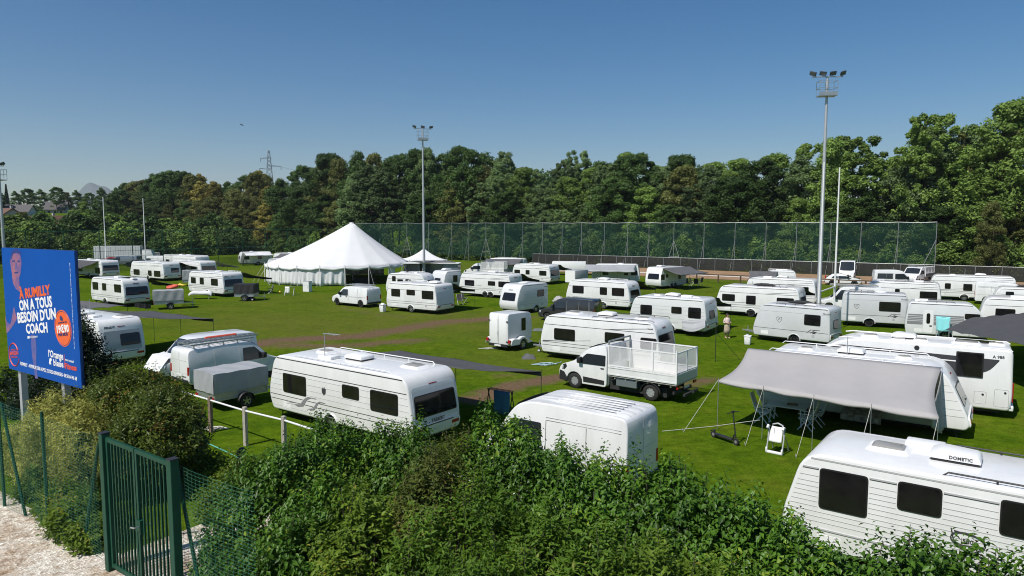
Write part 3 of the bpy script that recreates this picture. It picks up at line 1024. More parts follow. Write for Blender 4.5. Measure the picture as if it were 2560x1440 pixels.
    if kind == 'car':
        m = MB()
        a2, b2 = Vector((Lb - .1, .93)), Vector((Lb - .72, Ht - .16))
        n2 = Vector((b2.y - a2.y, a2.x - b2.x)).normalized()
        def rs(i, j):
            q = a2 + (b2 - a2) * j + n2 * .012
            return (fx(q.x), W / 2 + (hw(q.x, q.y) - .14) * (2 * i - 1), q.y)
        m.grid(rs, 6, 3).build('rear_window', 'car_glass', root, smooth=60)
    return v

def ladder(P, yaw, L, z, label, n=12, w=.42, material='galvanised', tilt=0.0):
    e = MB()
    for s in (0, w):
        e.bar((0, s, 0), (L, s, L * tilt), .035, .08)
    for k in range(n):
        x = L * (k + .5) / n
        e.bar((x, 0, x * tilt), (x, w, x * tilt), .03)
    o = e.build('ladder', material)
    o.location, o.rotation_euler = (P.x, P.y, z), (0, 0, yaw)
    return tag(o, label, 'ladder')

def cover_trailer(label, P, yaw, L, W, z0, z1, cover='tarp_grey', base='galvanised', lid=None, group='covered trailers on the field', tow='R'):
    e = empty('trailer', P, R(yaw), label, 'trailer', group)
    zs = z0 + .38
    m = MB().box(0, L, 0, W, z0, zs)
    m.bar((0, -.01, z0 + .03), (L, -.01, z0 + .03), .05); m.bar((0, -.01, zs - .02), (L, -.01, zs - .02), .04)
    for x in (0.02, L * .5, L - .02): m.bar((x, -.015, z0), (x, -.015, zs), .05)
    m.build('box', base, e)
    m = MB()
    def top(i, j):
        x, y = -.04 + (L + .08) * i, -.04 + (W + .08) * j
        return (x, y, z1 + .03 * math.sin(math.pi * j) - .02 * abs(math.sin(i * 9)) * math.sin(math.pi * j) + .012 * math.sin(i * 17 + j * 5))
    m.grid(top, 18, 8)
    def wall(a, b, out):
        def f(i, j):
            p = Vector(a) + (Vector(b) - Vector(a)) * i
            w = .022 * math.sin(i * 21 + 1.3 * j) * math.sin(math.pi * j) + .03 * j * abs(math.sin(i * 8))
            z = top(0, 0)[2] * (1 - j) + (zs - .07 + .03 * abs(math.sin(i * 9))) * j
            tz = [q for q in ()]
            q = p + Vector(out) * w
            if j == 0:
                ii, jj = (p.x + .04) / (L + .08), (p.y + .04) / (W + .08)
                z = top(ii, jj)[2]
            return (q.x, q.y, z)
        m.grid(f, 20, 6)
    x0, x1, y0, y1 = -.04, L + .04, -.04, W + .04
    wall((x0, y0, 0), (x1, y0, 0), (0, -1, 0)); wall((x1, y0, 0), (x1, y1, 0), (1, 0, 0))
    wall((x1, y1, 0), (x0, y1, 0), (0, 1, 0)); wall((x0, y1, 0), (x0, y0, 0), (-1, 0, 0))
    m.build('cover', cover, e, smooth=50)
    xw = L * .55
    wheel(e, xw, -.13, .30, .17, 'alloy', -1)
    wheel(e, xw, W + .13, .30, .17, 'alloy', 1)
    for y in (-.13, W + .13):
        pts = [(xw + .37 * math.cos(a), .30 + .37 * math.sin(a)) for a in [math.pi * q / 10 for q in range(11)]]
        g = MB()
        g.grid(lambda i, j: (pts[round(i * 10)][0], y - .12 + .24 * j, pts[round(i * 10)][1]), 10, 1)
        g.build('mudguard', 'black_plastic', e, smooth=60, solid=.02)
    sg = 1 if tow == 'R' else -1
    xa = L if tow == 'R' else 0
    m = MB()
    for dy in (-.35, .35): m.bar((xa - sg * .3, W / 2 + dy, z0 - .02), (xa + sg * 1.0, W / 2, z0 - .02), .06)
    m.tube([(xa + sg * .8, W / 2 + .1, z0 + .35), (xa + sg * .8, W / 2 + .1, .05)], .03, 6)
    m.build('drawbar', 'galvanised', e)
    sg2 = 0 if tow == 'R' else L
    for y in (.12, W - .12):
        MB().box(sg2 - .03, sg2 + .03, y - .1, y + .1, z0 + .06, z0 + .16).build('tail_light', 'tail_red', e)
    return e
# ================================================================ ground
def build_ground():
    m = bpy.data.materials.new('grass_ground')
    m.use_nodes = True
    nt = m.node_tree
    N, Lk = nt.nodes, nt.links
    b = N['Principled BSDF']
    b.inputs['Roughness'].default_value = 0.9
    b.inputs['Specular IOR Level'].default_value = 0.0
    tc = N.new('ShaderNodeTexCoord')
    def noise(scale, detail=5, rough=.6, vec=None, st=None):
        n = N.new('ShaderNodeTexNoise')
        n.inputs['Scale'].default_value, n.inputs['Detail'].default_value, n.inputs['Roughness'].default_value = scale, detail, rough
        if st:
            mp = N.new('ShaderNodeMapping')
            mp.inputs['Scale'].default_value = st
            Lk.new(tc.outputs['Object'], mp.inputs[0]); Lk.new(mp.outputs[0], n.inputs['Vector'])
        else:
            Lk.new(tc.outputs['Object'], n.inputs['Vector'])
        return n.outputs['Fac']
    def ramp(fac, stops):
        r = N.new('ShaderNodeValToRGB')
        e = r.color_ramp.elements
        while len(e) < len(stops): e.new(.5)
        for q, (p, c) in zip(e, stops):
            q.position, q.color = p, (*c, 1)
        Lk.new(fac, r.inputs[0])
        return r.outputs[0]
    def mix(f, a, c, blend='MIX'):
        x = N.new('ShaderNodeMix')
        x.data_type, x.blend_type = 'RGBA', blend
        if isinstance(f, float): x.inputs[0].default_value = f
        else: Lk.new(f, x.inputs[0])
        Lk.new(a, x.inputs[6]); Lk.new(c, x.inputs[7])
        return x.outputs[2]
    def math_(op, a, c):
        x = N.new('ShaderNodeMath'); x.operation = op
        for i, q in enumerate((a, c)):
            if isinstance(q, (int, float)): x.inputs[i].default_value = q
            else: Lk.new(q, x.inputs[i])
        return x.outputs[0]
    green = ramp(noise(.35, 6, .65), [(.28, (.048, .096, .007)), (.5, (.080, .136, .008)), (.72, (.118, .146, .016))])
    blades = ramp(noise(16, 4, .75), [(.25, (.45, .45, .40)), (.75, (1.45, 1.5, 1.3))])
    patch = ramp(noise(2.2, 6, .7), [(.28, (.52, .56, .52)), (.72, (1.34, 1.27, 1.2))])
    c = mix(1.0, mix(1.0, green, blades, 'MULTIPLY'), patch, 'MULTIPLY')
    dry = ramp(noise(5, 5, .7), [(.3, (.092, .100, .018)), (.7, (.145, .130, .036))])
    da = N.new('ShaderNodeAttribute'); da.attribute_name = 'dry'
    c = mix(math_('MULTIPLY', da.outputs['Fac'], math_('MULTIPLY', noise(.9, 6, .7), 1.15)), c, dry)
    dirt = ramp(noise(4.5, 6, .75), [(.3, (.095, .060, .036)), (.55, (.150, .100, .062)), (.8, (.22, .165, .105))])
    dt = N.new('ShaderNodeAttribute'); dt.attribute_name = 'dirt'
    f = math_('MULTIPLY', math_('SUBTRACT', math_('ADD', dt.outputs['Fac'], math_('MULTIPLY', noise(.8, 7, .8, st=(1, 1, 1)), 1.5)), 1.05), 2.2)
    x = N.new('ShaderNodeClamp'); Lk.new(f, x.inputs[0])
    c = mix(x.outputs[0], c, dirt)
    Lk.new(c, b.inputs['Base Color'])
    bp = N.new('ShaderNodeBump'); bp.inputs['Strength'].default_value = .55; bp.inputs['Distance'].default_value = .05
    Lk.new(noise(22, 3, .8), bp.inputs['Height']); Lk.new(bp.outputs[0], b.inputs['Normal'])
    MATS['grass_ground'] = m

    def geo(a, b, step0, grow):
        out, s, x = [], step0, a
        sg = 1 if b > a else -1
        while sg * (b - x) > 0:
            x += sg * s; s *= grow; out.append(x)
        return out
    us = sorted(geo(-90, -1500, 1.2, 1.16) + list(np.arange(-90, 40, .6)) + geo(39.6, 700, 1.0, 1.2))
    vs = sorted(geo(-1, -250, 1.5, 1.25) + list(np.arange(-1, 96, .6)) + geo(96, 2200, 1.2, 1.14))
    U, Vv = np.meshgrid(us, vs)
    X = U * PU.x + Vv * PV.x
    Y = U * PU.y + Vv * PV.y
    Z = np.array([ground(x, y) for x, y in zip(X.ravel(), Y.ravel())])
    pts = np.stack([X.ravel(), Y.ravel(), Z], 1).astype(np.float32)
    def dist_to(line, P):
        best = np.full(len(P), 1e9)
        L2 = [np.array([at(*p).x, at(*p).y]) for p in line]
        for a, c2 in zip(L2[:-1], L2[1:]):
            ab = c2 - a
            t = np.clip(((P - a) @ ab) / (ab @ ab + 1e-9), 0, 1)
            best = np.minimum(best, np.linalg.norm(P - (a + t[:, None] * ab), axis=1))
        return best
    P2 = pts[:, :2].astype(np.float64)
    dirtv = np.zeros(len(P2))
    for line, w, k in (([(600, 872), (690, 852), (790, 846), (900, 840), (1000, 824), (1100, 806), (1225, 797)], 1.9, .95),
                       ([(700, 862), (830, 866), (960, 858), (1040, 850)], 1.7, .75), ([(1225, 797), (1330, 792)], 1.4, .6),
                       ([(1180, 1000), (1290, 962), (1400, 944)], 1.2, 1.0), ([(1640, 985), (1780, 945)], .9, .75), ([(1245, 940), (1360, 930)], .8, .5),
                       ([(840, 770), (1000, 792)], 2.5, .42), ([(520, 846), (640, 858)], 2.0, .5), ([(1330, 770), (1560, 790)], 1.6, .5),
                       ([(480, 1098), (500, 1110)], .5, .7), ([(980, 790), (1190, 785)], 1.6, .4)):
        d = dist_to(line, P2)
        dirtv = np.maximum(dirtv, k * np.clip(1 - d / (w * 1.35), 0, 1))
    dryv = np.zeros(len(P2))
    for line, w, k in (([(640, 800), (820, 820), (1000, 800), (1180, 812)], 9, .85), ([(560, 775), (760, 745), (900, 790)], 7, .5), ([(1250, 900), (1330, 860)], 5, .5),
                       ([(600, 690), (700, 675)], 14, .5), ([(1500, 730), (1790, 720)], 8, .35)):
        dryv = np.maximum(dryv, k * np.clip(1.25 - dist_to(line, P2) / w, 0, 1))
    uu, vv = U.ravel(), Vv.ravel()
    dryv = np.maximum(dryv, np.clip((vv - 92) / 8, 0, 1) * .9 * np.clip((uu + 95) / 20, 0, 1))
    nu, nv = len(us), len(vs)
    me = bpy.data.meshes.new('ground')
    ii = np.arange(nu * nv).reshape(nv, nu)
    q = np.stack([ii[:-1, :-1], ii[:-1, 1:], ii[1:, 1:], ii[1:, :-1]], -1).reshape(-1, 4)
    me.vertices.add(len(pts)); me.vertices.foreach_set('co', pts.ravel())
    me.loops.add(q.size); me.loops.foreach_set('vertex_index', q.ravel().astype(np.int32))
    me.polygons.add(len(q)); me.polygons.foreach_set('loop_start', np.arange(len(q), dtype=np.int32) * 4)
    me.update(calc_edges=True)
    for nme, val in (('dirt', dirtv), ('dry', dryv)):
        a = me.attributes.new(nme, 'FLOAT', 'POINT'); a.data.foreach_set('value', val.astype(np.float32))
    me.polygons.foreach_set('use_smooth', [True] * len(q))
    me.materials.append(m)
    o = link_mesh('ground', me)
    o['kind'] = 'structure'
build_ground()

def sheet(name, material, u0, u1, v0, v1, dz, nu=40, nv=6, wob=.3):
    m = MB()
    def f(i, j):
        e = wob * (math.sin(i * 61) * .5 + math.sin(i * 143 + 1) * .3 + math.sin(i * 311) * .2)
        p = uv(u0 + (u1 - u0) * i, v0 + (v1 - v0) * j + e * (1 if j > .5 else -1) * abs(2 * j - 1) ** 3)
        return (p.x, p.y, ground(p.x, p.y) + dz)
    o = m.grid(f, nu, nv).build(name, material)
    o['kind'] = 'structure'
    return o
mat('sand', (0.36, 0.23, 0.13), 0.95, col2=(0.22, 0.13, 0.07), scale=.6, bump=.3)
mat('pale_gravel', (0.66, 0.60, 0.53), 0.95, var=.2, scale=1.2)
sheet('sand_track', 'sand', -75, 62, 99, 117.5, .03, 60)
sheet('path', 'pale_gravel', -60, 60, 104.6, 107.2, .04, 60)
# pale crushed stone of the spectators' terrace, with brown litter lying in it
def gravel_mat():
    m = mat('terrace_gravel', (.5, .43, .36), .95)
    nt = m.node_tree; N, Lk = nt.nodes, nt.links
    b = N['Principled BSDF']
    tc = N.new('ShaderNodeTexCoord')
    vo = N.new('ShaderNodeTexVoronoi'); vo.inputs['Scale'].default_value = 26
    n = N.new('ShaderNodeTexNoise'); n.inputs['Scale'].default_value = 1.3; n.inputs['Detail'].default_value = 8; n.inputs['Roughness'].default_value = .7
    n2 = N.new('ShaderNodeTexNoise'); n2.inputs['Scale'].default_value = 11; n2.inputs['Detail'].default_value = 6; n2.inputs['Roughness'].default_value = .75
    for q in (vo, n, n2): Lk.new(tc.outputs['Object'], q.inputs['Vector'])
    r1 = N.new('ShaderNodeValToRGB')
    r1.color_ramp.elements[0].color, r1.color_ramp.elements[1].color = (.46, .41, .34, 1), (.83, .78, .69, 1)
    r1.color_ramp.elements[0].position, r1.color_ramp.elements[1].position = .1, .9
    Lk.new(vo.outputs['Color'], r1.inputs[0])
    r2 = N.new('ShaderNodeValToRGB')
    r2.color_ramp.elements[0].color, r2.color_ramp.elements[1].color = (.62, .50, .39, 1), (1, 1, 1, 1)
    r2.color_ramp.elements[0].position, r2.color_ramp.elements[1].position = .36, .52
    Lk.new(n.outputs['Fac'], r2.inputs[0])
    r3 = N.new('ShaderNodeValToRGB')
    r3.color_ramp.elements[0].color, r3.color_ramp.elements[1].color = (.55, .47, .40, 1), (1.05, 1.05, 1.05, 1)
    r3.color_ramp.elements[0].position, r3.color_ramp.elements[1].position = .36, .56
    Lk.new(n2.outputs['Fac'], r3.inputs[0])
    x = N.new('ShaderNodeMix'); x.data_type, x.blend_type = 'RGBA', 'MULTIPLY'; x.inputs[0].default_value = 1
    Lk.new(r1.outputs[0], x.inputs[6]); Lk.new(r2.outputs[0], x.inputs[7])
    y = N.new('ShaderNodeMix'); y.data_type, y.blend_type = 'RGBA', 'MULTIPLY'; y.inputs[0].default_value = 1
    Lk.new(x.outputs[2], y.inputs[6]); Lk.new(r3.outputs[0], y.inputs[7])
    Lk.new(y.outputs[2], b.inputs['Base Color'])
    bp = N.new('ShaderNodeBump'); bp.inputs['Strength'].default_value = .8; bp.inputs['Distance'].default_value = .02
    Lk.new(vo.outputs['Distance'], bp.inputs['Height']); Lk.new(bp.outputs[0], b.inputs['Normal'])
gravel_mat()
sheet('gravel_terrace', 'terrace_gravel', -45, 15, -6, 5.35, .02, 120, 10, .12)
sheet('gravel_path', 'terrace_gravel', -11.4, -9.0, 5.2, 8.2, .03, 20, 6, .05)

# ================================================================ trees
PROTO = {}
def tree_proto(kind, material, h=24.0, seed=0, n=9000, rad=5.0, shape='edge', leaf=.42, bark='bark'):
    rg = random.Random(seed)
    npr = np.random.default_rng(seed)
    t = MB()
    # trunk and limbs
    pts, x, y = [], 0, 0
    for k in range(7):
        pts.append((x, y, h * .85 * k / 6)); x += rg.uniform(-.35, .35); y += rg.uniform(-.35, .35)
    t.tube(pts, [.30, .25, .21, .17, .13, .09, .04], 7)
    tips = []
    for k in range(14):
        f = rg.uniform(.25, .95) if shape != 'fir' else k / 14
        b = Vector(pts[min(6, int(f * 6))])
        a = rg.uniform(0, 6.28)
        r = rad * rg.uniform(.45, .85) * (1 - .3 * f)
        e = b + Vector((math.cos(a) * r, math.sin(a) * r, r * rg.uniform(.25, .9)))
        e.z = min(e.z, h * .95)
        m_ = (b + e) / 2 + Vector((0, 0, -.3))
        t.tube([b, m_, e], [.10, .07, .02], 5)
        tips.append(e)
    clumps = []
    if shape == 'fir':
        for k in range(26):
            f = k / 26
            r = rad * (1 - f) ** .9
            for a in range(6):
                an = a * 1.05 + k * .6
                clumps.append((Vector((math.cos(an) * r * .6, math.sin(an) * r * .6, h * (.08 + .9 * f))), Vector((max(.25, r * .5), max(.25, r * .5), h * .022))))
    else:
        for e in tips: clumps.append((e, Vector((1, 1, .75)) * rg.uniform(.9, 1.7) * rad / 5))
        zlo = .04 if shape == 'edge' else .38
        for k in range(118):
            f = zlo + (1 - zlo) * rg.random() ** .85
            prof = {'edge': (.95 - .25 * f) * math.sin(math.pi * min(1, (1.03 - f) * 1.9) / 2) ** .65, 'round': max(.05, math.sin(math.pi * (.08 + .88 * (f - zlo) / (1 - zlo)))) ** .75, 'tuft': max(.1, math.sin(math.pi * (.1 + .82 * (f - zlo) / (1 - zlo)))) ** .5}[shape]
            r = rad * prof * rg.uniform(.45, 1.0)
            an = rg.uniform(0, 6.283)
            s = rg.uniform(.5, 1.15) * rad / 5.4 * (1.15 if shape == 'edge' else 1) * (.7 if shape == 'tuft' else 1) * (1.15 - .45 * f)
            clumps.append((Vector((math.cos(an) * r, math.sin(an) * r, h * f - s * .6)), Vector((s * 1.3, s * 1.3, s * 1.3))))
    per = n // len(clumps)
    Pn, Nn, Tn = [], [], []
    for c, s in clumps:
        d = npr.normal(size=(per, 3)); d /= np.linalg.norm(d, axis=1, keepdims=True)
        d[:, 2] = d[:, 2] * .8 + .18 if shape != 'fir' else d[:, 2]
        rr = npr.uniform(.55, 1.05, (per, 1))
        Pn.append(np.array(c) + d * rr * np.array(s))
        Nn.append(d * .9 + np.array([0, 0, .22]) + npr.normal(size=(per, 3)) * .38)
        Tn.append(np.clip(npr.normal(.5 + rg.uniform(-.22, .22), .16, per), 0, 1))
    P, N_, Tt = np.concatenate(Pn), np.concatenate(Nn), np.concatenate(Tn)
    N_ /= np.linalg.norm(N_, axis=1, keepdims=True)
    D = npr.normal(size=P.shape)
    D -= N_ * (D * N_).sum(1, keepdims=True)
    o = t.build('trunk', bark, smooth=60)
    cr = leaf_mesh('crown', P, D, N_, npr.uniform(.7, 1.35, len(P)) * leaf, .75, Tt, material, fold=.12)
    PROTO[kind] = (o.data, cr.data, h, rad)
    for q in (o, cr):
        COL.objects.unlink(q); bpy.data.objects.remove(q)

for i, (k, m_, sh, lf, rad, n) in enumerate((
        ('oak', 'leaf_oak', 'edge', .37, 6.2, 25500), ('oak2', 'leaf_oak', 'round', .37, 6.2, 23800), ('locust', 'leaf_locust', 'tuft', .34, 5.4, 19550),
        ('locust2', 'leaf_locust', 'edge', .34, 5.6, 24650), ('olive', 'leaf_olive', 'edge', .37, 5.8, 24650), ('yellow', 'leaf_yellow', 'edge', .35, 5.0, 22950),
        ('fresh', 'leaf_fresh', 'edge', .35, 5.8, 24650), ('fresh2', 'leaf_fresh', 'tuft', .35, 5.6, 21250), ('fir', 'leaf_fir', 'fir', .5, 3.2, 7000))):
    tree_proto(k, m_, 24.0, 40 + i, n, rad, sh, lf)
tree_proto('bush', 'leaf_fresh', 5.0, 71, 3200, 2.4, 'edge', .30)
tree_proto('bush2', 'leaf_oak', 5.0, 72, 3200, 2.4, 'edge', .30)

def tree(kind, p, h, label, group, wide=1.0, name='tree', cat='tree', drop=0.0):
    tm, cm, ph, pr = PROTO[kind]
    s = h / ph
    e = empty(name, (p.x, p.y, ground(p.x, p.y) - drop), RNG.uniform(0, 6.28), label, cat, group)
    e.scale = (s * wide, s * wide, s)
    link_mesh('trunk', tm, e)
    link_mesh('crown', cm, e)
    return e

SKY = [(-200, 470), (0, 478), (80, 475), (150, 470), (240, 480), (300, 470), (330, 455), (400, 432), (450, 422), (500, 436), (545, 446), (580, 462), (620, 432), (640, 426), (680, 445), (740, 432), (775, 414), (800, 396), (830, 386), (870, 386),
       (930, 376), (965, 362), (1000, 360), (1030, 376), (1060, 366), (1100, 371), (1140, 366), (1200, 371), (1240, 386), (1290, 392), (1330, 418), (1350, 440), (1400, 446), (1425, 388), (1470, 396), (1500, 420), (1520, 372), (1570, 362), (1625, 368), (1650, 410),
       (1690, 392), (1730, 402), (1800, 396), (1835, 369), (1860, 378), (1900, 372), (1960, 366), (2000, 350), (2040, 316), (2085, 314), (2140, 328), (2180, 350), (2215, 385), (2228, 420), (2250, 345), (2310, 290), (2340, 312), (2365, 340), (2400, 322), (2450, 272), (2510, 256), (2560, 262), (2700, 265)]
def skyline(px):
    for (a, ya), (b, yb) in zip(SKY[:-1], SKY[1:]):
        if a <= px <= b: return ya + (yb - ya) * (px - a) / (b - a)
    return 300
def z_at(p, py):
    lo, hi = -5, 90
    for _ in range(40):
        m = (lo + hi) / 2
        if py_of(Vector((p.x, p.y, m))) > py: lo = m
        else: hi = m
    return lo
def pick(px, row):
    r = RNG.random()
    if px < 480: return ['oak', 'olive', 'oak2'][int(r * 3)]
    if px < 575: return 'yellow' if r < .4 else ('olive' if r < .75 else 'oak')
    if px < 640: return 'olive' if r < .6 else 'oak'
    if px < 700: return 'yellow' if r < .4 else 'olive'
    if px < 900: return ['olive', 'oak', 'oak2', 'oak', 'locust2'][int(r * 5)]
    if px < 1230: return ['oak', 'oak2', 'oak', 'locust2', 'olive', 'locust'][int(r * 6)]
    if px < 1650: return ['locust', 'locust2', 'locust', 'fresh', 'oak2'][int(r * 5)]
    if px < 1990: return ['olive', 'fresh', 'oak2', 'locust2', 'locust'][int(r * 5)]
    if px < 2360: return ['fresh2', 'fresh', 'locust2', 'oak2', 'fresh'][int(r * 5)]
    return ['olive', 'fresh2', 'fresh', 'oak', 'fresh'][int(r * 5)]
WORDS = {'oak': 'dark green dense', 'oak2': 'dark green round headed', 'locust': 'pale grey green airy', 'locust2': 'pale grey green dense', 'olive': 'olive green dense',
         'yellow': 'yellowing', 'fresh': 'mid green leafy', 'fresh2': 'mid green open', 'fir': 'dark pointed', 'bush': 'fresh green', 'bush2': 'dark green'}
def zone(px):
    if px < 420: return 'behind the left goal posts'
    if px < 690: return 'below the pylon'
    if px < 1010: return 'above the white marquee'
    if px < 1360: return 'behind the central floodlight mast'
    if px < 1640: return 'behind the middle of the net'
    if px < 2000: return 'left of the big floodlight mast'
    if px < 2340: return 'behind the right end of the net'
    return 'right of the end of the net'
def wood():
    for row, (v, step, lo, hi, wide) in enumerate(((126.5, 5.6, .50, .80, 1.15), (131, 5.2, .82, 1.0, 1.05), (138, 6.2, .90, 1.03, 1.15))):
        u = 52.0
        while u > -275:
            p = uv(u + RNG.uniform(-1, 1), v + RNG.uniform(-1.6, 1.6))
            px = px_of(p)
            u -= step * RNG.uniform(.85, 1.15) * (1 if u > -120 else 1.25)
            if not -140 < px < 2680 or (px < 285): continue
            yt = skyline(px)
            if 1336 < px < 1412 and row > 0: yt += 12
            h = z_at(p, yt) - ground(p.x, p.y)
            if h < 5: continue
            k = pick(px, row)
            f = RNG.uniform(lo, hi)
            if row == 0 and 1980 < px: f *= .8
            ww = WORDS[k] + (' shorter edge tree' if row == 0 else (' tall tree' if row == 1 else ' tree'))
            tail_ = zone(px) if row < 2 else 'deep in the wood ' + zone(px)
            w = min(wide * RNG.uniform(.85, 1.15), 1.3) * max(.8, min(1.25, 24 / (h * f) * .8 + .15))
            tree(k, p, h * f, f'{ww} {tail_}', f'{ww}s {tail_}'[:110], w)
    # bushes along the foot of the wood
    u = 50.0
    while u > -200:
        p = uv(u, 122.3 + RNG.uniform(-.5, .9))
        px = px_of(p)
        u -= RNG.uniform(2.4, 3.8) * (1 if u > -110 else 1.6)
        if not 200 < px < 2660: continue
        k = 'bush' if RNG.random() < (.7 if px < 620 or px > 1900 else .45) else 'bush2'
        h = RNG.uniform(3.2, 6.2)
        tree(k, p, h, f'{WORDS[k]} bush at the foot of the wood {zone(px)}', f'{WORDS[k]} bushes at the foot of the wood {zone(px)}'[:110], 1.25 * 5 / (h + 1.2), 'bush', 'bush')
wood()
def left_bank():
    for row in range(3):
        v = 10.0
        while v < 122:
            p = uv(-166 - 9 * row + RNG.uniform(-3, 3), v)
            v += RNG.uniform(3.6, 5.6)
            if not -60 < px_of(p) < 620: continue
            k = 'bush' if RNG.random() < .5 else 'bush2'
            tree(k, p, RNG.uniform(4, 6.5) + 2 * row, f'{WORDS[k]} bush on the bank behind the far left vehicles and net', f'{WORDS[k]} bushes on the far left bank', 1.2, 'bush', 'bush')
left_bank()
# trees one can pick out, and the far side of the valley
def lone(kind, px, ytop, Y, label, wide=1.0, name='tree', cat='tree', group=None):
    p = Vector(((px - 1280) / F * Y, Y, 0))
    h = z_at(p, ytop) - ground(p.x, p.y)
    return tree(kind, p, max(3, h), label, group, wide, name, cat)
lone('fir', 26, 458, 265, 'pointed dark fir tree standing by the far houses on the left', .9)
lone('locust', 1440, 380, 158, 'slender airy tree rising alone right of the gap in the wood', .85)
lone('fresh2', 2310, 288, 112, 'tall open crowned tree standing clear just left of the net end', .95)
lone('locust', 2395, 318, 116, 'thin crowned tree with bare limbs showing against the sky', 1.0)
lone('fresh', 2510, 255, 106, 'tallest leafy tree rising at the right edge above the fence', 1.15)
lone('olive', 2475, 500, 99, 'golden green tree standing low before the dark wood on the right', .8)
lone('oak2', 826, 385, 196, 'grey green round tree standing highest left above the marquee', 1.0)
FARG = 'far trees around the houses'
for i, (px, yt, Y, k, w) in enumerate(((-60, 470, 250, 'oak', 1.3), (8, 482, 258, 'oak2', 1.2), (48, 478, 275, 'oak', 1.2), (78, 472, 290, 'oak2', 1.4), (112, 474, 300, 'oak', 1.4), (150, 468, 285, 'oak2', 1.3), (176, 480, 300, 'olive', 1.2), (200, 476, 310, 'oak', 1.3),
                                  (232, 482, 300, 'oak2', 1.3), (262, 470, 290, 'oak', 1.3), (300, 470, 280, 'oak', 1.2), (325, 458, 268, 'oak2', 1.2), (345, 452, 262, 'olive', 1.1))):
    lone(k, px, yt, Y, f'{WORDS[k]} far tree on the skyline among the houses', w, group=f'{WORDS[k]} far trees on the skyline')
for i, (px, yt, Y, k, w) in enumerate(((20, 535, 176, 'olive', 1.4), (60, 528, 180, 'olive', 1.5), (98, 536, 178, 'oak', 1.4), (165, 540, 200, 'oak', 1.3), (185, 525, 205, 'fresh', 1.3), (215, 505, 215, 'fresh', 1.2), (250, 500, 222, 'oak', 1.2), (285, 485, 232, 'oak', 1.2), (310, 475, 240, 'oak2', 1.2), (150, 560, 180, 'fresh', 1.5), (200, 560, 190, 'oak', 1.5), (240, 550, 200, 'fresh', 1.4), (290, 545, 210, 'oak', 1.4), (330, 520, 215, 'olive', 1.3))):
    lone(k, px, yt, Y, f'{WORDS[k]} tree below the far houses behind the boundary net', w, group=f'{WORDS[k]} trees below the far houses')
# wooded hill seen through the gap, too far to tell its trees apart
def woods_far():
    e = []
    for k in range(60):
        px = 1180 + 420 * k / 60
        p = Vector(((px - 1280) / F * 330, 330 + RNG.uniform(-12, 12), 0))
        e.append(p)
    P = []
    for p in e:
        zt = z_at(p, 424 + RNG.uniform(-2, 10))
        for q in range(420):
            d = Vector((RNG.gauss(0, 1), RNG.gauss(0, 1), RNG.gauss(0, 1))).normalized()
            z = zt - 4 + d.z * 4 - (RNG.random() ** 2) * 22
            P.append((p.x + d.x * 4.5, p.y + d.y * 4.5, z))
    P = np.array(P)
    N_ = NP.normal(size=P.shape) * .5 + np.array([0, -.3, .7]); N_ /= np.linalg.norm(N_, axis=1, keepdims=True)
    o = leaf_mesh('woods', P, NP.normal(size=P.shape), N_, NP.uniform(.8, 1.4, len(P)), .8, NP.uniform(0, .8, len(P)), 'leaf_oak')
    tag(o, 'dark wood on the far hill seen through the gap in the trees', 'woods', kind='stuff')
woods_far()
# mountain
m = MB()
def mount(i, j):
    d = 6000 + 700 * j
    px = 150 + 190 * i
    hgt = 88 * math.exp(-((i - .42) / .17) ** 2) + 60 * math.exp(-((i - .66) / .16) ** 2) + 14 * math.sin(i * 31) * .2
    return ((px - 1280) / F * d, d, 100 + (hgt + 70) * math.sin(math.pi * min(1, .02 + j)) * 1.7)
mat('mountain_rock', (.10, .13, .12), .9, var=.3, scale=.004)
o = m.grid(mount, 40, 10).build('mountain', 'mountain_rock', smooth=60)
o['kind'] = 'structure'

# ================================================================ nets and fences
def net_fence():
    posts = [890, 952, 1018, 1072, 1130, 1171, 1215, 1261, 1307, 1356, 1405, 1453, 1510, 1568, 1621, 1683, 1758, 1835, 1912, 1988, 2073, 2148, 2240, 2335]
    e = empty('ball_net', uv(0, 119), 0, 'tall dark green ball stop net on grey posts before the wood', 'net')
    inv = e.location
    P = [vline(p, 119) - Vector(inv) for p in posts]
    Hn = 8.2
    m = MB()
    for a, b in zip(P[:-1], P[1:]):
        def f(i, j):
            q = a + (b - a) * i
            return (q.x, q.y, 1.2 + (Hn - 1.2 - .12 * math.sin(math.pi * i)) * j)
        m.grid(f, 6, 6)
    m.build('net', 'green_net', e)
    m = MB()
    for a, b in zip(P[:-1], P[1:]):
        m.tube([(a.x, a.y, Hn), ((a.x + b.x) / 2, (a.y + b.y) / 2, Hn - .1), (b.x, b.y, Hn)], .035, 5)
    m.build('top_cable', 'galvanised', e)
    for i, (px, a) in enumerate(zip(posts, P)):
        MB().tube([(a.x, a.y, 0), (a.x, a.y, Hn + .05)], .045, 7).build('post', 'post_grey', e)
        m = MB()
        if px in (1215, 1683, 1018):
            for s in (-1, 1):
                m.tube([(a.x, a.y, 5.0), (a.x + PU.x * 1.6 * s, a.y + PU.y * 1.6 * s - .6, 0)], .045, 6)
            m.tube([(a.x - PU.x * .9, a.y - PU.y * .9 - .35, 2.2), (a.x + PU.x * .9, a.y + PU.y * .9 - .35, 2.2)], .04, 6)
        elif px == 2335:
            m.tube([(a.x, a.y, 5.6), (a.x - PU.x * 2.2, a.y - PU.y * 2.2, 0)], .05, 6)
        else:
            m.tube([(a.x, a.y, 5.2), (a.x - PU.x * .38 - PV.x * 1.1, a.y - PU.y * .38 - PV.y * 1.1, 0)], .028, 6)
        m.build('brace', 'post_grey', e)
net_fence()
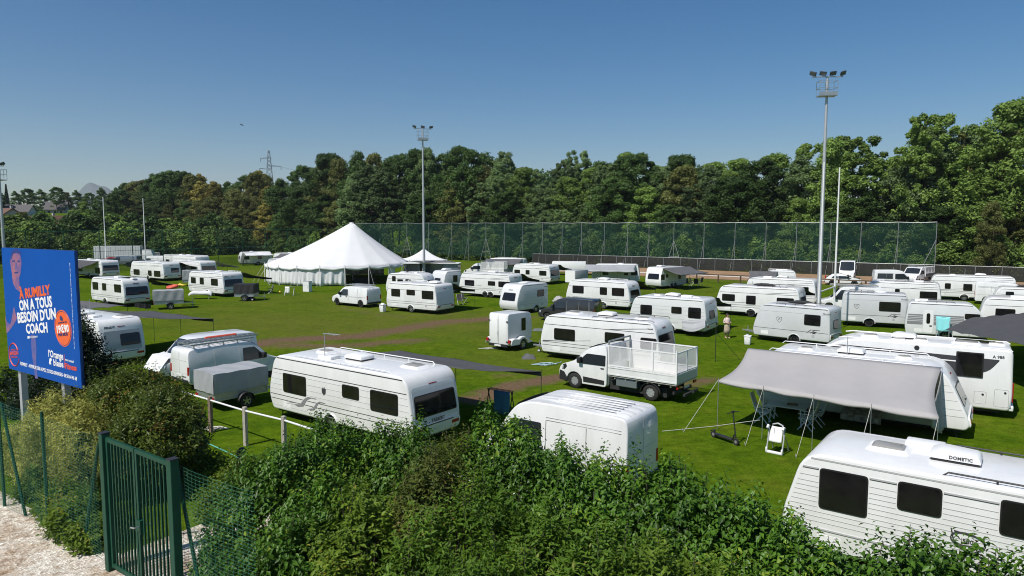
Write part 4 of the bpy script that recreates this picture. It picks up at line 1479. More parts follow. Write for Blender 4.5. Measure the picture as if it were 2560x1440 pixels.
def low_fence():
    e = empty('windbreak_fence', uv(0, 118.2), 0, 'low wire fence hung with dark windbreak along the sand track', 'fence')
    o = Vector(e.location)
    u0, u1 = -77, 50
    a, b = uv(u0, 118.2) - o, uv(u1, 118.2) - o
    MB().grid(lambda i, j: tuple((a + (b - a) * i) + Vector((PV.x, PV.y, 0)) * .04 * math.sin(i * 260) + Vector((0, 0, .05 + 1.9 * j))), 120, 3).build('windbreak', 'dark_net', e)
    MB().tube([tuple(a + Vector((0, 0, 2.0))), tuple(b + Vector((0, 0, 2.0)))], .025, 5).build('top_rail', 'galvanised', e)
    u = u0
    while u <= u1:
        p = uv(u, 118.15) - o
        MB().tube([(p.x, p.y, 0), (p.x, p.y, 2.06)], .035, 6).build('post', 'galvanised', e)
        u += 3.1
low_fence()
def left_net():
    e = empty('boundary_net', uv(-119, 60), 0, 'thin green boundary net on dark poles behind the left goal', 'net')
    o = Vector(e.location)
    a, b = uv(-119, 8) - o, uv(-119, 117) - o
    a.z = b.z = 0
    MB().grid(lambda i, j: tuple(a + (b - a) * i + Vector((0, 0, .1 + (6.9 - .25 * abs(math.sin(i * 50))) * j))), 120, 6).build('net', 'pale_net', e)
    MB().grid(lambda i, j: tuple(a + (b - a) * i + Vector((-.1, -.1, .1 + 1.7 * j))), 60, 2).build('windbreak', 'green_net', e)
    for z in (6.9, 3.6):
        MB().tube([tuple(a + (b - a) * (k / 30) + Vector((0, 0, z - .12 * (k % 2)))) for k in range(31)], .03, 4).build('cable', 'wire_green', e)
    v = 8
    while v < 118:
        p = uv(-119, v) - o
        MB().tube([(p.x, p.y, 0), (p.x, p.y, 7)], .06, 6).build('post', 'gate_green', e)
        v += 5.2
left_net()
def far_rail():
    e = empty('field_rail', uv(0, 93.5), 0, 'brown wooden rail along the far side of the pitch', 'railing')
    o = Vector(e.location)
    u = -40
    MB().bar(tuple(uv(-40, 93.5) - o + Vector((0, 0, 1.05))), tuple(uv(40, 93.5) - o + Vector((0, 0, 1.05))), .12, .14).build('rail', 'brown_rail', e)
    while u <= 40:
        p = uv(u, 93.5) - o
        MB().box(p.x - .08, p.x + .08, p.y - .08, p.y + .08, 0, 1.0).build('post', 'brown_rail', e)
        u += 3.0
far_rail()

# ================================================================ goals and masts
def goal(L, Rr, label, top):
    e = empty('rugby_goal', L, 0, label, 'goal')
    d = Rr - L
    for q in (Vector((0, 0, 0)), d):
        MB().tube([(q.x, q.y, 0), (q.x, q.y, 4), (q.x, q.y, top)], [.085, .075, .05], 10).build('upright', 'white_tube', e, smooth=60)
    MB().tube([(0, 0, 3.0), (d.x, d.y, 3.0)], .05, 8).build('crossbar', 'white_tube', e, smooth=60)
g0 = at(2048, 727, 3.1)
dg = Vector((0.573, 0.82, 0)) * 5.7
goal(Vector((g0.x, g0.y, 0)), Vector((g0.x + dg.x, g0.y + dg.y, 0)), 'white rugby goal posts standing among the caravans on the right', 12.2)
g1 = at(265, 641, 3.0)
goal(Vector((g1.x, g1.y, 0)), Vector(((369 - 1280) / F * (g1.y + 5.2), g1.y + 4.6, 0)), 'white rugby goal posts far off on the left before the wood', 12.0)

def mast(px, Y, ytop, label, face=0.0, lamps=4):
    P = Vector(((px - 1280) / F * Y, Y, 0))
    z = z_at(P, ytop)
    e = empty('floodlight_mast', P, face, label, 'floodlight')
    MB().tube([(0, 0, 0), (0, 0, z * .5), (0, 0, z)], [.19, .15, .09], 12).build('mast', 'mast_grey', e, smooth=60)
    m = MB()
    k = 3.0
    while k < z - 1.8:
        m.tube([(-.2 if int(k / .4) % 2 else .0, 0, k), (.0 if int(k / .4) % 2 else .2, 0, k)], .012, 4); k += .4
    m.build('climbing_step', 'galvanised', e)
    zp = z - 1.45
    m = MB()
    m.box(-.68, .68, -.45, .45, zp - .08, zp)
    m.bar((-.68, -.45, zp + .12), (.68, -.45, zp + .12), .02, .22)
    for zz in (.55, 1.1):
        for a, b in (((-.68, -.45), (.68, -.45)), ((-.68, -.45), (-.68, .45)), ((.68, -.45), (.68, .45)), ((-.68, .45), (.68, .45))):
            m.bar((*a, zp + zz), (*b, zp + zz), .035)
    for x in (-.68, 0, .68):
        for y in (-.45, .45): m.bar((x, y, zp), (x, y, zp + 1.1), .035)
    m.build('platform', 'galvanised', e)
    MB().bar((-1.2, 0, z), (1.2, 0, z), .08).build('crossarm', 'galvanised', e)
    for i in range(lamps):
        x = -1.15 + 2.3 * i / (lamps - 1)
        M = T(x, -.12, z + .24) @ Matrix.Rotation(R(35), 4, 'X') @ Matrix.Rotation(R((-35, -20, 15, 30)[i % 4]), 4, 'Z')
        l = MB().box(-.26, .26, -.06, .06, -.16, .16, M).build('lamp_head', 'black_plastic', e, bevel=.03, smooth=50)
        MB().box(-.22, .22, -.072, -.06, -.12, .12, M).build('lamp_glass', 'lamp_off', l)
        MB().bar((x, 0, z), tuple(M @ Vector((0, .1, 0))), .05).build('bracket', 'galvanised', l)
mast(2051, 57, 192, 'tall grey floodlight mast rising beside the right goal posts', R(-6))
mast(1060, 96, 322, 'grey floodlight mast standing behind the small white pagoda tent', R(20), 3)
mast(11, 78, 416, 'grey floodlight mast cut off at the left edge behind the billboard', R(-30))

def pylon():
    P = Vector(((680 - 1280) / F * 380, 380, 0))
    zb = ground(P.x, P.y)
    P.z = zb
    zt = z_at(P, 376) - zb
    e = empty('power_pylon', P, R(20), 'steel lattice power pylon rising over the wood left of the marquee', 'pylon')
    m = MB()
    w = lambda z: 2.3 * max(0, 1 - z / zt) ** .8 + .25
    lv = [zt * q for q in (0, .15, .3, .42, .53, .62, .7, .77, .84, .92, 1)]
    for a, b in zip(lv[:-1], lv[1:]):
        for sx in (-1, 1):
            for sy in (-1, 1):
                m.bar((sx * w(a), sy * w(a), a), (sx * w(b), sy * w(b), b), .2)
        for s in (-1, 1):
            m.bar((-w(a), s * w(a), a), (w(b), s * w(b), b), .12); m.bar((w(a), s * w(a), a), (-w(b), s * w(b), b), .12)
            m.bar((s * w(a), -w(a), a), (s * w(b), w(b), b), .12)
    m.build('lattice', 'pylon_steel', e)
    for z, l, s in ((zt - 10, 5.0, -1), (zt - 8.5, 6.0, 1), (zt - 4.5, 4.2, -1)):
        m = MB()
        for dz in (0, .8): m.bar((0, 0, z + dz), (s * l, 0, z + .2), .16)
        m.bar((s * -1.5, 0, z + .4), (0, 0, z + .4), .16)
        m.tube([(s * l, 0, z + .2), (s * l, 0, z - 1.6)], .15, 5)
        m.build('crossarm', 'pylon_steel', e)
    m = MB().tube([tuple(Vector((6, 0, zt - 8.6)) + Vector((60 * t, -10 * t, -9 * math.sin(math.pi * t * .5) * 1))) for t in [k / 12 for k in range(13)]], .05, 4)
    m.build('cable', 'pylon_steel', e)
pylon()

# ================================================================ houses of the far town
def house(px, ybase, Y, w, d, hw, hr, yaw, wall, roof, label):
    x = (px - 1280) / F * Y
    P = Vector((x, Y, 0))
    P.z = z_at(P, ybase)
    e = empty('house', P, R(yaw), label, 'house')
    MB().box(-w / 2, w / 2, -d / 2, d / 2, -9, hw).build('wall', wall, e)
    m = MB()
    o = .5
    for s in (-1, 1):
        m.add([(-w / 2 - o, s * (d / 2 + o), hw - .3), (w / 2 + o, s * (d / 2 + o), hw - .3), (w / 2 + o, 0, hw + hr), (-w / 2 - o, 0, hw + hr),
               (-w / 2 - o, s * (d / 2 + o), hw - .55), (w / 2 + o, s * (d / 2 + o), hw - .55), (w / 2 + o, 0, hw + hr - .25), (-w / 2 - o, 0, hw + hr - .25)],
              [(0, 1, 2, 3), (4, 7, 6, 5), (0, 4, 5, 1), (1, 5, 6, 2), (0, 3, 7, 4)])
    r = m.build('roof', roof, e)
    MB().prism([(-w / 2 + .01, -d / 2, hw - .02), (-w / 2 + .01, d / 2, hw - .02), (-w / 2 + .01, 0, hw + hr - .3)], (w - .02, 0, 0)).build('gable', wall, e)
    MB().box(w * .2, w * .2 + .6, .4, 1.0, hw + hr * .5, hw + hr + .7).build('chimney', 'render_wall', r)
    for k in (-.3, 0, .3):
        f = MB().box(w * k - .5, w * k + .5, -d / 2 - .04, -d / 2 + .02, hw - 1.9, hw - .7).build('window', 'white_wall', e)
        MB().box(w * k - .42, w * k + .42, -d / 2 - .05, -d / 2 - .035, hw - 1.82, hw - .78).build('pane', 'car_glass', f)
house(22, 572, 205, 9, 8, 3.0, 3.0, -35, 'render_wall', 'roof_tile', 'far house with brown tiled roof at the left edge')
house(124, 588, 200, 8, 7, 2.4, 3.2, 55, 'white_wall', 'roof_tile', 'far house with white gable and red brown roof among trees')
house(55, 548, 262, 9, 7, 3.0, 2.4, 10, 'white_wall', 'grey_tile', 'far white house with grey roof higher on the slope')
house(150, 541, 290, 7, 7, 3.0, 3.0, 20, 'render_wall', 'grey_tile', 'far beige house with tall grey roof among skyline trees')

# ================================================================ marquee and pagoda tent
def marquee():
    c = Vector(((847 - 1280) / F * 98.5, 98.5, 0))
    Rr, n, ze, zp, po = 9.9, 20, 2.45, 8.0, 1.9
    e = empty('marquee', c, 0, 'large round white marquee with a pointed top and draped side wall', 'tent')
    m = MB()
    def f(i, j):
        a = 2 * math.pi * i
        r = .28 + (Rr - .28) * j
        k = abs(math.sin(a * n / 2))
        t = j
        z = zp - (zp - ze) * (1.22 * t - .22 * t * t) - .10 * k * j ** 2 * (1 if j > .9 else .6)
        rr = r * (1 - .012 * k * j)
        return (rr * math.cos(a) + po * (1 - j), rr * math.sin(a), z)
    m.grid(f, n * 6, 14)
    m.grid(lambda i, j: (f(i, 1)[0] * (1 + .004 * math.sin(i * 260) * j), f(i, 1)[1] * (1 + .004 * math.sin(i * 260) * j), f(i, 1)[2] - (.22 + .16 * abs(math.sin(math.pi * i * n))) * j), n * 12, 2)
    m.build('canopy', 'white_cloth', e, smooth=50, solid=.01)
    MB().lathe([(.30, zp - .35), (.30, zp + .12), (.22, zp + .14), (.001, zp + .14)], 14, T(po, 0, 0)).build('peak_cap', 'clean_white', e, smooth=50)
    def wall(a0, a1):
        w = MB()
        def g(i, j):
            a = R(a0 + (a1 - a0) * i)
            r = Rr * .975 + .10 * math.sin(a * 47) * (.3 + .7 * j) + .06 * math.sin(a * 101 + 2 * j) * j
            return (r * math.cos(a), r * math.sin(a), (ze - .02) * (1 - j) + (.04 + .10 * abs(math.sin(a * 10))) * j)
        w.grid(g, int(abs(a1 - a0) * 2.2), 6)
        w.build('side_wall', 'white_cloth', e, smooth=60, solid=.008)
    wall(-190, -72); wall(-34, -27); wall(60, 166)
    for k in range(n):
        a = 2 * math.pi * (k + .0) / n
        x, y = Rr * math.cos(a), Rr * math.sin(a)
        MB().tube([(x, y, 0), (x, y, ze + .25)], .04, 6).build('pole', 'clean_white', e)
        MB().tube([(x * 1.0, y * 1.0, ze + .1), (x * 1.16, y * 1.16, 0)], .014, 4).build('guy_rope', 'rope', e)
    MB().tube([(po, 0, 0), (po, 0, zp - .1)], .09, 8).build('centre_pole', 'galvanised', e)
    # what stands inside, seen through the opening
    tb = empty('folding_table', (c.x + 4.6, c.y - 5.2, 0), R(20), 'dark covered table standing inside the open side of the marquee', 'table')
    MB().box(-1.4, 1.4, -.4, .4, .68, .74).build('tabletop', 'black_tarp', tb)
    MB().grid(lambda i, j: (-1.42 + 2.84 * i, -.42 - .03 * math.sin(i * 40) * j, .74 - .7 * j), 30, 3).build('cloth', 'black_tarp', tb)
marquee()
def pagoda():
    c = Vector(((1060 - 1280) / F * 113, 113, 0))
    e = empty('pagoda_tent', c, R(20), 'small white pagoda tent with pointed roof below the floodlight mast', 'tent')
    zt = z_at(c, 622)
    ze, h = 2.3, 3.0
    m = MB()
    def f(i, j):
        a = 2 * math.pi * i
        q = max(abs(math.cos(a)), abs(math.sin(a)))
        r = .08 + (h / q - .08) * j
        return (r * math.cos(a), r * math.sin(a), zt - (zt - ze) * (1 - (1 - j) ** 1.7))
    m.grid(f, 32, 10)
    m.grid(lambda i, j: (f(i, 1)[0], f(i, 1)[1], ze - .3 * j), 32, 1)
    m.build('canopy', 'white_cloth', e, smooth=50, solid=.01)
    for sx in (-1, 1):
        for sy in (-1, 1):
            MB().tube([(sx * h, sy * h, 0), (sx * h, sy * h, ze)], .04, 6).build('pole', 'clean_white', e)
pagoda()
# a bird over the wood
m = MB()
bp = Vector(((616 - 1280) / F * 90, 90, 0)); bz = z_at(bp, 313)
m.tube([(-.18, 0, 0), (0, 0, .03), (.16, 0, 0), (.26, 0, 0)], [.01, .05, .04, .01], 6)
m.add([(-.05, 0, .03), (.08, 0, .03), (-.02, .3, .14), (-.12, .5, .06)], [(0, 1, 2, 3)])
m.add([(-.05, 0, .03), (.08, 0, .03), (-.02, -.3, .14), (-.12, -.5, .06)], [(0, 3, 2, 1)])
o = m.build('bird', 'black_paint', solid=.01)
o.location = (bp.x, bp.y, bz)
tag(o, 'tiny dark bird flying in the sky above the pylon', 'bird')
# ================================================================ the caravans
FR, FL = fit_right, fit_left
C = {}
# --- front row
C['B'] = caravan('large white caravan with dark swoosh emblem and crest badge, nearest behind the hedge', FR(1031, 984, 2.10, 669, -36.5), -36.5,
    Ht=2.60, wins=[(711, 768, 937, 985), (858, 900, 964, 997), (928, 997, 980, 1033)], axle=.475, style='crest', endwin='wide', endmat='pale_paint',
    roof=[('ac', .50, .52), ('hatch', .83, .62, .75), ('hatch', .22, .62, .6, 'hatch_dome'), ('rails', .2, .86), ('box', .36, .30), ('antenna', .36, .22, 1.0)],
    lend=(.30, 1.0, .46, .5), rend=(.10, .95, .30, .5))
text(C['B'].root, 'lettering', 'TABBERT', .17, T(C['B'].xe('r', .92) + .06, C['B'].W * .5, .90) @ MR, 'stripe_dark', 'CENTER', .02)
C['R1'] = caravan('white ribbed caravan in the bottom right corner half hidden by the hedge', FL(1950, 1128, 2.5, None, -36.5, 7.4), -36.5, Ht=2.60, W=2.5,
    wins=[(2040, 2160, 1180, 1282), (2232, 2342, 1212, 1284), (2484, 2640, 1262, 1352)], axle=.6, style='ribs', lend=(.42, .78, .52, .5), endwin='big', lendwin='small',
    roof=[('hatch', .28, .56, .75), ('ac', .46, .56), ('rails', .44, .95, 'black_plastic'), ('box', .37, .82)], edge='seam', paint='white_paint')
def oval_badge(v, px, z):
    x = v.lx(px)
    m = MB()
    m.tube([(x + .30 * math.cos(a), -.008, z + .17 * math.sin(a) - .03 * math.cos(a)) for a in [2 * math.pi * k / 24 for k in range(25)]], .016, 5)
    m.tube([(x - .3, -.008, z + .22), (x - .25, -.008, z - .02), (x - .05, -.008, z - .2)], .014, 5)
    m.bar((x - .25, -.008, z + .18), (x + .28, -.008, z + .12), .02); m.bar((x - .2, -.008, z - .1), (x + .28, -.008, z - .06), .016)
    m.build('emblem', 'stripe_dark', v.root)
    text(v.root, 'lettering', '580', .13, T(x, -.01, z - .04) @ MS, 'stripe_dark', 'CENTER', .01)
oval_badge(C['R1'], 2410, 1.34)
q = C['R1']
text(q.root, 'lettering', 'DOMETIC', .10, T(q.L * .46 + .1, q.W * .56 - .348, q.Ht + .10) @ MS, 'stripe_dark', 'CENTER', .02)
C['R2'] = caravan('white caravan under the big pale grey awning on the right', FR(2429, 1064, .6, 1880, -35), -35, W=2.4, Ht=2.62, wins=[(.62, .74)], axle=.55,
    style='fine', lend=(.45, .9, .6, .5), rend=(.16, .62, .95, .7), endwin='big', tail=True,
    roof=[('rails', .08, .80), ('ac', .46, .48), ('hatch', .24, .45, .5), ('hatch', .70, .5, .5), ('mast', .45, .25, .75)])
C['R19'] = caravan('long white caravan with thin curved side line behind the tipper truck', FR(1650, 818, 2.4, 1349, -34), -34, Ht=2.60, wins=[(1385, 1437, 822, 851), (1511, 1560, 832, 858), (1600, 1640)], axle=.52,
    style='swoosh', endwin='wide', endmat='pale_paint', name_end=('r', 'FENDT', 2.16, .16, .5), lend=(.2, 1.0, .42, .55), rend=(.12, .95, .34, .55),
    roof=[('hatch', .22, .5, .75), ('ac', .50, .55), ('hatch', .80, .5, .7), ('rails', .45, .95, 'black_plastic'), ('mast', .4, .2, .8)], tow='L', text_side=[('Diamant', 1624, 2.22, .09)])
C['R18'] = caravan('pale grey white caravan with grey rear and a loose tarpaulin along its side', FR(1767, 800, 1.2, 1571, -35), -35, Ht=2.6, paint='pale_paint', wins=[(1600, 1629, 762, 786), (1677, 1703, 767, 784), (1719, 1751, 769, 796)], axle=.55,
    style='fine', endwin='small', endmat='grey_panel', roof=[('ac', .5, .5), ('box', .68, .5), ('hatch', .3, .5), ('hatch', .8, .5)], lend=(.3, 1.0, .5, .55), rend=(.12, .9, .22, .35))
C['R5'] = caravan('pale silver caravan with shield badge and drawbar standing beside the woman', FR(2074, 857, .38, 1880, -44), -44, Ht=2.55, W=2.1, paint='silver_paint', wins=[(2008, 2049, 787, 814)], axle=.56,
    style='shield', emblem=.36, endwin='small', endmat='silver_paint', lend=(.12, .85, .55, .5), rend=(.04, .8, .08, .3), rim='dark_alloy', tow='L', name_end=None, text_side=[('Puccini', 2063, 2.12, .17, 0, .35)],
    roof=[('rails', .3, .8, 'black_plastic'), ('dish', .70, .35), ('roll', .55, .6)])
C['R6'] = caravan('pale silver caravan with shield badge crossed by two goal post shadows', FR(2268, 811, .38, 2101, -27), -27, Ht=2.6, W=2.2, paint='silver_paint', wins=[(2195, 2249, 755, 779)], axle=.44,
    style='shield', emblem=.24, endwin='small', endmat='silver_paint', lend=(.05, .85, .1, .3), rend=(.04, .8, .08, .25), rim='dark_alloy', roof=[('dish', .6, .5), ('rails', .1, .5, 'black_plastic')], text_side=[('Puccini', 2258, 2.18, .17, 0, .35)])
C['R7'] = caravan('older white caravan with grey side bands, a door and turquoise towel', FR(2478, 767, 2.45, 2264, -28), -28, Ht=2.55, W=2.2, paint='pale_paint', wins=[(2408, 2447, 785, 799)], axle=.5, door=(2306, 2330),
    style='bands', endwin='big', lend=(.1, .9, .2, .35), rend=(.1, .6, .75, .7), roof=[('box', .2, .5), ('rails', .15, .6, 'black_plastic')])
C['R8'] = caravan('white caravan with three side windows and bike rack roll on its roof, behind the woman', FR(2003, 727, 2.45, 1788, -35), -35, Ht=2.6, wins=[(1804, 1836, 735, 752), (1864, 1888, 739, 761), (1940, 1983, 745, 760)], axle=.44,
    style='swoosh', endwin='big', rim='dark_alloy', roof=[('roll', .55, .4), ('mast', .42, .3, .4), ('rails', .5, .85, 'black_plastic')], lend=(.3, 1.0, .5, .5))
C['R9'] = caravan('white caravan standing behind the one with the roof roll', FR(2042, 704, 2.45, 1861, -35), -35, wins=[(1983, 2020, 717, 730)], style='swoosh', endwin='big', roof=[('ac', .5, .5), ('box', .3, .4)])
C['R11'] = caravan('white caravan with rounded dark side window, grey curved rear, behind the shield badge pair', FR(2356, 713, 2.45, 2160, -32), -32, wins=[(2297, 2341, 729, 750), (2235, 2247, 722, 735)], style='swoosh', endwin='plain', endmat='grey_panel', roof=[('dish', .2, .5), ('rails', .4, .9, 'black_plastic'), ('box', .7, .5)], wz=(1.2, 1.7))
C['R12'] = caravan('long white caravan farthest right along the dark fence', FR(2546, 697, 2.45, 2322, -30), -30, wins=[(2360, 2375, 708, 722), (2406, 2429, 710, 727)], style='swoosh', endwin='big', roof=[('ac', .6, .5), ('hatch', .28, .5), ('mast', .42, .4, .7)], axle=.42)
C['R14'] = caravan('white caravan with one small dark window cut by the right picture edge', FL(2480, 720, 2.5, None, -32, 6.6), -32, wins=[(2510, 2531, 729, 743)], style='swoosh', roof=[('roll', .4, .4)], endwin='big')
C['R15'] = caravan('white caravan with wide window behind the dark striped awning', FL(2448, 745, 2.5, None, -32, 6.6), -32, wins=[(2485, 2535, 772, 795)], style='lines', roof=[('box', .35, .4), ('hatch', .55, .5)], endwin='big')
C['R17'] = caravan('low white caravan with roof rack near the sand track', FR(1995, 680, 2.5, 1912, -20), -20, wins=[(.3, .45)], style='lines', roof=[('rails', .1, .8), ('box', .45, .4), ('dish', .6, .5)], endwin='plain', endmat='grey_panel')
# --- middle
C['A'] = caravan('white caravan with three dark windows standing free at the grass edge, beside the white bin', FR(1092, 777, .38, 965, -34), -34, Ht=2.62, wins=[(979, 1001, 722, 741), (1017, 1038, 724, 738), (1055, 1084, 727, 748)], axle=.50,
    style='lines', endwin='plain', endmat='pale_paint', roof=[('ac', .80, .5), ('rails', .1, .5)], lend=(.15, 1.0, .35, .45), rend=(.12, .9, .22, .3))
C['R21'] = caravan('white caravan with rounded dark windows behind the dark van', FR(1575, 768, .38, 1413, -35), -35, Ht=2.62, wins=[(1431, 1459, 714, 733), (1499, 1517, 718, 737), (1529, 1560, 720, 740)], axle=.6, style='lines',
    endwin='big', endmat='pale_paint', name_end=('r', 'FENDT', 2.16, .16, .5), roof=[('ac', .52, .5), ('rails', .3, .8)], lend=(.3, 1.0, .5, .5), rend=(.15, 1.0, .36, .55))
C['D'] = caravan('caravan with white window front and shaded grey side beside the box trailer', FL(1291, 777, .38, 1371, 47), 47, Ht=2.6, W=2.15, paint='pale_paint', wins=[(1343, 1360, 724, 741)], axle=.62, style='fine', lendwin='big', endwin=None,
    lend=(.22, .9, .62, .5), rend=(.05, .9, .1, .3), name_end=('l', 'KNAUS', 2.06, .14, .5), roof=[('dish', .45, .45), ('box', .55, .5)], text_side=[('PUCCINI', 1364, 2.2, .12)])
C['R25'] = caravan('long twin axle white caravan parked behind the silver fronted one', FR(1277, 691, 2.42, 1147, -35), -35, Ht=2.6, W=2.35, wins=[(1162, 1186, 700, 714), (1220, 1238, 703, 714), (1246, 1275, 704, 718)], axle=.57, double=True, style='swoosh', endwin='plain', rim='dark_alloy',
    name_end=('r', 'FENDT', 2.16, .16, .5), roof=[('ac', .55, .5), ('rails', .2, .8), ('mast', .4, .3)])
C['R26'] = caravan('white caravan with wide dark rear window right of the cage truck', FR(1376, 705, .38, 1279, -35), -35, wins=[(1286, 1300, 674, 685), (1314, 1324, 675, 686), (1348, 1366, 677, 689)], style='swoosh', endwin='wide', roof=[('dish', .52, .5), ('rails', .2, .5)])
C['R27'] = caravan('white caravan with dark door window right behind the free standing one', FL(963, 733, .38, 1072, -20), -20, wins=[(981, 990, 690, 704), (994, 1008, 698, 706), (1014, 1028, 698, 706)], style='lines', endwin='big', rend=(.12, .7, .8, .6), roof=[('dish', .3, .5), ('rails', .3, .7), ('hatch', .6, .5)])
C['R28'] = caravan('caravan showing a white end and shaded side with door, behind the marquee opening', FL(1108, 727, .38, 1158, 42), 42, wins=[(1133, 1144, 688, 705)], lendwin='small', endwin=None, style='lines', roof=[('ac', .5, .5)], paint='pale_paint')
C['R31'] = caravan('white caravan behind a light grey awning in the far middle row', FR(1600, 664, 2.45, 1478, -12), -12, wins=[(1506, 1521), (1560, 1570), (1577, 1592)], style='fine', endwin='plain', roof=[('dish', .6, .5), ('mast', .7, .3, .9)])
C['R32'] = caravan('caravan with white window front and twin axle shaded side under a grey awning', FL(1651, 716, .38, 1716, 42), 42, W=2.3, Ht=2.62, wins=[(1652, 1661, 686, 700), (1664, 1670, 686, 694), (1695, 1702, 686, 697)], axle=.5, double=True, lendwin='big', endwin=None, style='fine', rim='dark_alloy', roof=[('ac', .3, .5)], lend=(.2, .95, .4, .5))
C['R29c'] = caravan('far caravan behind the cage truck awnings before the net', FR(1312, 648, 2.5, 1215, -14), -14, wins=[(.7, .85)], style='lines', endwin='plain', roof=[('rails', .2, .7)])
# --- left
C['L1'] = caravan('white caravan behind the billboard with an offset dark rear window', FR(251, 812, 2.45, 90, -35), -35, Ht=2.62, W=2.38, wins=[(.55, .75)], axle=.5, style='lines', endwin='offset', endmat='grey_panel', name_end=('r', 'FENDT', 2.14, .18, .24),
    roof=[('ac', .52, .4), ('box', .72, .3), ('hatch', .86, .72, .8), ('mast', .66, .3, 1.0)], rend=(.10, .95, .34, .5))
C['L2'] = caravan('white caravan with three rounded windows left of the grey covered trailer', FR(312, 759, .38, 227, -35), -35, Ht=2.66, wins=[(234, 248, 705, 724), (258, 268, 708, 726), (288, 305, 711, 731)], axle=.44, style='lines', endwin='wide', endmat='pale_paint', rim='dark_alloy',
    name_end=('r', 'FENDT', 2.14, .18, .5), roof=[('box', .55, .4), ('solar', .75, .5), ('hatch', .9, .5)], rend=(.16, 1.0, .34, .5))
C['L3'] = caravan('white caravan with framed dark rear window just right of the billboard', FR(256, 690, .38, 184, -35), -35, wins=[(197, 207, 667, 678), (239, 251, 669, 684)], style='lines', endwin='wide', endmat='pale_paint', roof=[('dish', .6, .5), ('box', .3, .5)])
C['L4'] = caravan('white caravan with slanted front between the left goal posts', FR(410, 697, .38, 325, -35), -35, wins=[(335, 350, 673, 687), (371, 380, 676, 690), (386, 402, 677, 692)], style='swoosh', endwin='offset', endmat='pale_paint', name_end=('r', 'FENDT', 2.14, .18, .5), roof=[('dish', .6, .5)], lend=(.2, .8, .7, .5))
C['L5'] = caravan('white caravan with dark rear window behind the black covered trailer', FR(560, 735, .38, 470, -35), -35, Ht=2.62, wins=[(479, 491, 693, 708), (501, 511, 694, 711), (529, 546, 697, 714)], style='swoosh', endwin='wide', endmat='pale_paint', name_end=('r', 'FENDT', 2.16, .17, .2), roof=[('dish', .6, .5), ('rails', .6, .95)])
C['L6a'] = caravan('far white caravan behind the white van on the left', FR(490, 641, 2.5, 404, -35), -35, wins=[(416, 424), (440, 452)], style='lines', endwin='big', roof=[('box', .4, .5), ('dish', .6, .5)])
C['L6b'] = caravan('far white caravan with framed rear window and a white awning', FR(502, 656, 2.45, 424, -35), -35, wins=[(455, 465), (478, 491)], style='lines', endwin='wide', endmat='pale_paint', roof=[('hatch', .4, .5)])
C['L7'] = caravan('far caravan with small end window under a white awning left of the marquee', FL(600, 659, .38, 682, 33), 33, W=2.2, wins=[(611, 624), (645, 655)], lendwin='small', endwin=None, style='fine', roof=[('dish', .4, .5)])
C['L7b'] = caravan('far white caravan standing half behind the left edge of the marquee', FR(752, 634, 2.5, 680, -14), -14, wins=[(.3, .5)], style='lines', endwin='big', roof=[('dish', .5, .5), ('rails', .5, .9)])
C['L7c'] = caravan('pale caravan touching the left corner of the marquee', FL(665, 682, .38, 750, -10), -10, wins=[(669, 677)], style='lines', endwin='big', paint='pale_paint')
0 and caravan('caravan in the shade behind the billboard under a dark awning', FR(222, 716, .38, 130, -35), -35, wins=[(.6, .8)], style='lines', endwin='big')

# ================================================================ awnings
def aw(k, label, x0=.12, x1=.97, depth=2.7, zf=1.85, **kw):
    v = C[k]
    return awning(v, label, v.L * x0, v.L * x1, depth, zf, **kw)
aw('B', 'dark grey awning stretched behind the crest badged caravan', .25, 1.02, 3.0, 2.12, tip=1.4, sag=.04)
aw('R2', 'big pale grey awning sloping down to steel poles on the right', -.03, .87, 3.7, 1.90, flare=.33, tip=.25, cloth='pale_cloth', side='near', poles=5, valance=.10, guy=True, wrap=True, sag=.10, zr=2.6)
aw('L1', 'long dark grey awning reaching right from the caravan behind the billboard', .2, 1.0, 3.9, 2.12, tip=.5, sag=.04)
aw('L2', 'dark grey awning hanging over the grey covered trailer', .2, 1.0, 3.0, 1.75)
aw('L4', 'dark awning of the caravan between the left goal posts', .2, 1.0, 3.0, 1.7)
aw('L5', 'black awning reaching from the caravan towards the marquee', .2, 1.0, 3.6, 1.75)
aw('A', 'black awning on the far side of the free standing caravan', .2, 1.0, 3.0, 1.8)
aw('R25', 'black awning behind the long twin axle caravan', .2, 1.0, 3.2, 1.7)
aw('R26', 'dark grey awning right of the caravan with wide rear window', .2, 1.0, 3.0, 1.8)
aw('R21', 'dark awning tip showing right of the caravan behind the dark van', .2, 1.0, 3.2, 1.7)
aw('R18', 'mid grey awning behind the caravan with the loose tarpaulin', .3, 1.0, 2.8, 1.8, cloth='mid_cloth')
aw('R8', 'dark awning behind the caravan with the roof roll', .3, 1.0, 2.8, 1.8)
aw('R31', 'light grey awning before the far middle caravan', -.12, .92, 2.6, 1.9, cloth='tarp_grey', side='near', poles=4)
aw('R32', 'grey awning over the shaded twin axle side and its camping chairs', .05, 1.15, 2.6, 1.9, cloth='mid_cloth', side='near', poles=4, valance=.08)
aw('L6b', 'white awning drooping right of the far caravan with framed window', .3, 1.0, 3.6, 1.6, cloth='white_cloth')
aw('L7', 'white awning covering the side of the far caravan left of the marquee', .1, .95, 2.2, 2.05, cloth='white_cloth', side='near', poles=3)
aw('L7b', 'grey awning on the caravan half behind the marquee', .3, 1.0, 2.4, 1.9, cloth='mid_cloth', side='near')
aw('R29c', 'dark grey awning beside the cage truck', .0, .95, 2.6, 1.9, cloth='mid_cloth', side='near', poles=3)
0 and aw('L8', 'dark awning low beside the billboard edge', .2, 1.0, 3.0, 1.8)
aw('R17', 'low dark grey awning left of the caravan with roof rack', -.5, .4, 2.6, 1.7, cloth='mid_cloth', side='near')
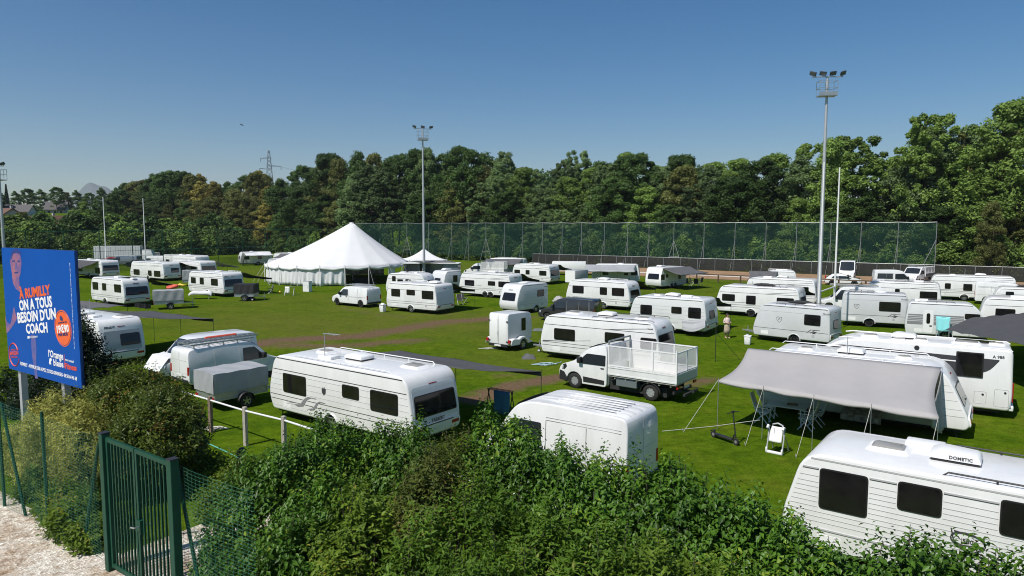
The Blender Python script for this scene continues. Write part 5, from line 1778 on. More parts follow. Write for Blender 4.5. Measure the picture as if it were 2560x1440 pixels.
aw('L3', 'dark awning of the caravan with framed window right of the billboard', .1, .9, 2.4, 1.7, side='near')
# the striped dark awning at the right edge, and a flat dark one low at the billboard
def free_awning(label, corners, cloth, stripes=0, group='sun awnings of the caravans', poles=True):
    c = [Vector(p) for p in corners]
    o = c[0].copy(); o.z = 0
    e = empty('awning', o, 0, label, 'awning', group)
    m = MB()
    def f(i, j):
        p = (c[0] * (1 - i) + c[1] * i) * (1 - j) + (c[3] * (1 - i) + c[2] * i) * j - o
        p.z -= .16 * math.sin(math.pi * i) * math.sin(math.pi * j)
        if stripes: p.z += .07 * abs(math.sin(j * math.pi * stripes + i * .6))
        return tuple(p)
    m.grid(f, 24, 40)
    m.build('canopy', cloth, e, smooth=60, solid=.008)
    if poles:
        for q in c:
            p = q - o
            MB().tube([(p.x, p.y, 0), (p.x, p.y, p.z)], .014, 6).build('pole', 'black_plastic', e)
free_awning('dark awning with folded stripes cut by the right picture edge', [at(2360, 826, 1.75), at(2425, 797, 1.95), at(2640, 776, 2.45), at(2640, 880, 2.45)], 'dark_cloth', 5)
free_awning('flat dark awning low over the grass right of the billboard', [at(170, 778, 1.7), at(120, 752, 1.9), at(205, 753, 1.9), at(318, 765, 1.55)], 'mid_cloth', 3)
free_awning('dark roof awning over the serving booths right of the marquee', [at(1040, 656, 2.72), at(1065, 651, 2.85), at(1128, 652, 2.85), at(1155, 662, 2.3)], 'mid_cloth')

# ================================================================ motorhome
def motorhome():
    P, L = FR(2529, 1030, .35, 1985, -33)
    v = Veh('motorhome', 'tall white motorhome with a black side band and a big dark window', 'motorhome', P, -33, L, 2.32, 2.82)
    W, Ht = v.W, v.Ht
    prof = rpoly([(.35, .34), (L - .1, .34), (L, .8), (L - .06, Ht), (1.9, Ht), (.55, 1.75), (.0, 1.15), (.05, .5)], [.1, .12, .3, .22, .9, .4, .25, .15], 6)
    slab('body', prof, W, 'white_paint', v.root, bev=.09)
    MB().box(.5, L - .4, .3, W - .3, .18, .6).build('chassis', 'chassis', v.root)
    for x in (1.05, L * .66):
        wheel(v.root, x, .14, .35, .22, 'alloy', -1); wheel(v.root, x, W - .14, .35, .22, 'alloy', 1)
    m = MB()
    xs = L - .55
    m.prism([(x, -.008, z) for x, z in rpoly([(.9, 1.6), (xs - 1.35, 1.70), (xs - .35, 1.80), (xs + .05, 2.36), (xs + .05, 2.40), (1.75, 2.50), (1.2, 2.2)], [.1, .2, .5, .02, .02, .3, .3], 5)], (0, .012, 0))
    m.build('side_band', 'stripe_dark', v.root)
    m = MB()
    m.bar((1.4, -.012, 2.20), (xs - .9, -.012, 2.20), .02, .028); m.bar((2.2, -.012, 1.9), (2.7, -.012, 2.42), .02, .03)
    m.tube([(1.5, -.012, 1.7), (1.7, -.012, 2.2), (2.2, -.012, 2.28), (xs - .5, -.012, 2.2)], .012, 4)
    m.build('side_line', 'clean_white', v.root)
    x0, x1 = v.lx(2382), v.lx(2451)
    f = MB(); f.prism([(x, -.03, z) for x, z in rrect(x0, x1, 1.60, 2.62, .04)], (0, .03, 0))
    f = f.build('window', 'seal', v.root)
    MB().prism([(x, -.036, z) for x, z in rrect(x0 + .05, x1 - .05, 1.65, 2.57, .03)], (0, .01, 0)).build('pane', 'dark_glass', f)
    for a, b in ((v.lx(2190), v.lx(2240)), (v.lx(2270), v.lx(2330))):
        f = MB(); f.prism([(x, -.022, z) for x, z in rrect(a, b, 1.72, 2.16, .05)], (0, .02, 0))
        f = f.build('window', 'seal', v.root)
        MB().prism([(x, -.028, z) for x, z in rrect(a + .03, b - .03, 1.75, 2.13, .04)], (0, .01, 0)).build('pane', 'dark_glass', f)
    xc = v.lx(2342)
    m = MB().tube([(xc + .19 * math.cos(a), -.014, 2.02 + .19 * math.sin(a)) for a in [2 * math.pi * k / 24 for k in range(25)]], .014, 5)
    m.build('emblem', 'stripe_grey', v.root)
    text(v.root, 'lettering', 'b', .3, T(xc - .02, -.012, 1.93) @ MS, 'stripe_grey', 'CENTER', .03)
    text(v.root, 'lettering', 'A 988', .16, T(v.lx(2487), -.006, 2.46) @ MS, 'stripe_dark', 'CENTER', .02)
    m = MB().lathe([(.001, -.02), (.09, -.02), (.10, 0)], 14, T(v.lx(2284), 0, 2.62), axis='y')
    m.build('side_vent', 'black_plastic', v.root)
    for (a, b, z0, z1) in ((v.lx(2432), v.lx(2462), .55, 1.05), (v.lx(2482), v.lx(2518), .5, 1.2)):
        m = MB()
        o_ = rrect(a, b, z0, z1, .06)
        m.tube([(x, -.002, z) for x, z in o_ + o_[:1]], .008, 4)
        m.build('service_flap', 'seam', v.root)
        MB().lathe([(.001, -.015), (.04, -.015), (.045, 0)], 10, T(b - .12, 0, z1 - .12), axis='y').build('flap_lock', 'black_plastic', v.root)
    m = MB()
    for y in (.1, W - .1):
        m.tube([(1.8, y, Ht - .03), (2.1, y, Ht + .02), (L - .2, y, Ht + .02), (L - .08, y, Ht - .06)], .03, 6)
    m.build('roof_rail', 'clean_white', v.root, smooth=60)
    m = MB()
    m.bar((L - .06, .06, .5), (L - .1, .06, Ht - .1), .05); m.bar((L - .06, W - .06, .5), (L - .1, W - .06, Ht - .1), .05)
    m.build('rear_corner_trim', 'grey_panel', v.root)
    for y in (.14, W - .14):
        MB().box(L - .02, L + .03, y - .06, y + .06, .7, 1.5).build('tail_light', 'tail_red', v.root, bevel=.02)
    MB().box(L - .04, L + .012, .5, W - .5, 1.5, 2.2).build('rear_window', 'dark_glass', v.root, bevel=.01)
    MB().box(L - .15, L + .06, .08, W - .08, .34, .56).build('bumper', 'clean_white', v.root, bevel=.04, smooth=50)
    v.Ht += 0
    roof_items(v, [('hatch', .36, .45, .6), ('ac', .52, .55), ('hatch', .60, .35, .5, 'hatch_dome'), ('hatch', .50, .2, .45, 'hatch_dome'), ('hatch', .80, .5, .9), ('hatch', .93, .6, .5), ('solar', .84, .72)])
    m = MB()
    m.grid(lambda i, j: (.12 + .95 * j, .12 + (W - .24) * i, 1.28 + .95 * j - .22 * (2 * i - 1) ** 2 * j), 10, 4)
    m.build('windscreen', 'car_glass', v.root, smooth=60, solid=.02)
    return v
C['MH'] = motorhome()

# ================================================================ tipper truck with mesh sides
def tipper(P, yaw, label, s=1.0, board='van_white', side_h=.38, cage=.95, mesh='cage_mesh', cab='van_white', body_len=3.35, wb=3.75):
    v = van(label, P, yaw, 5.95, 2.02, 2.22, 'L', 'big', cab, 'truck', 'truck', None, body_cut=2.72, rim='steel')
    e = v.root
    W = 2.02
    # rear wheels sit at wheelbase from the front axle
    xr = .95 + wb
    for o in [o for o in e.children if o.name.startswith('wheel') and o.location.x > 3]:
        o.location.x = xr
    m = MB()
    for y in (.62, 1.40): m.bar((2.2, y, .62), (5.9, y, .62), .1, .16)
    m.build('chassis_rail', 'chassis', e)
    x0, x1, zb = 2.86, 2.86 + body_len, .95
    m = MB().box(x0, x1, -.06, W + .06, zb - .08, zb)
    for k in range(6): m.bar((x0 + .3 + k * .55, 0, zb - .14), (x0 + .3 + k * .55, W, zb - .14), .06, .1)
    m.build('bed_floor', 'plank_pale', e)
    for y, nme in ((-.07, 'side_board'), (W + .07, 'side_board')):
        m = MB().box(x0, x1, y - .02, y + .02, zb + .0, zb + side_h)
        m.bar((x0, y - .012 * (1 if y > 0 else -1) * -1, zb + side_h - .03), (x1, y, zb + side_h - .03), .06, .05)
        m.bar((x0, y, zb + .03), (x1, y, zb + .03), .06, .06)
        m.build(nme, board, e)
    m = MB().box(x1 - .02, x1 + .02, -.07, W + .07, zb, zb + side_h)
    m.build('tailgate', 'silver_paint', e)
    # cage
    z0, z1 = zb + side_h + .05, zb + side_h + cage
    for y in (-.07, W + .07):
        m = MB()
        for zz in (z0, z1): m.bar((x0, y, zz), (x1, y, zz), .04, .05)
        for k in range(4):
            x = x0 + (x1 - x0) * k / 3
            m.bar((x, y, zb if k in (0, 3) else z0), (x, y, z1 + (.14 if k == 3 and y < 0 else 0)), .05)
        c = m.build('cage_frame', 'clean_white', e)
        MB().add([(x0, y, z0), (x1, y, z0), (x1, y, z1), (x0, y, z1)], [(0, 1, 2, 3)]).build('cage_panel', mesh, c, recalc=False)
    for x in (x0, x1):
        m = MB()
        for zz in (z0, z1): m.bar((x, -.07, zz), (x, W + .07, zz), .04, .05)
        for y in (-.07, W / 2, W + .07): m.bar((x, y, z0), (x, y, z1), .04)
        c = m.build('cage_frame', 'clean_white', e)
        MB().add([(x, -.07, z0), (x, W + .07, z0), (x, W + .07, z1), (x, -.07, z1)], [(0, 1, 2, 3)]).build('cage_panel', mesh if x > x0 else 'grey_mesh', c, recalc=False)
    m = MB()
    for y in (.0, W): m.bar((x0 - .02, y, zb), (x0 - .02, y, z1 + .2), .06)
    m.bar((x0 - .02, 0, z1 + .2), (x0 - .02, W, z1 + .2), .06)
    m.build('headboard', 'galvanised', e)
    # under the bed: tool box, mudguards, lamps, tow bar
    MB().box(x0 + .35, x0 + 1.4, .02, .5, .45, .82).build('tool_box', 'steel_paint', e, bevel=.03)
    for y in (-.02, W - .22):
        m = MB().grid(lambda i, j: (xr + .48 * math.cos(math.pi * (1 - i)), y + .26 * j, .34 + .48 * math.sin(math.pi * i)), 12, 1)
        m.build('mudguard', 'black_plastic', e, smooth=60, solid=.02)
    m = MB().bar((x1 - .2, .1, .5), (x1 - .2, W - .1, .5), .08, .12)
    m.bar((x1 - .3, W / 2, .5), (x1 + .35, W / 2, .45), .08); m.bar((x1 + .2, .3, .42), (x1 + .2, W - .3, .42), .1)
    m.build('tow_bar', 'chassis', e)
    for y in (.15, W - .15):
        MB().box(x1 - .03, x1 + .03, y - .14, y + .14, .7, .82).build('tail_light', 'tail_red', e)
    MB().box(x1 + .01, x1 + .02, W / 2 - .26, W / 2 + .26, .62, .73).build('number_plate', 'plate', e)
    return v
pf, pr = at(1435, 971), at(1624, 1003)
yw = math.degrees(math.atan2(pr.y - pf.y, pr.x - pf.x))
dd = (pr - pf).normalized()
C['TR'] = tipper(pf - dd * .95, yw, 'white tipper truck with white mesh sides standing on the grass', wb=(pr - pf).length)
text(C['TR'].root, 'lettering', '72', .28, T(2.86 - .05, 1.55, 2.0) @ ML, 'print_white', 'CENTER', .02)

# ================================================================ vans
def vfit(xl, yl, xr, yr, z=0.0):
    a, b = at(xl, yl, z), at(xr, yr, z)
    return a, math.degrees(math.atan2(b.y - a.y, b.x - a.x)), (b - a).length
# worn white van before the hedge (front left, tail right)
pv = at(1563, 1051, 2.45)
yv = -36
dv_ = Vector((math.cos(R(yv)), math.sin(R(yv)), 0))
Pv = pv - dv_ * 5.45; Pv.z = 0
C['V1'] = van('white high roofed van with peeling roof paint just behind the hedge', Pv, yv, 5.5, 2.15, 2.52, 'L', 'big')
v = C['V1']
o = [c for c in v.root.children if c.name.startswith('body')][0]
o.data.materials.append(MATS['grime_white'])
for f in o.data.polygons:
    if f.normal.z > .86 and f.center.z > 2.2: f.material_index = 1
m = MB()
for k in range(6):
    m.bar((2.9, .42 + k * .24, v.Ht - .002), (v.L - .55, .42 + k * .24, v.Ht - .008), .06, .03)
m.build('roof_rib', 'grime_white', v.root, bevel=.01, smooth=50)
# small van with ladders before the marquee
a, y_, d_ = vfit(842, 763, 901, 769)
dx = Vector((math.cos(R(y_)), math.sin(R(y_)), 0))
C['V2'] = van('small white van with ladders on its roof before the marquee', a - dx * .88, y_, max(4.6, d_ + 1.73), 1.9, 1.93, 'L', 'small', rear_glass=False)
ladder(C['V2'].world(1.9, .35, 0), math.radians(y_), 3.1, 2.06, 'aluminium ladder on the roof of the small white van before the marquee')
ladder(C['V2'].world(2.1, .95, 0), math.radians(y_), 2.8, 2.08, 'second ladder lying beside it on the small van roof')
# dark van
a = at(1367, 802)
yd = -27
dx = Vector((math.cos(R(yd)), math.sin(R(yd)), 0))
C['V3'] = van('dark charcoal van with things heaped on its bonnet', a - dx * .88, yd, 4.95, 1.9, 1.93, 'L', 'small', 'charcoal_paint', rim='alloy')
v = C['V3']
m = MB().grid(lambda i, j: (1.15 + .9 * i + .05 * math.sin(j * 9), .35 + .9 * j, 1.15 + .42 * math.sin(math.pi * i) ** .6 * math.sin(math.pi * j) ** .5 + .03 * math.sin(i * 25 + j * 13)), 18, 14)
o = m.build('windscreen_cover', 'pale_cloth', smooth=60, solid=.02)
o.parent = None
o.matrix_world = T(v.P.x, v.P.y, 0) @ Matrix.Rotation(v.yaw, 4, 'Z') @ T(0, 0, .42)
tag(o, 'crumpled pale blue sheet lying on the dark van bonnet', 'cover')
# blue grey lit van, tail towards us, and the second one behind it
p0 = at(474, 963, .32)
C['V4'] = van('white panel van with roof rack and ladder, tail doors towards the billboard', Vector((p0.x, p0.y, 0)), 50, 5.2, 1.95, 2.0, 'R', 'small')
v = C['V4']
m = MB()
for k in range(5):
    x = .35 + k * .72
    m.bar((x, .12, v.Ht + .10), (x, v.W - .12, v.Ht + .10), .05, .04)
    for y in (.16, v.W - .16): m.bar((x, y, v.Ht - .08), (x, y, v.Ht + .12), .04)
for y in (.14, v.W - .14): m.bar((.2, y, v.Ht + .15), (3.4, y, v.Ht + .15), .05, .06)
for k in range(22): m.box(.25 + k * .145, .32 + k * .145, .9, 1.5, v.Ht + .13, v.Ht + .16)
m.build('roof_rack', 'galvanised', v.root)
ladder(v.world(.15, .35, 0), v.yaw, 3.6, v.Ht + .24, 'long ladder on the rack of the panel van by the billboard', 14)
o = MB().tube([(0, 0, 0), (1.6, 0, 0)], .06, 8).build('pipe', 'orange_ring')
o.location, o.rotation_euler = v.world(1.4, 1.15, v.Ht + .26), (0, 0, v.yaw)
tag(o, 'short red orange pipe lying on the roof rack of the panel van', 'pipe')
C['V5'] = van('white van with a covered bonnet facing the billboard behind the panel van', v.world(-.1, 2.75, 0), 50, 5.2, 1.95, 2.05, 'L', 'small')
text(C['V4'].root, 'lettering', 'RENAULT', .09, T(-.016, v.W * .25, .62) @ ML, 'stripe_dark', 'CENTER', .02)
m = MB().grid(lambda i, j: (-.08 + 1.1 * i, .08 + 1.8 * j, .55 + (.62 * min(1, i * 2.2) + .06 * i) + .02 * math.sin(j * 30 + i * 9)), 20, 16)
o = m.build('bonnet_cover', 'white_cloth', smooth=60, solid=.01)
o.matrix_world = T(C['V5'].P.x, C['V5'].P.y, 0) @ Matrix.Rotation(R(50), 4, 'Z')
tag(o, 'white cloth cover draped over the bonnet of the van behind the panel van', 'cover')
# right far side vans and cars
C['V6'] = van('tall white van facing us by the sand track, bright cloth in its windscreen', FL(2136, 703, 0.0, None, 62, 5.6)[0], 62, 5.6, 2.05, 2.75, 'L', 'big')
v = C['V6']
MB().grid(lambda i, j: (1.02 + .72 * j - .03, .75 + .95 * i + .03 * math.sin(j * 6), 1.42 + .95 * j + .02), 6, 6).build('sun_shade', 'sun_shade', v.root, smooth=60, solid=.02)
p = at(2062, 712, 0)
C['K1'] = van('white car parked left of the tall white van', p, -25, 4.3, 1.75, 1.5, 'R', 'car', 'van_white', 'car', 'car')
p = at(2185, 722, 0)
C['V7'] = van('white van with side glass right of the white car', Vector((p.x, p.y, 0)), -18, 4.9, 1.95, 2.35, 'R', 'big', cargo_glass=True)
C['TR2'] = tipper(FL(2292, 712, 0.0, None, 42, 5.9)[0], 42, 'white pickup truck with grey mesh bed near the dark fence', cage=.8, mesh='grey_mesh', board='steel_paint')
p0 = at(2052, 767, .6)
C['V8'] = van('white van with roof ladders behind the shield badge caravans', at(2046, 775, .0), -21, 5.4, 1.9, 2.2, 'L', 'small')
v = C['V8']
ladder(v.world(.9, .3, 0), v.yaw, 4.0, v.Ht + .12, 'upper aluminium ladder on the white van behind the shield badge caravans', 14)
ladder(v.world(1.0, 1.0, 0), v.yaw, 3.8, v.Ht + .14, 'wooden topped ladder farther back on that same white van roof', 14, material='weathered_wood')
C['V9'] = van('plain white van between the right hand caravans', at(2436, 760, 0), -32, 5.2, 2.0, 2.2, 'R', 'big')
# left far side
C['V10'] = van('far white van between the left goal posts', at(346, 671, 0), -14, 5.4, 2.0, 2.3, 'L', 'big')
C['K2'] = van('far red car behind the left goal post', at(258, 661, 0), 6, 4.0, 1.7, 1.5, 'R', 'car', 'red_paint', 'car', 'car')
C['K3'] = van('far silver blue van behind the left goal crossbar', at(268, 664, 0), 2, 5.6, 1.9, 1.9, 'L', 'small', 'steel_paint')
C['K4'] = van('far black car under the left goal crossbar', at(309, 668, 0), 8, 4.2, 1.75, 1.45, 'L', 'car', 'black_paint', 'car', 'car')
C['TR3'] = tipper(at(313, 655, 0), 4, 'far grey pickup truck with mesh bed behind the left goal', cage=.6, cab='pale_paint', board='steel_paint', mesh='grey_mesh')
C['TR4'] = tipper(at(1158, 694, 0), -14, 'white truck with white mesh cage among the far caravans', cage=1.0)
def container(px, py, label):
    p = at(px, py)
    e = empty('box_truck', p, R(14), label, 'truck')
    m = MB().box(0, 8.5, 0, 2.5, 1.0, 3.5)
    m.build('cargo_box', 'pale_paint', e)
    m = MB().box(-.03, .0, .05, 2.45, 1.02, 3.46)
    m.build('rear_door', 'clean_white', e)
    m = MB()
    for y in (.4, .9, 1.25, 1.6, 2.1): m.bar((-.05, y, 1.05), (-.05, y, 3.4), .03)
    m.build('door_bar', 'stripe_grey', e)
    m = MB()
    for k in range(18): m.box(.2 + k * .46, .3 + k * .46, -.03, .0, 1.05, 3.4)
    m.build('side_rib', 'pale_paint', e)
    MB().box(.2, 10.6, .7, 1.8, .6, 1.0).build('chassis_rail', 'chassis', e)
    MB().prism([(8.8, .1, .6), (10.9, .1, .6), (10.9, .1, 1.5), (10.5, .1, 2.6), (8.8, .1, 2.7)], (0, 2.3, 0)).build('cab', 'clean_white', e, bevel=.06, smooth=40)
    for x in (1.8, 9.9):
        wheel(e, x, .2, .48, .28, 'steel', -1); wheel(e, x, 2.3, .48, .28, 'steel', 1)
container(236, 659, 'white box truck with lit rear doors at the far left behind the net')

# ================================================================ trailers
P, L = FL(537, 1003, .5, 668, 50)
C['T1'] = cover_trailer('grey covered trailer on two wheels nearest the white handrail', P, 50, L, 1.65, .46, 1.62)
P, L = FL(385, 762, .5, 459, 28)
C['T2'] = cover_trailer('grey covered trailer with an orange swim ring on top', P, 28, L, 1.6, .5, 1.75)
P, L = FL(457, 706, .5, 480, 20)
C['T3'] = cover_trailer('small pale covered trailer behind the awning of the left caravans', P, 20, 2.2, 1.5, .5, 2.0, group='covered trailers on the field')
P, L = FL(586, 742, .45, 634, 2)
C['T4'] = cover_trailer('black covered trailer behind the blue pedal car', P, 2, L, 1.6, .45, 1.72, 'black_tarp')
t2 = C['T2'].location
m = MB()
n = 22
for k in range(n):
    pass
m.tube([(.42 * math.cos(2 * math.pi * k / n), .42 * math.sin(2 * math.pi * k / n), 0) for k in range(n + 1)], .14, 10, cap=False)
o = m.build('swim_ring', 'orange_ring', smooth=80)
o.location = at(431, 717, 1.86)
o.rotation_euler = (R(8), R(-6), 0)
tag(o, 'orange red swim ring lying on the grey covered trailer', 'swim ring')
m = MB().tube([(0, 0, 0), (.3, .1, .12), (.6, .05, .05), (.95, .15, .1)], [.05, .14, .12, .04], 8)
o = m.build('inflatable', 'yellow', smooth=80)
o.location = at(441, 715, 1.9)
tag(o, 'yellow inflatable toy beside the swim ring on the covered trailer', 'toy')

def box_trailer():
    P, L = FL(1270, 868, .28, 1318, 50)
    L = 2.1
    v = Veh('horse_trailer', 'tall white box trailer with double rear doors on the open grass', 'trailer', P, 50, L, 1.55, 2.32)
    W, e = v.W, v.root
    slab('body', rpoly([(0, .34), (L, .34), (L + .32, .9), (L + .2, 2.1), (L, 2.3), (0, 2.32)], [.05, .1, .3, .2, .3, .2], 5), W, 'pale_paint', e, bev=.12, seg=4)
    for s in (0, 1):
        MB().box(-.03, .01, .07 + s * .715, .07 + s * .715 + .695, .42, 2.22).build('rear_door', 'clean_white', e, bevel=.03, smooth=40)
    m = MB().tube([(-.06, W / 2, .6), (-.06, W / 2, 2.0)], .014, 5)
    m.box(-.08, -.03, W / 2 - .02, W / 2 + .02, .95, 1.2)
    m.build('latch', 'galvanised', e)
    for y in (.06, W - .06):
        for z in (.6, 1.85): MB().box(-.06, .02, y - .07, y + .07, z - .03, z + .03).build('hinge', 'black_plastic', e)
    m = MB().box(-.08, .02, .02, W - .02, .26, .42)
    m.build('bumper', 'black_plastic', e)
    MB().box(-.095, -.08, W / 2 - .26, W / 2 + .26, .28, .39).build('number_plate', 'plate', e)
    xw = L * .58
    for y, s in ((-.14, -1), (W + .14, 1)):
        wheel(e, xw, y, .33, .19, 'alloy', s)
        pts = [(-.02, .50), (.12, .74), (.35, .78), (xw - .45, .72), (xw - .2, .84), (xw + .1, .84), (xw + .42, .62), (L + .05, .45)]
        g = MB()
        yy = (0, -.26) if s < 0 else (W, W + .26)
        g.grid(lambda i, j: (pts[round(i * 7)][0], yy[0] + (yy[1] - yy[0]) * j, pts[round(i * 7)][1] - .03 * j), 7, 2)
        o = g.build('fender', 'clean_white', e, smooth=80, solid=.03)
        g = MB(); q = yy[1]
        arc = [(xw + .39 * math.cos(a), .33 + .39 * math.sin(a)) for a in [math.pi * (1 - k / 8) for k in range(9)]]
        poly = [(pts[0][0], .38)] + [(xw - .39, .38)] + arc[1:-1] + [(xw + .39, .38), (L + .05, .42)] + [(x, z - .03) for x, z in pts[::-1]]
        g.prism([(x, q, z) for x, z in poly], (0, .02 * s, 0))
        g.build('fender_skirt', 'clean_white', e)
        MB().box(-.06, .05, (yy[0] + yy[1]) / 2 - .09, (yy[0] + yy[1]) / 2 + .09, .52, .72).build('tail_light', 'tail_red', e, bevel=.01)
    x0 = L * .62
    f = MB().prism([(x, -.015, z) for x, z in rrect(x0, x0 + .42, 1.15, 1.95, .08)], (0, .02, 0)).build('window', 'seal', e)
    MB().prism([(x, -.02, z) for x, z in rrect(x0 + .03, x0 + .39, 1.18, 1.92, .07)], (0, .01, 0)).build('pane', 'dark_glass', f)
    m = MB()
    for dy in (-.4, .4): m.bar((L - .2, W / 2 + dy, .4), (L + 1.2, W / 2, .42), .07, .08)
    m.tube([(L + 1.0, W / 2 + .1, .7), (L + 1.0, W / 2 + .1, .08)], .03, 6)
    m.build('drawbar', 'galvanised', e)
    MB().box(.1, L - .1, .1, W - .1, .25, .36).build('chassis', 'chassis', e)
box_trailer()
def small_box(label, fit, yaw, L, W, z0, z1, name='trailer', cat='trailer', matl='pale_paint', front='clean_white'):
    P = fit
    e = empty(name, P, R(yaw), label, cat)
    MB().box(0, L, 0, W, z0, z1).build('body', matl, e, bevel=.05, smooth=40)
    m = MB().box(-.02, 0, .06, W - .06, z0 + .08, z1 - .08)
    m.build('rear_door', front, e)
    for x in (L * .5,):
        wheel(e, x, -.08, .3, .17, 'alloy', -1); wheel(e, x, W + .08, .3, .17, 'alloy', 1)
    m = MB()
    for dy in (-.35, .35): m.bar((L - .2, W / 2 + dy, z0), (L + 1.0, W / 2, z0), .06)
    m.build('drawbar', 'galvanised', e)
    return e
small_box('small box trailer with white end and grey side in the far middle', FL(1438, 709, .4, None, 45, 2)[0], 45, 2.6, 1.7, .45, 2.05, matl='grey_panel')
small_box('long low white trailer before the dark fence in the middle', at(1380, 688, 0), -8, 5.2, 2.2, .7, 2.1, matl='clean_white')
# serving booths right of the marquee
def booth(px, py, w, label, matl, counter=True):
    p = at(px, py)
    e = empty('food_stall', p, R(-4), label, 'stall')
    MB().box(0, w, 2.1, 2.2, .3, 2.5).build('back_wall', matl, e)
    for x in (0, w - .06): MB().box(x, x + .06, 0, 2.1, .3, 2.5).build('side_wall', matl, e)
    MB().box(-.1, w + .1, -.35, 2.3, 2.5, 2.58).build('roof', 'clean_white', e)
    MB().box(.06, w - .06, .02, .06, .3, 1.05).build('counter_front', matl, e)
    MB().box(.0, w, -.2, .3, 1.05, 1.1).build('counter', 'galvanised', e)
    if counter:
        MB().box(w * .62, w - .02, -.03, .0, 1.1, 2.46).build('shutter', 'steel_paint', e)
booth(1010, 704, 2.6, 'open food stall with white flap right of the marquee', 'grey_panel', False)
booth(1049, 704, 5.4, 'grey panelled stall with closed shutter right of the open one', 'steel_paint')
# ================================================================ hedge and shrubs in the foreground
LEAF = {'leaf_gloss': (.088, .56, .042, .42), 'leaf_fine': (.092, .36, .044, .38), 'leaf_lime': (.090, .46, .044, .36), 'leaf_brown': (.088, .36, .042, .40),
        'leaf_gold': (.085, .26, .030, .34), 'leaf_photinia': (.090, .40, .032, .38), 'leaf_laurel': (.10, .40, .035, .40)}
ALLBLOBS = []
def blob_surface(c, r, n, zmin, f=1.0):
    d = unit(n * 2)
    d = d[d[:, 2] > -.45][:n]
    lump = 1 + .15 * np.sin(d[:, 0] * 5 + c[0] * 3) * np.sin(d[:, 1] * 6 + c[1]) + .06 * np.sin(d[:, 2] * 9 + d[:, 0] * 7)
    P = np.array(c) + d * np.array(r) * f * lump[:, None]
    Nn = d / np.array(r)
    Nn /= np.linalg.norm(Nn, axis=1, keepdims=True)
    keep = P[:, 2] > zmin
    return P[keep], Nn[keep]
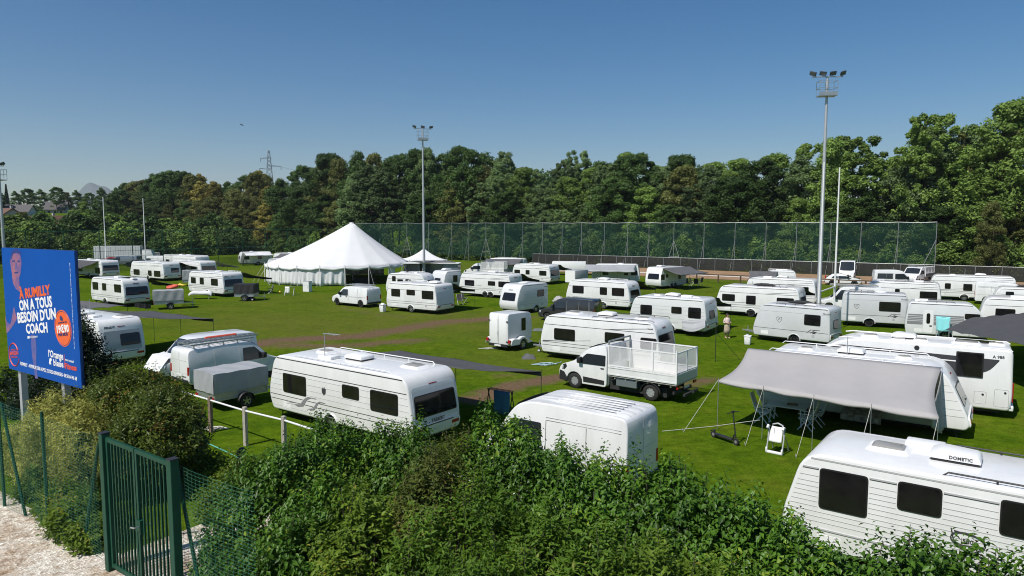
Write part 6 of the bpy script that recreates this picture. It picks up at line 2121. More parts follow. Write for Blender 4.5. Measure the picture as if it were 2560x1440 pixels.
def shrub(label, blobs, material, dens=62, name='shrub', cat='shrub', group=None, sprigs=0, up=.75):
    base = blobs[0][0]
    e = empty(name, (base[0], base[1], ground(base[0], base[1])), 0, label, cat, group)
    o = np.array(e.location)
    size, wid, gap, slen = LEAF[material]
    LP, LD, LN, LS, LT = [], [], [], [], []
    stems = MB()
    for (c, r), (c2, r2) in zip(blobs[:-1], blobs[1:]):
        stems.tube([(c[0] - o[0], c[1] - o[1], ground(c[0], c[1]) + .03 - o[2]), (c2[0] - o[0], c2[1] - o[1], ground(c2[0], c2[1]) + .03 - o[2])], .02, 4)
    for c, r in blobs:
        g = ground(c[0], c[1])
        area = 4 * math.pi * ((r[0] * r[1]) ** 1.6 / 3 + (r[0] * r[2]) ** 1.6 / 3 + (r[1] * r[2]) ** 1.6 / 3) ** (1 / 1.6)
        for layer, (f, dn, ls) in enumerate(((1.0, dens, 1.0), (.90, dens * .85, 1.3), (.78, dens * .22, 1.6))):
            P, Nn = blob_surface(c, r, int(area * dn * .75), g + .02, f)
            ok = np.ones(len(P), bool)
            for c2, r2 in ALLBLOBS:
                if c2 is c: continue
                q = ((P - np.array(c2)) / (np.array(r2) * .90)) ** 2
                ok &= q.sum(1) > 1
            # leaves nobody can see from the terrace side are left out: the far underside of the mass
            P, Nn = P[ok], Nn[ok]
            n = len(P)
            if not n: continue
            K = max(4, int(slen / gap) if layer == 0 else 6)
            S_ = Nn * .55 + np.array([0, 0, up]) + NP.normal(size=(n, 3)) * .30
            S_ /= np.linalg.norm(S_, axis=1, keepdims=True)
            L = slen * NP.uniform(.55, 1.3, n)
            t0 = NP.uniform(0, 1, n)
            cl = .5 + .22 * np.sin(P[:, 0] * 3.1 + P[:, 1] * 1.7) * np.sin(P[:, 2] * 4 + P[:, 1] * 2.3) + NP.normal(0, .12, n)
            a0 = NP.uniform(0, 6.28, n)
            ref = unit(n)
            X = np.cross(S_, ref); X /= np.linalg.norm(X, axis=1, keepdims=True)
            Y = np.cross(S_, X)
            for k in range(K):
                t = (k + .6) / K
                an = a0 + (k // 2) * 1.75 + (k % 2) * math.pi
                side = X * np.cos(an)[:, None] + Y * np.sin(an)[:, None]
                p = P + S_ * (L * (t - .55))[:, None]
                dr = .75 if material == 'leaf_gloss' else .25
                d = side * .85 + S_ * (.35 + .5 * t) * (1 - dr * .6) + np.array([0, 0, -dr]) + NP.normal(size=(n, 3)) * .18
                nn = S_ * .9 + side * (dr * .5 - .3) + np.array([0, 0, .35]) + NP.normal(size=(n, 3)) * .25
                LP.append(p); LD.append(d); LN.append(nn)
                LS.append(size * ls * NP.uniform(.65, 1.2, n) * (1 - .35 * t * (t > .8)))
                LT.append(np.clip(cl + NP.normal(0, .13, n) + .12 * (t - .5), 0, 1))
        for q in range(14):
            a, b = RNG.uniform(0, 6.28), RNG.uniform(.2, .8)
            x, y = c[0] + math.cos(a) * r[0] * b, c[1] + math.sin(a) * r[1] * b
            stems.tube([(c[0] + (x - c[0]) * .3 - o[0], c[1] + (y - c[1]) * .3 - o[1], ground(x, y) - o[2]), ((c[0] + x) / 2 - o[0], (c[1] + y) / 2 - o[1], c[2] - o[2]), (x - o[0], y - o[1], c[2] + r[2] * .7 - o[2])], [.02, .014, .005], 4)
        for q in range(sprigs):
            a, b = RNG.uniform(0, 6.28), RNG.uniform(.0, .85)
            x, y = c[0] + math.cos(a) * r[0] * b, c[1] + math.sin(a) * r[1] * b
            z = c[2] + r[2] * math.sqrt(max(0, 1 - b * b)) * .96
            ln = RNG.uniform(.18, .42)
            lean = Vector((RNG.uniform(-.25, .25), RNG.uniform(-.25, .25), 1)).normalized()
            stems.tube([(x - o[0], y - o[1], z - .15 - o[2]), (x + lean.x * ln - o[0], y + lean.y * ln - o[1], z + ln - o[2])], [.006, .003], 4)
            for k in range(int(ln / .05)):
                for s in (0, 1):
                    an = k * 1.6 + s * math.pi
                    LP.append(np.array([[x + lean.x * .05 * k, y + lean.y * .05 * k, z + .05 * k]]))
                    LD.append(np.array([[math.cos(an), math.sin(an), .25 - .5 * (k < 3)]]))
                    LN.append(np.array([[-.2 * math.cos(an), -.2 * math.sin(an), 1.0]]))
                    LS.append(np.array([size * RNG.uniform(.7, 1.1)]))
                    LT.append(np.array([min(1, max(0, RNG.gauss(.62, .15)))]))
    P = np.concatenate(LP) - o
    leaf_mesh('foliage', P, np.concatenate(LD), np.concatenate(LN), np.concatenate(LS), wid, np.concatenate(LT), material, e, fold=.22, bend=.12)
    stems.build('stem', 'bark', e)
    return e
def blob(px, v, ztop, ru, rv, rz):
    """a lobe of foliage with its top at height ztop above the line v"""
    p = vline(px, v, ztop - rz * .4)
    return ((p.x, p.y, ztop - rz), (ru, rv, rz))
CREST = [(520, 1.7), (600, 2.2), (650, 2.8), (720, 3.4), (790, 3.85), (870, 4.14), (950, 4.18), (1040, 4.25), (1150, 4.55), (1200, 4.62), (1270, 4.66), (1330, 4.60), (1400, 4.52), (1460, 4.45), (1580, 4.40), (1650, 4.55), (1700, 4.55), (1760, 4.4), (1840, 4.42), (1960, 4.38), (2050, 4.32), (2120, 4.24), (2190, 4.2), (2235, 4.4), (2290, 4.55), (2420, 4.45), (2560, 4.45), (2800, 4.4)]
def crest(px):
    for (a, za), (b, zb) in zip(CREST[:-1], CREST[1:]):
        if a <= px <= b: return za + (zb - za) * (px - a) / (b - a)
    return 4.4
HG = 'shrubs of the hedge along the terrace'
hedge = [
    ('round leaved dark green shrub forming the left end of the hedge by the fence', 'leaf_gloss', [(607, 6.4, 3.55, .6, .8, 1.4), (655, 6.7, 3.95, .75, .9, 1.6), (640, 5.7, 3.3, .7, .6, 1.2), (560, 6.0, 3.0, .45, .5, .9)], 3),
    ('glossy hedge shrub below the wheel of the crest badged caravan', 'leaf_gloss', [(730, 7.0, 4.2, .85, 1.0, 1.7), (800, 7.6, 4.36, .85, 1.2, 1.7), (880, 8.2, 0, .9, 1.2, 1.8), (730, 5.8, 3.65, .8, .7, 1.5), (825, 6.6, 4.0, .8, .8, 1.6)], 6),
    ('glossy hedge shrub with sprigs reaching up before the rear window of the crest badged caravan', 'leaf_gloss', [(985, 8.5, -.05, .9, 1.2, 1.8), (1045, 8.6, .0, .6, 1.0, 1.8)], 9),
    ('brownish thin leaved shrub in the hedge between the big caravan and the worn van', 'leaf_brown', [(1135, 8.2, -.1, .75, 1.1, 1.8), (1085, 7.4, .1, .7, .9, 1.7)], 5),
    ('tall dark leaved hedge shrub below the bonnet of the worn white van', 'leaf_gloss', [(1230, 8.7, 0, .75, 1.1, 1.9), (1310, 8.6, 0, .7, 1.1, 1.9)], 10),
    ('leafy hedge shrub below the long side of the worn white van', 'leaf_gloss', [(1410, 8.5, 0, .7, 1.1, 1.8), (1510, 8.4, 0, .7, 1.1, 1.8)], 12),
    ('leafy hedge shrub below the tail doors of the worn white van', 'leaf_gloss', [(1610, 8.5, 0, .65, 1.1, 1.8), (1700, 8.5, 0, .65, 1.1, 1.8)], 10),
    ('hedge shrub before the open lawn left of the ribbed caravan', 'leaf_gloss', [(1800, 8.2, 0, .7, 1.1, 1.8), (1900, 8.1, 0, .7, 1.1, 1.8)], 8),
    ('hedge shrub below the front slope of the ribbed caravan', 'leaf_gloss', [(2010, 8.0, 0, .7, 1.1, 1.8), (2120, 7.8, 0, .7, 1.0, 1.8)], 8),
    ('broad leaved hedge shrub below the oval emblem of the ribbed caravan', 'leaf_gloss', [(2270, 7.9, 0, .65, 1.0, 1.9), (2370, 7.8, -.02, .65, 1.0, 1.8)], 12),
    ('broad leaved hedge shrub in the bottom right corner', 'leaf_gloss', [(2480, 7.8, 0, .7, 1.0, 1.8), (2620, 7.7, 0, .8, 1.0, 1.8), (2500, 6.8, -.2, .8, .9, 1.7)], 8),
    ('yellow green shrub at the lower edge in front of the dark left hedge', 'leaf_lime', [(905, 6.6, -.12, .85, .9, 1.7), (850, 6.1, -.55, .8, .7, 1.5)], 4),
    ('fine leaved shrub in the middle of the hedge front', 'leaf_fine', [(1080, 6.5, -.35, .8, .8, 1.7), (1200, 7.3, -.30, .8, .8, 1.7), (1230, 6.3, -.62, .8, .7, 1.6)], 4),
    ('fine leaved shrub in the hedge front below the worn white van', 'leaf_fine', [(1380, 7.2, -.30, .75, .8, 1.7), (1510, 7.1, -.26, .75, .8, 1.7), (1430, 6.2, -.62, .8, .7, 1.6)], 4),
    ('yellow green fine leaved shrub right of the middle of the hedge front', 'leaf_lime', [(1650, 7.1, -.36, .75, .8, 1.7), (1780, 7.0, -.24, .75, .8, 1.7), (1690, 6.1, -.66, .8, .7, 1.6)], 4),
    ('pale fine leaved shrub in the hedge front below the lawn', 'leaf_fine', [(1920, 6.9, -.22, .75, .8, 1.7), (2060, 6.8, -.18, .75, .8, 1.7), (1950, 6.0, -.6, .8, .7, 1.6)], 4),
    ('glossy shrub low in the hedge front right of the pale one', 'leaf_gloss', [(2200, 6.8, -.16, .75, .85, 1.7), (2330, 6.7, -.26, .75, .85, 1.7), (2230, 5.9, -.55, .8, .7, 1.6)], 6),
]
HB = []
for label, mt_, bl, sp in hedge:
    bb = [blob(px, v, dz if dz > 1.5 else crest(px) + dz, ru, rv, rz) for px, v, dz, ru, rv, rz in bl]
    HB.append(bb)
    ALLBLOBS += bb
for (label, mt_, bl, sp), bb in zip(hedge, HB):
    shrub(label, bb, mt_, 60 if mt_ == 'leaf_gloss' else 48, group=HG, sprigs=sp)
def sb(px, v, ytop, ru, rv, rz):
    p = vline(px, v, 3.5)
    z = z_at(p, ytop)
    return ((p.x, p.y, z - rz), (ru, rv, rz))
def lone_shrub(label, bl, mt_, dens, **kw):
    bb = [sb(*b) for b in bl]
    ALLBLOBS.extend(bb)
    shrub(label, bb, mt_, dens, **kw)
lone_shrub('golden yellow willow leaved shrub behind the fence below the billboard', [(165, 6.3, 988, .85, .8, 1.2), (90, 6.4, 1040, .7, .7, 1.1), (215, 6.2, 1020, .6, .6, 1.1)], 'leaf_gold', 95, up=.2)
lone_shrub('large bronze tipped photinia shrub between the billboard and the handrail', [(350, 7.5, 925, .9, .9, 1.2), (298, 7.4, 940, .7, .8, 1.1), (425, 7.6, 980, .68, .8, 1.0), (380, 7.0, 1010, .8, .8, 1.0)], 'leaf_photinia', 75, sprigs=6)
lone_shrub('dark laurel shrub showing beside the right edge of the billboard', [(205, 9.0, 800, .42, .7, 1.3), (235, 9.2, 875, .55, .8, 1.3), (150, 8.8, 900, .9, .8, 1.4)], 'leaf_laurel', 60, sprigs=4)
lone_shrub('dark laurel shrub in the shade under the billboard at the left edge', [(20, 8.6, 930, .8, .7, 1.2), (95, 8.4, 945, .8, .7, 1.2)], 'leaf_laurel', 55)
lone_shrub('low fresh green creeper spreading through the fence onto the gravel', [(150, 5.5, 1215, .55, .5, .75), (205, 5.4, 1235, .6, .5, .8), (235, 5.3, 1290, .45, .45, .6), (95, 5.7, 1160, .5, .45, .9)], 'leaf_lime', 80)
lone_shrub('yellow green bush behind the gate and left of the hedge', [(520, 7.9, 1142, .6, .7, .9), (585, 8.2, 1150, .55, .7, .9), (470, 7.6, 1160, .5, .6, .9), (560, 7.2, 1200, .5, .5, .8)], 'leaf_lime', 75)

# ================================================================ gate and mesh fence on the terrace
ZT = 2.5
def gate():
    a, b = at(260, 1094, 4.58), at(431, 1161, 4.58)
    d = (b - a); d.z = 0
    L = d.length
    e = empty('garden_gate', (a.x, a.y, ZT), math.atan2(d.y, d.x), 'green double leaf steel gate closed across the gravel path', 'gate')
    Hg = 2.12
    for x in (0, L):
        MB().box(x - .06, x + .06, -.06, .06, -.1, Hg + .03).build('gate_post', 'gate_green', e, bevel=.008)
        MB().box(x - .064, x + .064, -.064, .064, Hg + .03, Hg + .045).build('post_cap', 'black_plastic', e)
    mid = L * .485
    for x0, x1 in ((.085, mid - .01), (mid + .015, L - .085)):
        m = MB()
        for x in (x0 + .025, x1 - .025): m.box(x - .025, x + .025, -.022, .022, .06, Hg - .02)
        for z in (.10, Hg - .05): m.box(x0 + .05, x1 - .05, -.021, .021, z - .03, z + .03)
        n = int((x1 - x0) / .02)
        for k in range(n):
            x = x0 + (x1 - x0) * (k + .5) / n
            m.add([(x - .008, 0, Hg - .02), (x + .008, 0, Hg - .02), (x, 0, Hg + .01)], [(0, 1, 2)])
        f = m.build('gate_leaf', 'gate_green', e)
        for k in range(7):
            x = x0 + .05 + (x1 - x0 - .1) * (k + 1) / 8
            MB().box(x - .0125, x + .0125, -.0125, .0125, .13, Hg - .08).build('bar', 'gate_green', f)
    m = MB().box(mid + .02, mid + .12, -.04, .04, .86, 1.06)
    m.build('lock_case', 'gate_green', e)
    m = MB().tube([(mid + .09, -.045, .97), (mid + .09, -.10, .97), (mid - .03, -.10, .95)], .011, 6)
    m.tube([(mid + .09, .045, .97), (mid + .09, .10, .97), (mid + .2, .10, 1.0)], .011, 6)
    m.build('handle', 'galvanised', e, smooth=60)
gate()
def mesh_fence(label, px0, px1, braces, posts, hgt=2.05, tilt=.0):
    a, b = vline(px0, 5.04, 3.4), vline(px1, 5.04, 3.4)
    o = Vector((a.x, a.y, ZT))
    e = empty('mesh_fence', o, 0, label, 'fence', 'green welded mesh fences beside the gate')
    d = b - a; d.z = 0
    L = d.length
    dn = d.normalized()
    m = MB()
    def pt(x, z):
        sag = .045 * math.sin(math.pi * ((x / 2.4) % 1)) * (z / hgt) + .012 * math.sin(x * 5 + z * 3)
        return Vector((dn.x * x, dn.y * x, 0)) + Vector((-dn.y, dn.x, 0)) * (.02 * math.sin(x * 3.1 + z)) + Vector((0, 0, z - sag))
    nz = 40
    ns = max(8, int(L / .25))
    for k in range(nz + 1):
        z = .04 + (hgt - .04) * k / nz
        m.tube([pt(L * s / ns, z) for s in range(ns + 1)], .0022, 3, cap=False)
    for k in range(int(L / .1)):
        m.tube([pt(k * .1, z) for z in (.04, hgt * .35, hgt * .7, hgt)], .0018, 3, cap=False)
    m.build('wire_mesh', 'wire_green', e, recalc=False)
    for px in posts:
        p = vline(px, 5.07, 3.4) - o
        MB().tube([(p.x, p.y, -.1), (p.x, p.y, hgt + .05)], .028, 8).build('post', 'gate_green', e, smooth=60)
    for (pa, za), (pb, zb_) in braces:
        p, q = vline(pa, 5.1, za + ZT) - o, vline(pb, 5.1, zb_ + ZT) - o
        MB().tube([(p.x, p.y, za), (q.x, q.y, zb_)], .026, 8).build('brace', 'gate_green', e, smooth=60)
mesh_fence('green welded mesh fence from the gate to the left picture edge', -160, 252, [((2, 2.0), (64, .0)), ((247, 1.9), (214, .25))], [4, 114, -80])
mesh_fence('green welded mesh fence running from the gate into the hedge', 437, 640, [((440, 2.0), (512, .0))], [])

# ================================================================ billboard
def billboard():
    A, B_ = Vector((-12.45, 17.1, 0)), Vector((-9.31, 14.92, 0))
    d = B_ - A
    L, Hb, z0 = d.length, 3.0, 4.25
    v = Veh('billboard', 'large blue fitness advertising billboard on posts at the left', 'billboard', A, math.degrees(math.atan2(d.y, d.x)), L, .1, Hb)
    e = v.root
    MB().box(0, L, 0, .05, z0, z0 + Hb).build('panel', 'board_side', e)
    MB().box(.01, L - .01, -.012, 0, z0 + .01, z0 + Hb - .01).build('poster', 'board_blue', e)
    for px in (68, 176):
        x = v.lx(px)
        MB().box(x - .07, x + .07, .06, .20, 1.8, z0 + 1.5).build('post', 'mast_grey', e)
    Z = lambda q: (q[0] * .30550, 560 + q[1] * .30556)
    def bp(q):
        px, py = Z(q)
        x = along(v.P + Vector((0, 0, 7.25 - 3 * q[1] / 1250)), v.yaw, px)
        return Vector((x, v.lz2(x, py)))
    def lz2(x, py):
        p = v.P + v.d * x
        lo, hi = 2, 9
        for _ in range(40):
            m = (lo + hi) / 2
            if py_of(Vector((p.x, p.y, m))) > py: lo = m
            else: hi = m
        return lo
    v.lz2 = lz2
    def line(s, l, r, cap, material, bold=.0, name='lettering', dep=.014):
        p, q = bp(l), bp(r)
        mid = ((l[0] + r[0]) / 2, (l[1] + r[1]) / 2)
        c = (bp((mid[0], mid[1] - cap)) - bp(mid)).length
        an = math.atan2(q.y - p.y, q.x - p.x)
        text(e, name, s, c / .70, T(p.x, -dep, p.y) @ MS @ Matrix.Rotation(an, 4, 'Z'), material, 'LEFT', bold, width=(q - p).length)
    def poly(pts, material, name, dep=.0135):
        P = [bp(p) for p in pts]
        MB().prism([(p.x, -dep, p.y) for p in P], (0, .002, 0)).build(name, material, e)
    # the athlete, printed in blue and orange tones
    poly([(108, 235), (150, 208), (186, 232), (190, 330), (182, 400), (170, 440), (172, 500), (182, 560), (140, 530), (118, 480), (110, 400), (98, 320)], 'duo_warm', 'printed_figure')
    poly([(106, 240), (118, 215), (150, 200), (184, 224), (188, 270), (176, 246), (150, 236), (122, 244), (108, 290)], 'duo_dark', 'printed_hair', .0155)
    poly([(114, 300), (138, 296), (138, 306), (114, 312)], 'duo_dark', 'printed_eye', .0155)
    poly([(156, 298), (180, 300), (180, 310), (156, 308)], 'duo_dark', 'printed_eye', .0155)
    poly([(130, 392), (164, 390), (160, 402), (134, 404)], 'duo_dark', 'printed_mouth', .0155)
    poly([(143, 312), (150, 312), (156, 368), (138, 370)], 'duo_light', 'printed_nose', .0155)
    poly([(50, 750), (62, 800), (92, 820), (106, 760), (118, 690), (126, 680), (134, 720), (146, 770), (132, 800), (100, 850), (60, 895)], 'duo_warm', 'printed_arm')
    poly([(262, 905), (296, 915), (306, 1020), (302, 1120), (312, 1240), (316, 1266), (292, 1262), (278, 1150), (264, 1010)], 'duo_light', 'printed_leg')
    O, Wt, N_ = 'print_orange', 'print_white', 'print_navy'
    line('À RUMILLY', (175, 612), (432, 574), 76, O, .035)
    line('ON A TOUS', (172, 708), (443, 674), 82, Wt, .035)
    line('BESOIN D\u2019UN', (155, 808), (472, 774), 82, Wt, .035)
    line('COACH', (225, 895), (403, 884), 76, Wt, .035)
    poly([(233, 917), (250, 916), (250, 936), (233, 937)], Wt, 'icon')
    line('lorangebleue.fr', (256, 932), (318, 927), 16, Wt, .0)
    def disc(c, rx, ry, material, name, dep, n=40, hole=None, a0=0, a1=2 * math.pi):
        C_ = bp(c)
        rad = ((bp((c[0] + rx, c[1])) - C_).length + (bp((c[0], c[1] - ry)) - C_).length) / 2
        if hole:
            m = MB()
            m.tube([(C_.x + rad * math.cos(a0 + (a1 - a0) * k / n), -dep, C_.y + rad * math.sin(a0 + (a1 - a0) * k / n)) for k in range(n + 1)], hole, 4)
            m.build(name, material, e)
        else:
            MB().prism([(C_.x + rad * math.cos(2 * math.pi * k / n), -dep, C_.y + rad * math.sin(2 * math.pi * k / n)) for k in range(n)], (0, .002, 0)).build(name, material, e)
        return C_, rad
    disc((527, 853), 68, 152, O, 'price_badge', .0145)
    disc((527, 853), 63, 141, N_, 'badge_ring', .015, hole=.006, a0=-2.2, a1=3.2)
    line('19\u20ac90', (476, 892), (574, 882), 58, Wt, .035, dep=.018)
    line('PAR MOIS', (492, 919), (568, 910), 24, N_, .02, dep=.018)
    line('À PARTIR DE', (488, 816), (560, 806), 12, N_, .0, dep=.018)
    disc((512, 770), 10, 20, N_, 'logo_dot', .0175); disc((521, 778), 7, 14, N_, 'logo_dot', .0175)
    disc((120, 1068), 37, 96, 'print_red', 'hours_ring', .0145, hole=.014, a0=.5, a1=6.0)
    line('6H/23H', (88, 1072), (156, 1070), 28, 'print_red', .03)
    line('OUVERT DE', (95, 1034), (148, 1034), 11, 'print_red')
    line('7 JOURS SUR 7', (92, 1094), (150, 1094), 11, 'print_red')
    line('l\u2019Orange', (405, 1084), (528, 1110), 56, Wt, .02)
    line('bleue', (447, 1156), (529, 1174), 52, Wt, .02)
    disc((424, 1122), 13, 24, Wt, 'logo_dot', .0145); disc((434, 1134), 9, 16, 'board_blue', 'logo_dot', .0155); disc((417, 1134), 7, 13, Wt, 'logo_dot', .016)
    poly([(534, 1066), (537, 1066), (538, 1176), (535, 1176)], 'print_red', 'logo_bar')
    line('mon coach', (543, 1117), (616, 1136), 20, Wt, .01)
    line('Fitness', (543, 1180), (638, 1200), 44, 'print_red', .03)
    line('RUMILLY - AVENUE DES ALPES, Z.I DES GRANGES- 04 50 64 46 68', (172, 1152), (641, 1280), 27, Wt, .02)
    m = MB()
    p0, p1 = bp((587, 318)), bp((622, 1026))
    for k in range(70):
        f0 = k / 70
        q = p0 + (p1 - p0) * f0
        q2 = p0 + (p1 - p0) * (f0 + (.006 if k % 5 else .011))
        m.bar((q.x, -.014, q.y), (q2.x, -.014, q2.y), .002, .02)
    m.build('fine_print', Wt, e)
billboard()

# ================================================================ white handrail round the pitch
def handrail():
    pts = [(445, 1052, 966, 'wood_post'), (528, 1081, 991, 'wood_post'), (615, 1114, 1017, 'weathered_wood'), (712, 1148, 1040, 'weathered_wood'), (826, 1190, 1076, 'weathered_wood')]
    P = [(at(x, y), yt, m_) for x, y, yt, m_ in pts]
    o = P[1][0].copy()
    e = empty('handrail', o, 0, 'white tube handrail on worn wooden posts beside the pitch', 'railing')
    tops = []
    for p, yt, m_ in P:
        z = z_at(p, yt)
        q = p - o
        M = T(q.x, q.y, 0) @ Matrix.Rotation(R(-35), 4, 'Z')
        MB().box(-.075, .075, -.06, .06, -.1, z, M).build('post', m_, e, bevel=.012)
        tops.append(Vector((q.x, q.y, z - .14)))
    dl = (tops[0] - tops[1]); dr = tops[-1] - tops[-2]
    tops = [tops[0] + dl * 2] + tops + [tops[-1] + dr * 6]
    MB().tube(tops, .035, 8).build('rail', 'white_tube', e, smooth=60)
handrail()

# ================================================================ people
def person(P, yaw, label, joints, edges, radii, height=1.65):
    """one skinned body: joints in metres, feet at z = 0, facing -y"""
    e = empty('person', P, yaw, label, 'person')
    names = list(joints)
    me = bpy.data.meshes.new('body')
    me.from_pydata([joints[n] for n in names], [(names.index(a), names.index(b)) for a, b in edges], [])
    o = link_mesh('body', me, e)
    me.materials.append(MATS['skin'])
    sk = o.modifiers.new('skin', 'SKIN')
    sk.use_smooth_shade = True
    for i, n in enumerate(names):
        r = radii[n]
        me.skin_vertices[0].data[i].radius = (r, r) if not isinstance(r, tuple) else r
    me.skin_vertices[0].data[names.index('pelvis')].use_root = True
    ss = o.modifiers.new('sub', 'SUBSURF'); ss.levels = ss.render_levels = 2
    return e
STD = dict(pelvis=(0, 0, .92), waist=(0, 0, 1.06), chest=(0, .01, 1.26), neck=(0, .01, 1.42), head0=(0, -.005, 1.50), head=(0, -.02, 1.58), crown=(0, 0, 1.66), nose=(0, -.115, 1.555),
           hipl=(-.09, 0, .88), kneel=(-.10, -.02, .48), anklel=(-.10, .02, .08), toel=(-.11, -.15, .035), hipr=(.09, 0, .88), kneer=(.10, -.04, .48), ankler=(.10, 0, .08), toer=(.12, -.17, .035),
           shl=(-.17, .02, 1.36), ell=(-.25, .03, 1.10), wrl=(-.12, -.18, 1.06), hal=(-.07, -.22, 1.06), shr=(.17, .02, 1.36), elr=(.25, .03, 1.10), wrr=(.13, -.19, 1.08), har=(.08, -.22, 1.09))
ED = [('pelvis', 'waist'), ('waist', 'chest'), ('chest', 'neck'), ('neck', 'head0'), ('head0', 'head'), ('head', 'crown'), ('head', 'nose'), ('pelvis', 'hipl'), ('hipl', 'kneel'), ('kneel', 'anklel'), ('anklel', 'toel'), ('pelvis', 'hipr'), ('hipr', 'kneer'), ('kneer', 'ankler'), ('ankler', 'toer'),
      ('chest', 'shl'), ('shl', 'ell'), ('ell', 'wrl'), ('wrl', 'hal'), ('chest', 'shr'), ('shr', 'elr'), ('elr', 'wrr'), ('wrr', 'har')]
RD = dict(pelvis=(.15, .12), waist=(.13, .105), chest=(.15, .11), neck=.052, head0=.075, head=(.085, .1), crown=.06, nose=.016, hipl=.095, kneel=.062, anklel=.042, toel=.032, hipr=.095, kneer=.062, ankler=.042, toer=.032,
          shl=.06, ell=.042, wrl=.03, hal=.035, shr=.06, elr=.042, wrr=.03, har=.035)
for s, w in ((-1, 'l'), (1, 'r')):
    for k, (dx, dz, ln) in enumerate(((-.028, .0, .07), (-.01, .012, .085), (.01, .012, .08), (.028, .004, .065))):
        b = STD['ha' + w]
        STD[f'f{w}{k}'] = (b[0] + dx, b[1] - .03, b[2] + dz)
        STD[f'g{w}{k}'] = (b[0] + dx * 1.1 - s * .03, b[1] - .03 - ln * .6, b[2] + dz - .02)
        RD[f'f{w}{k}'], RD[f'g{w}{k}'] = .011, .008
        ED += [('ha' + w, f'f{w}{k}'), (f'f{w}{k}', f'g{w}{k}')]
    b = STD['wr' + w]
    STD['th' + w] = (b[0] - s * .05, b[1] - .03, b[2] + .045); RD['th' + w] = .010
    ED.append(('wr' + w, 'th' + w))
def face(e, dz=0.0, hair='hair_dark'):
    m = MB()
    for s in (-1, 1): m.lathe([(.001, -.013), (.011, -.008), (.011, .006), (.001, .012)], 8, T(s * .034, -.098, 1.585 + dz), axis='y')
    m.build('eyes', 'black_plastic', e)
    m = MB().tube([(-.028, -.102, 1.515 + dz), (0, -.109, 1.512 + dz), (.028, -.102, 1.515 + dz)], .006, 5)
    m.build('mouth', 'print_red', e)
    m = MB()
    for s in (-1, 1): m.lathe([(.001, -.012), (.024, -.008), (.026, .008), (.001, .012)], 8, T(s * .093, 0, 1.56 + dz) @ Matrix.Rotation(R(90), 4, 'Z'), axis='y')
    m.build('ears', 'skin', e)
def garment(e, rings, material, name, n=16):
    """cloth tube round the body: rings of (z, half width, half depth, y offset)"""
    m = MB()
    vs, fs = [], []
    for z, a, b, y in rings:
        for k in range(n):
            t = 2 * math.pi * k / n
            w = 1 + .03 * math.sin(t * 5 + z * 9)
            vs.append((a * w * math.cos(t), y + b * w * math.sin(t), z + .006 * math.sin(t * 3)))
    for i in range(len(rings) - 1):
        for k in range(n):
            fs.append((i * n + k, i * n + (k + 1) % n, (i + 1) * n + (k + 1) % n, (i + 1) * n + k))
    m.add(vs, fs)
    return m.build(name, material, e, smooth=70, solid=.008)
def woman():
    P = at(1817, 845)
    e = person(P, R(18), 'woman in a pale pink blouse and long beige skirt walking beside the caravans', STD, ED, RD)
    garment(e, [(.97, .185, .15, 0), (1.08, .175, .14, 0), (1.22, .185, .15, .005), (1.34, .19, .13, .01), (1.40, .13, .10, .012), (1.43, .075, .07, .012)], 'shirt_pink', 'blouse')
    for s in (-1, 1):
        MB().tube([(s * .15, .02, 1.37), (s * .22, .03, 1.22), (s * .255, .02, 1.09), (s * .20, -.08, 1.08)], [.075, .065, .06, .055], 10).build('sleeve', 'shirt_pink', e, smooth=70)
    garment(e, [(.34, .24, .21, 0), (.6, .215, .185, 0), (.85, .20, .165, 0), (1.0, .165, .135, 0)], 'skirt_beige', 'skirt', 20)
    m = MB().lathe([(.001, .125), (.06, .115), (.105, .06), (.112, 0), (.10, -.06), (.05, -.08)], 14, T(0, .025, 1.585))
    m.lathe([(.001, .05), (.04, .035), (.05, 0), (.03, -.04), (.001, -.05)], 10, T(0, .12, 1.64))
    m.build('hair', 'hair_dark', e, smooth=70)
    for s, y in ((-1, -.05), (1, -.07)):
        MB().box(s * .105 - .045, s * .105 + .045, y - .14, y + .10, 0, .05).build('shoe', 'skirt_beige', e, bevel=.02, smooth=60)
    face(e)
woman()
def man():
    p = vline(606, 10.6, 1.5)
    z = ground(p.x, p.y)
    P = Vector((p.x, p.y, z))
    J = dict(STD)
    e = person(P, R(-20), 'bearded person in a dark cap and orange top, mostly hidden behind the hedge', J, ED, RD)
    e.location.z = z_at(P, 1120) - 1.70
    garment(e, [(.86, .2, .16, 0), (1.05, .185, .15, 0), (1.25, .2, .155, .005), (1.36, .2, .14, .01), (1.42, .12, .1, .012), (1.45, .08, .075, .012)], 'orange_shirt', 'shirt')
    for s in (-1, 1):
        MB().tube([(s * .15, .02, 1.37), (s * .22, .03, 1.22), (s * .25, .03, 1.12)], [.08, .07, .065], 10).build('sleeve', 'orange_shirt', e, smooth=70)
        MB().tube([(s * .09, 0, .95), (s * .10, -.02, .5), (s * .10, .01, .08)], [.12, .09, .075], 10).build('trouser_leg', 'jeans', e, smooth=70)
    m = MB().lathe([(.001, .11), (.06, .10), (.105, .05), (.112, .0)], 16, T(0, .0, 1.60))
    m.grid(lambda i, j: (-.095 + .19 * i, -.09 - .10 * j * (1 - (2 * i - 1) ** 2 * .6), 1.605 - .02 * j), 8, 3)
    m.build('cap', 'cap_green', e, smooth=70, solid=.008)
    m = MB().lathe([(.001, -.085), (.05, -.07), (.078, -.02), (.082, .03)], 14, T(0, -.035, 1.515))
    m.build('beard', 'beard', e, smooth=70)
    face(e)
man()
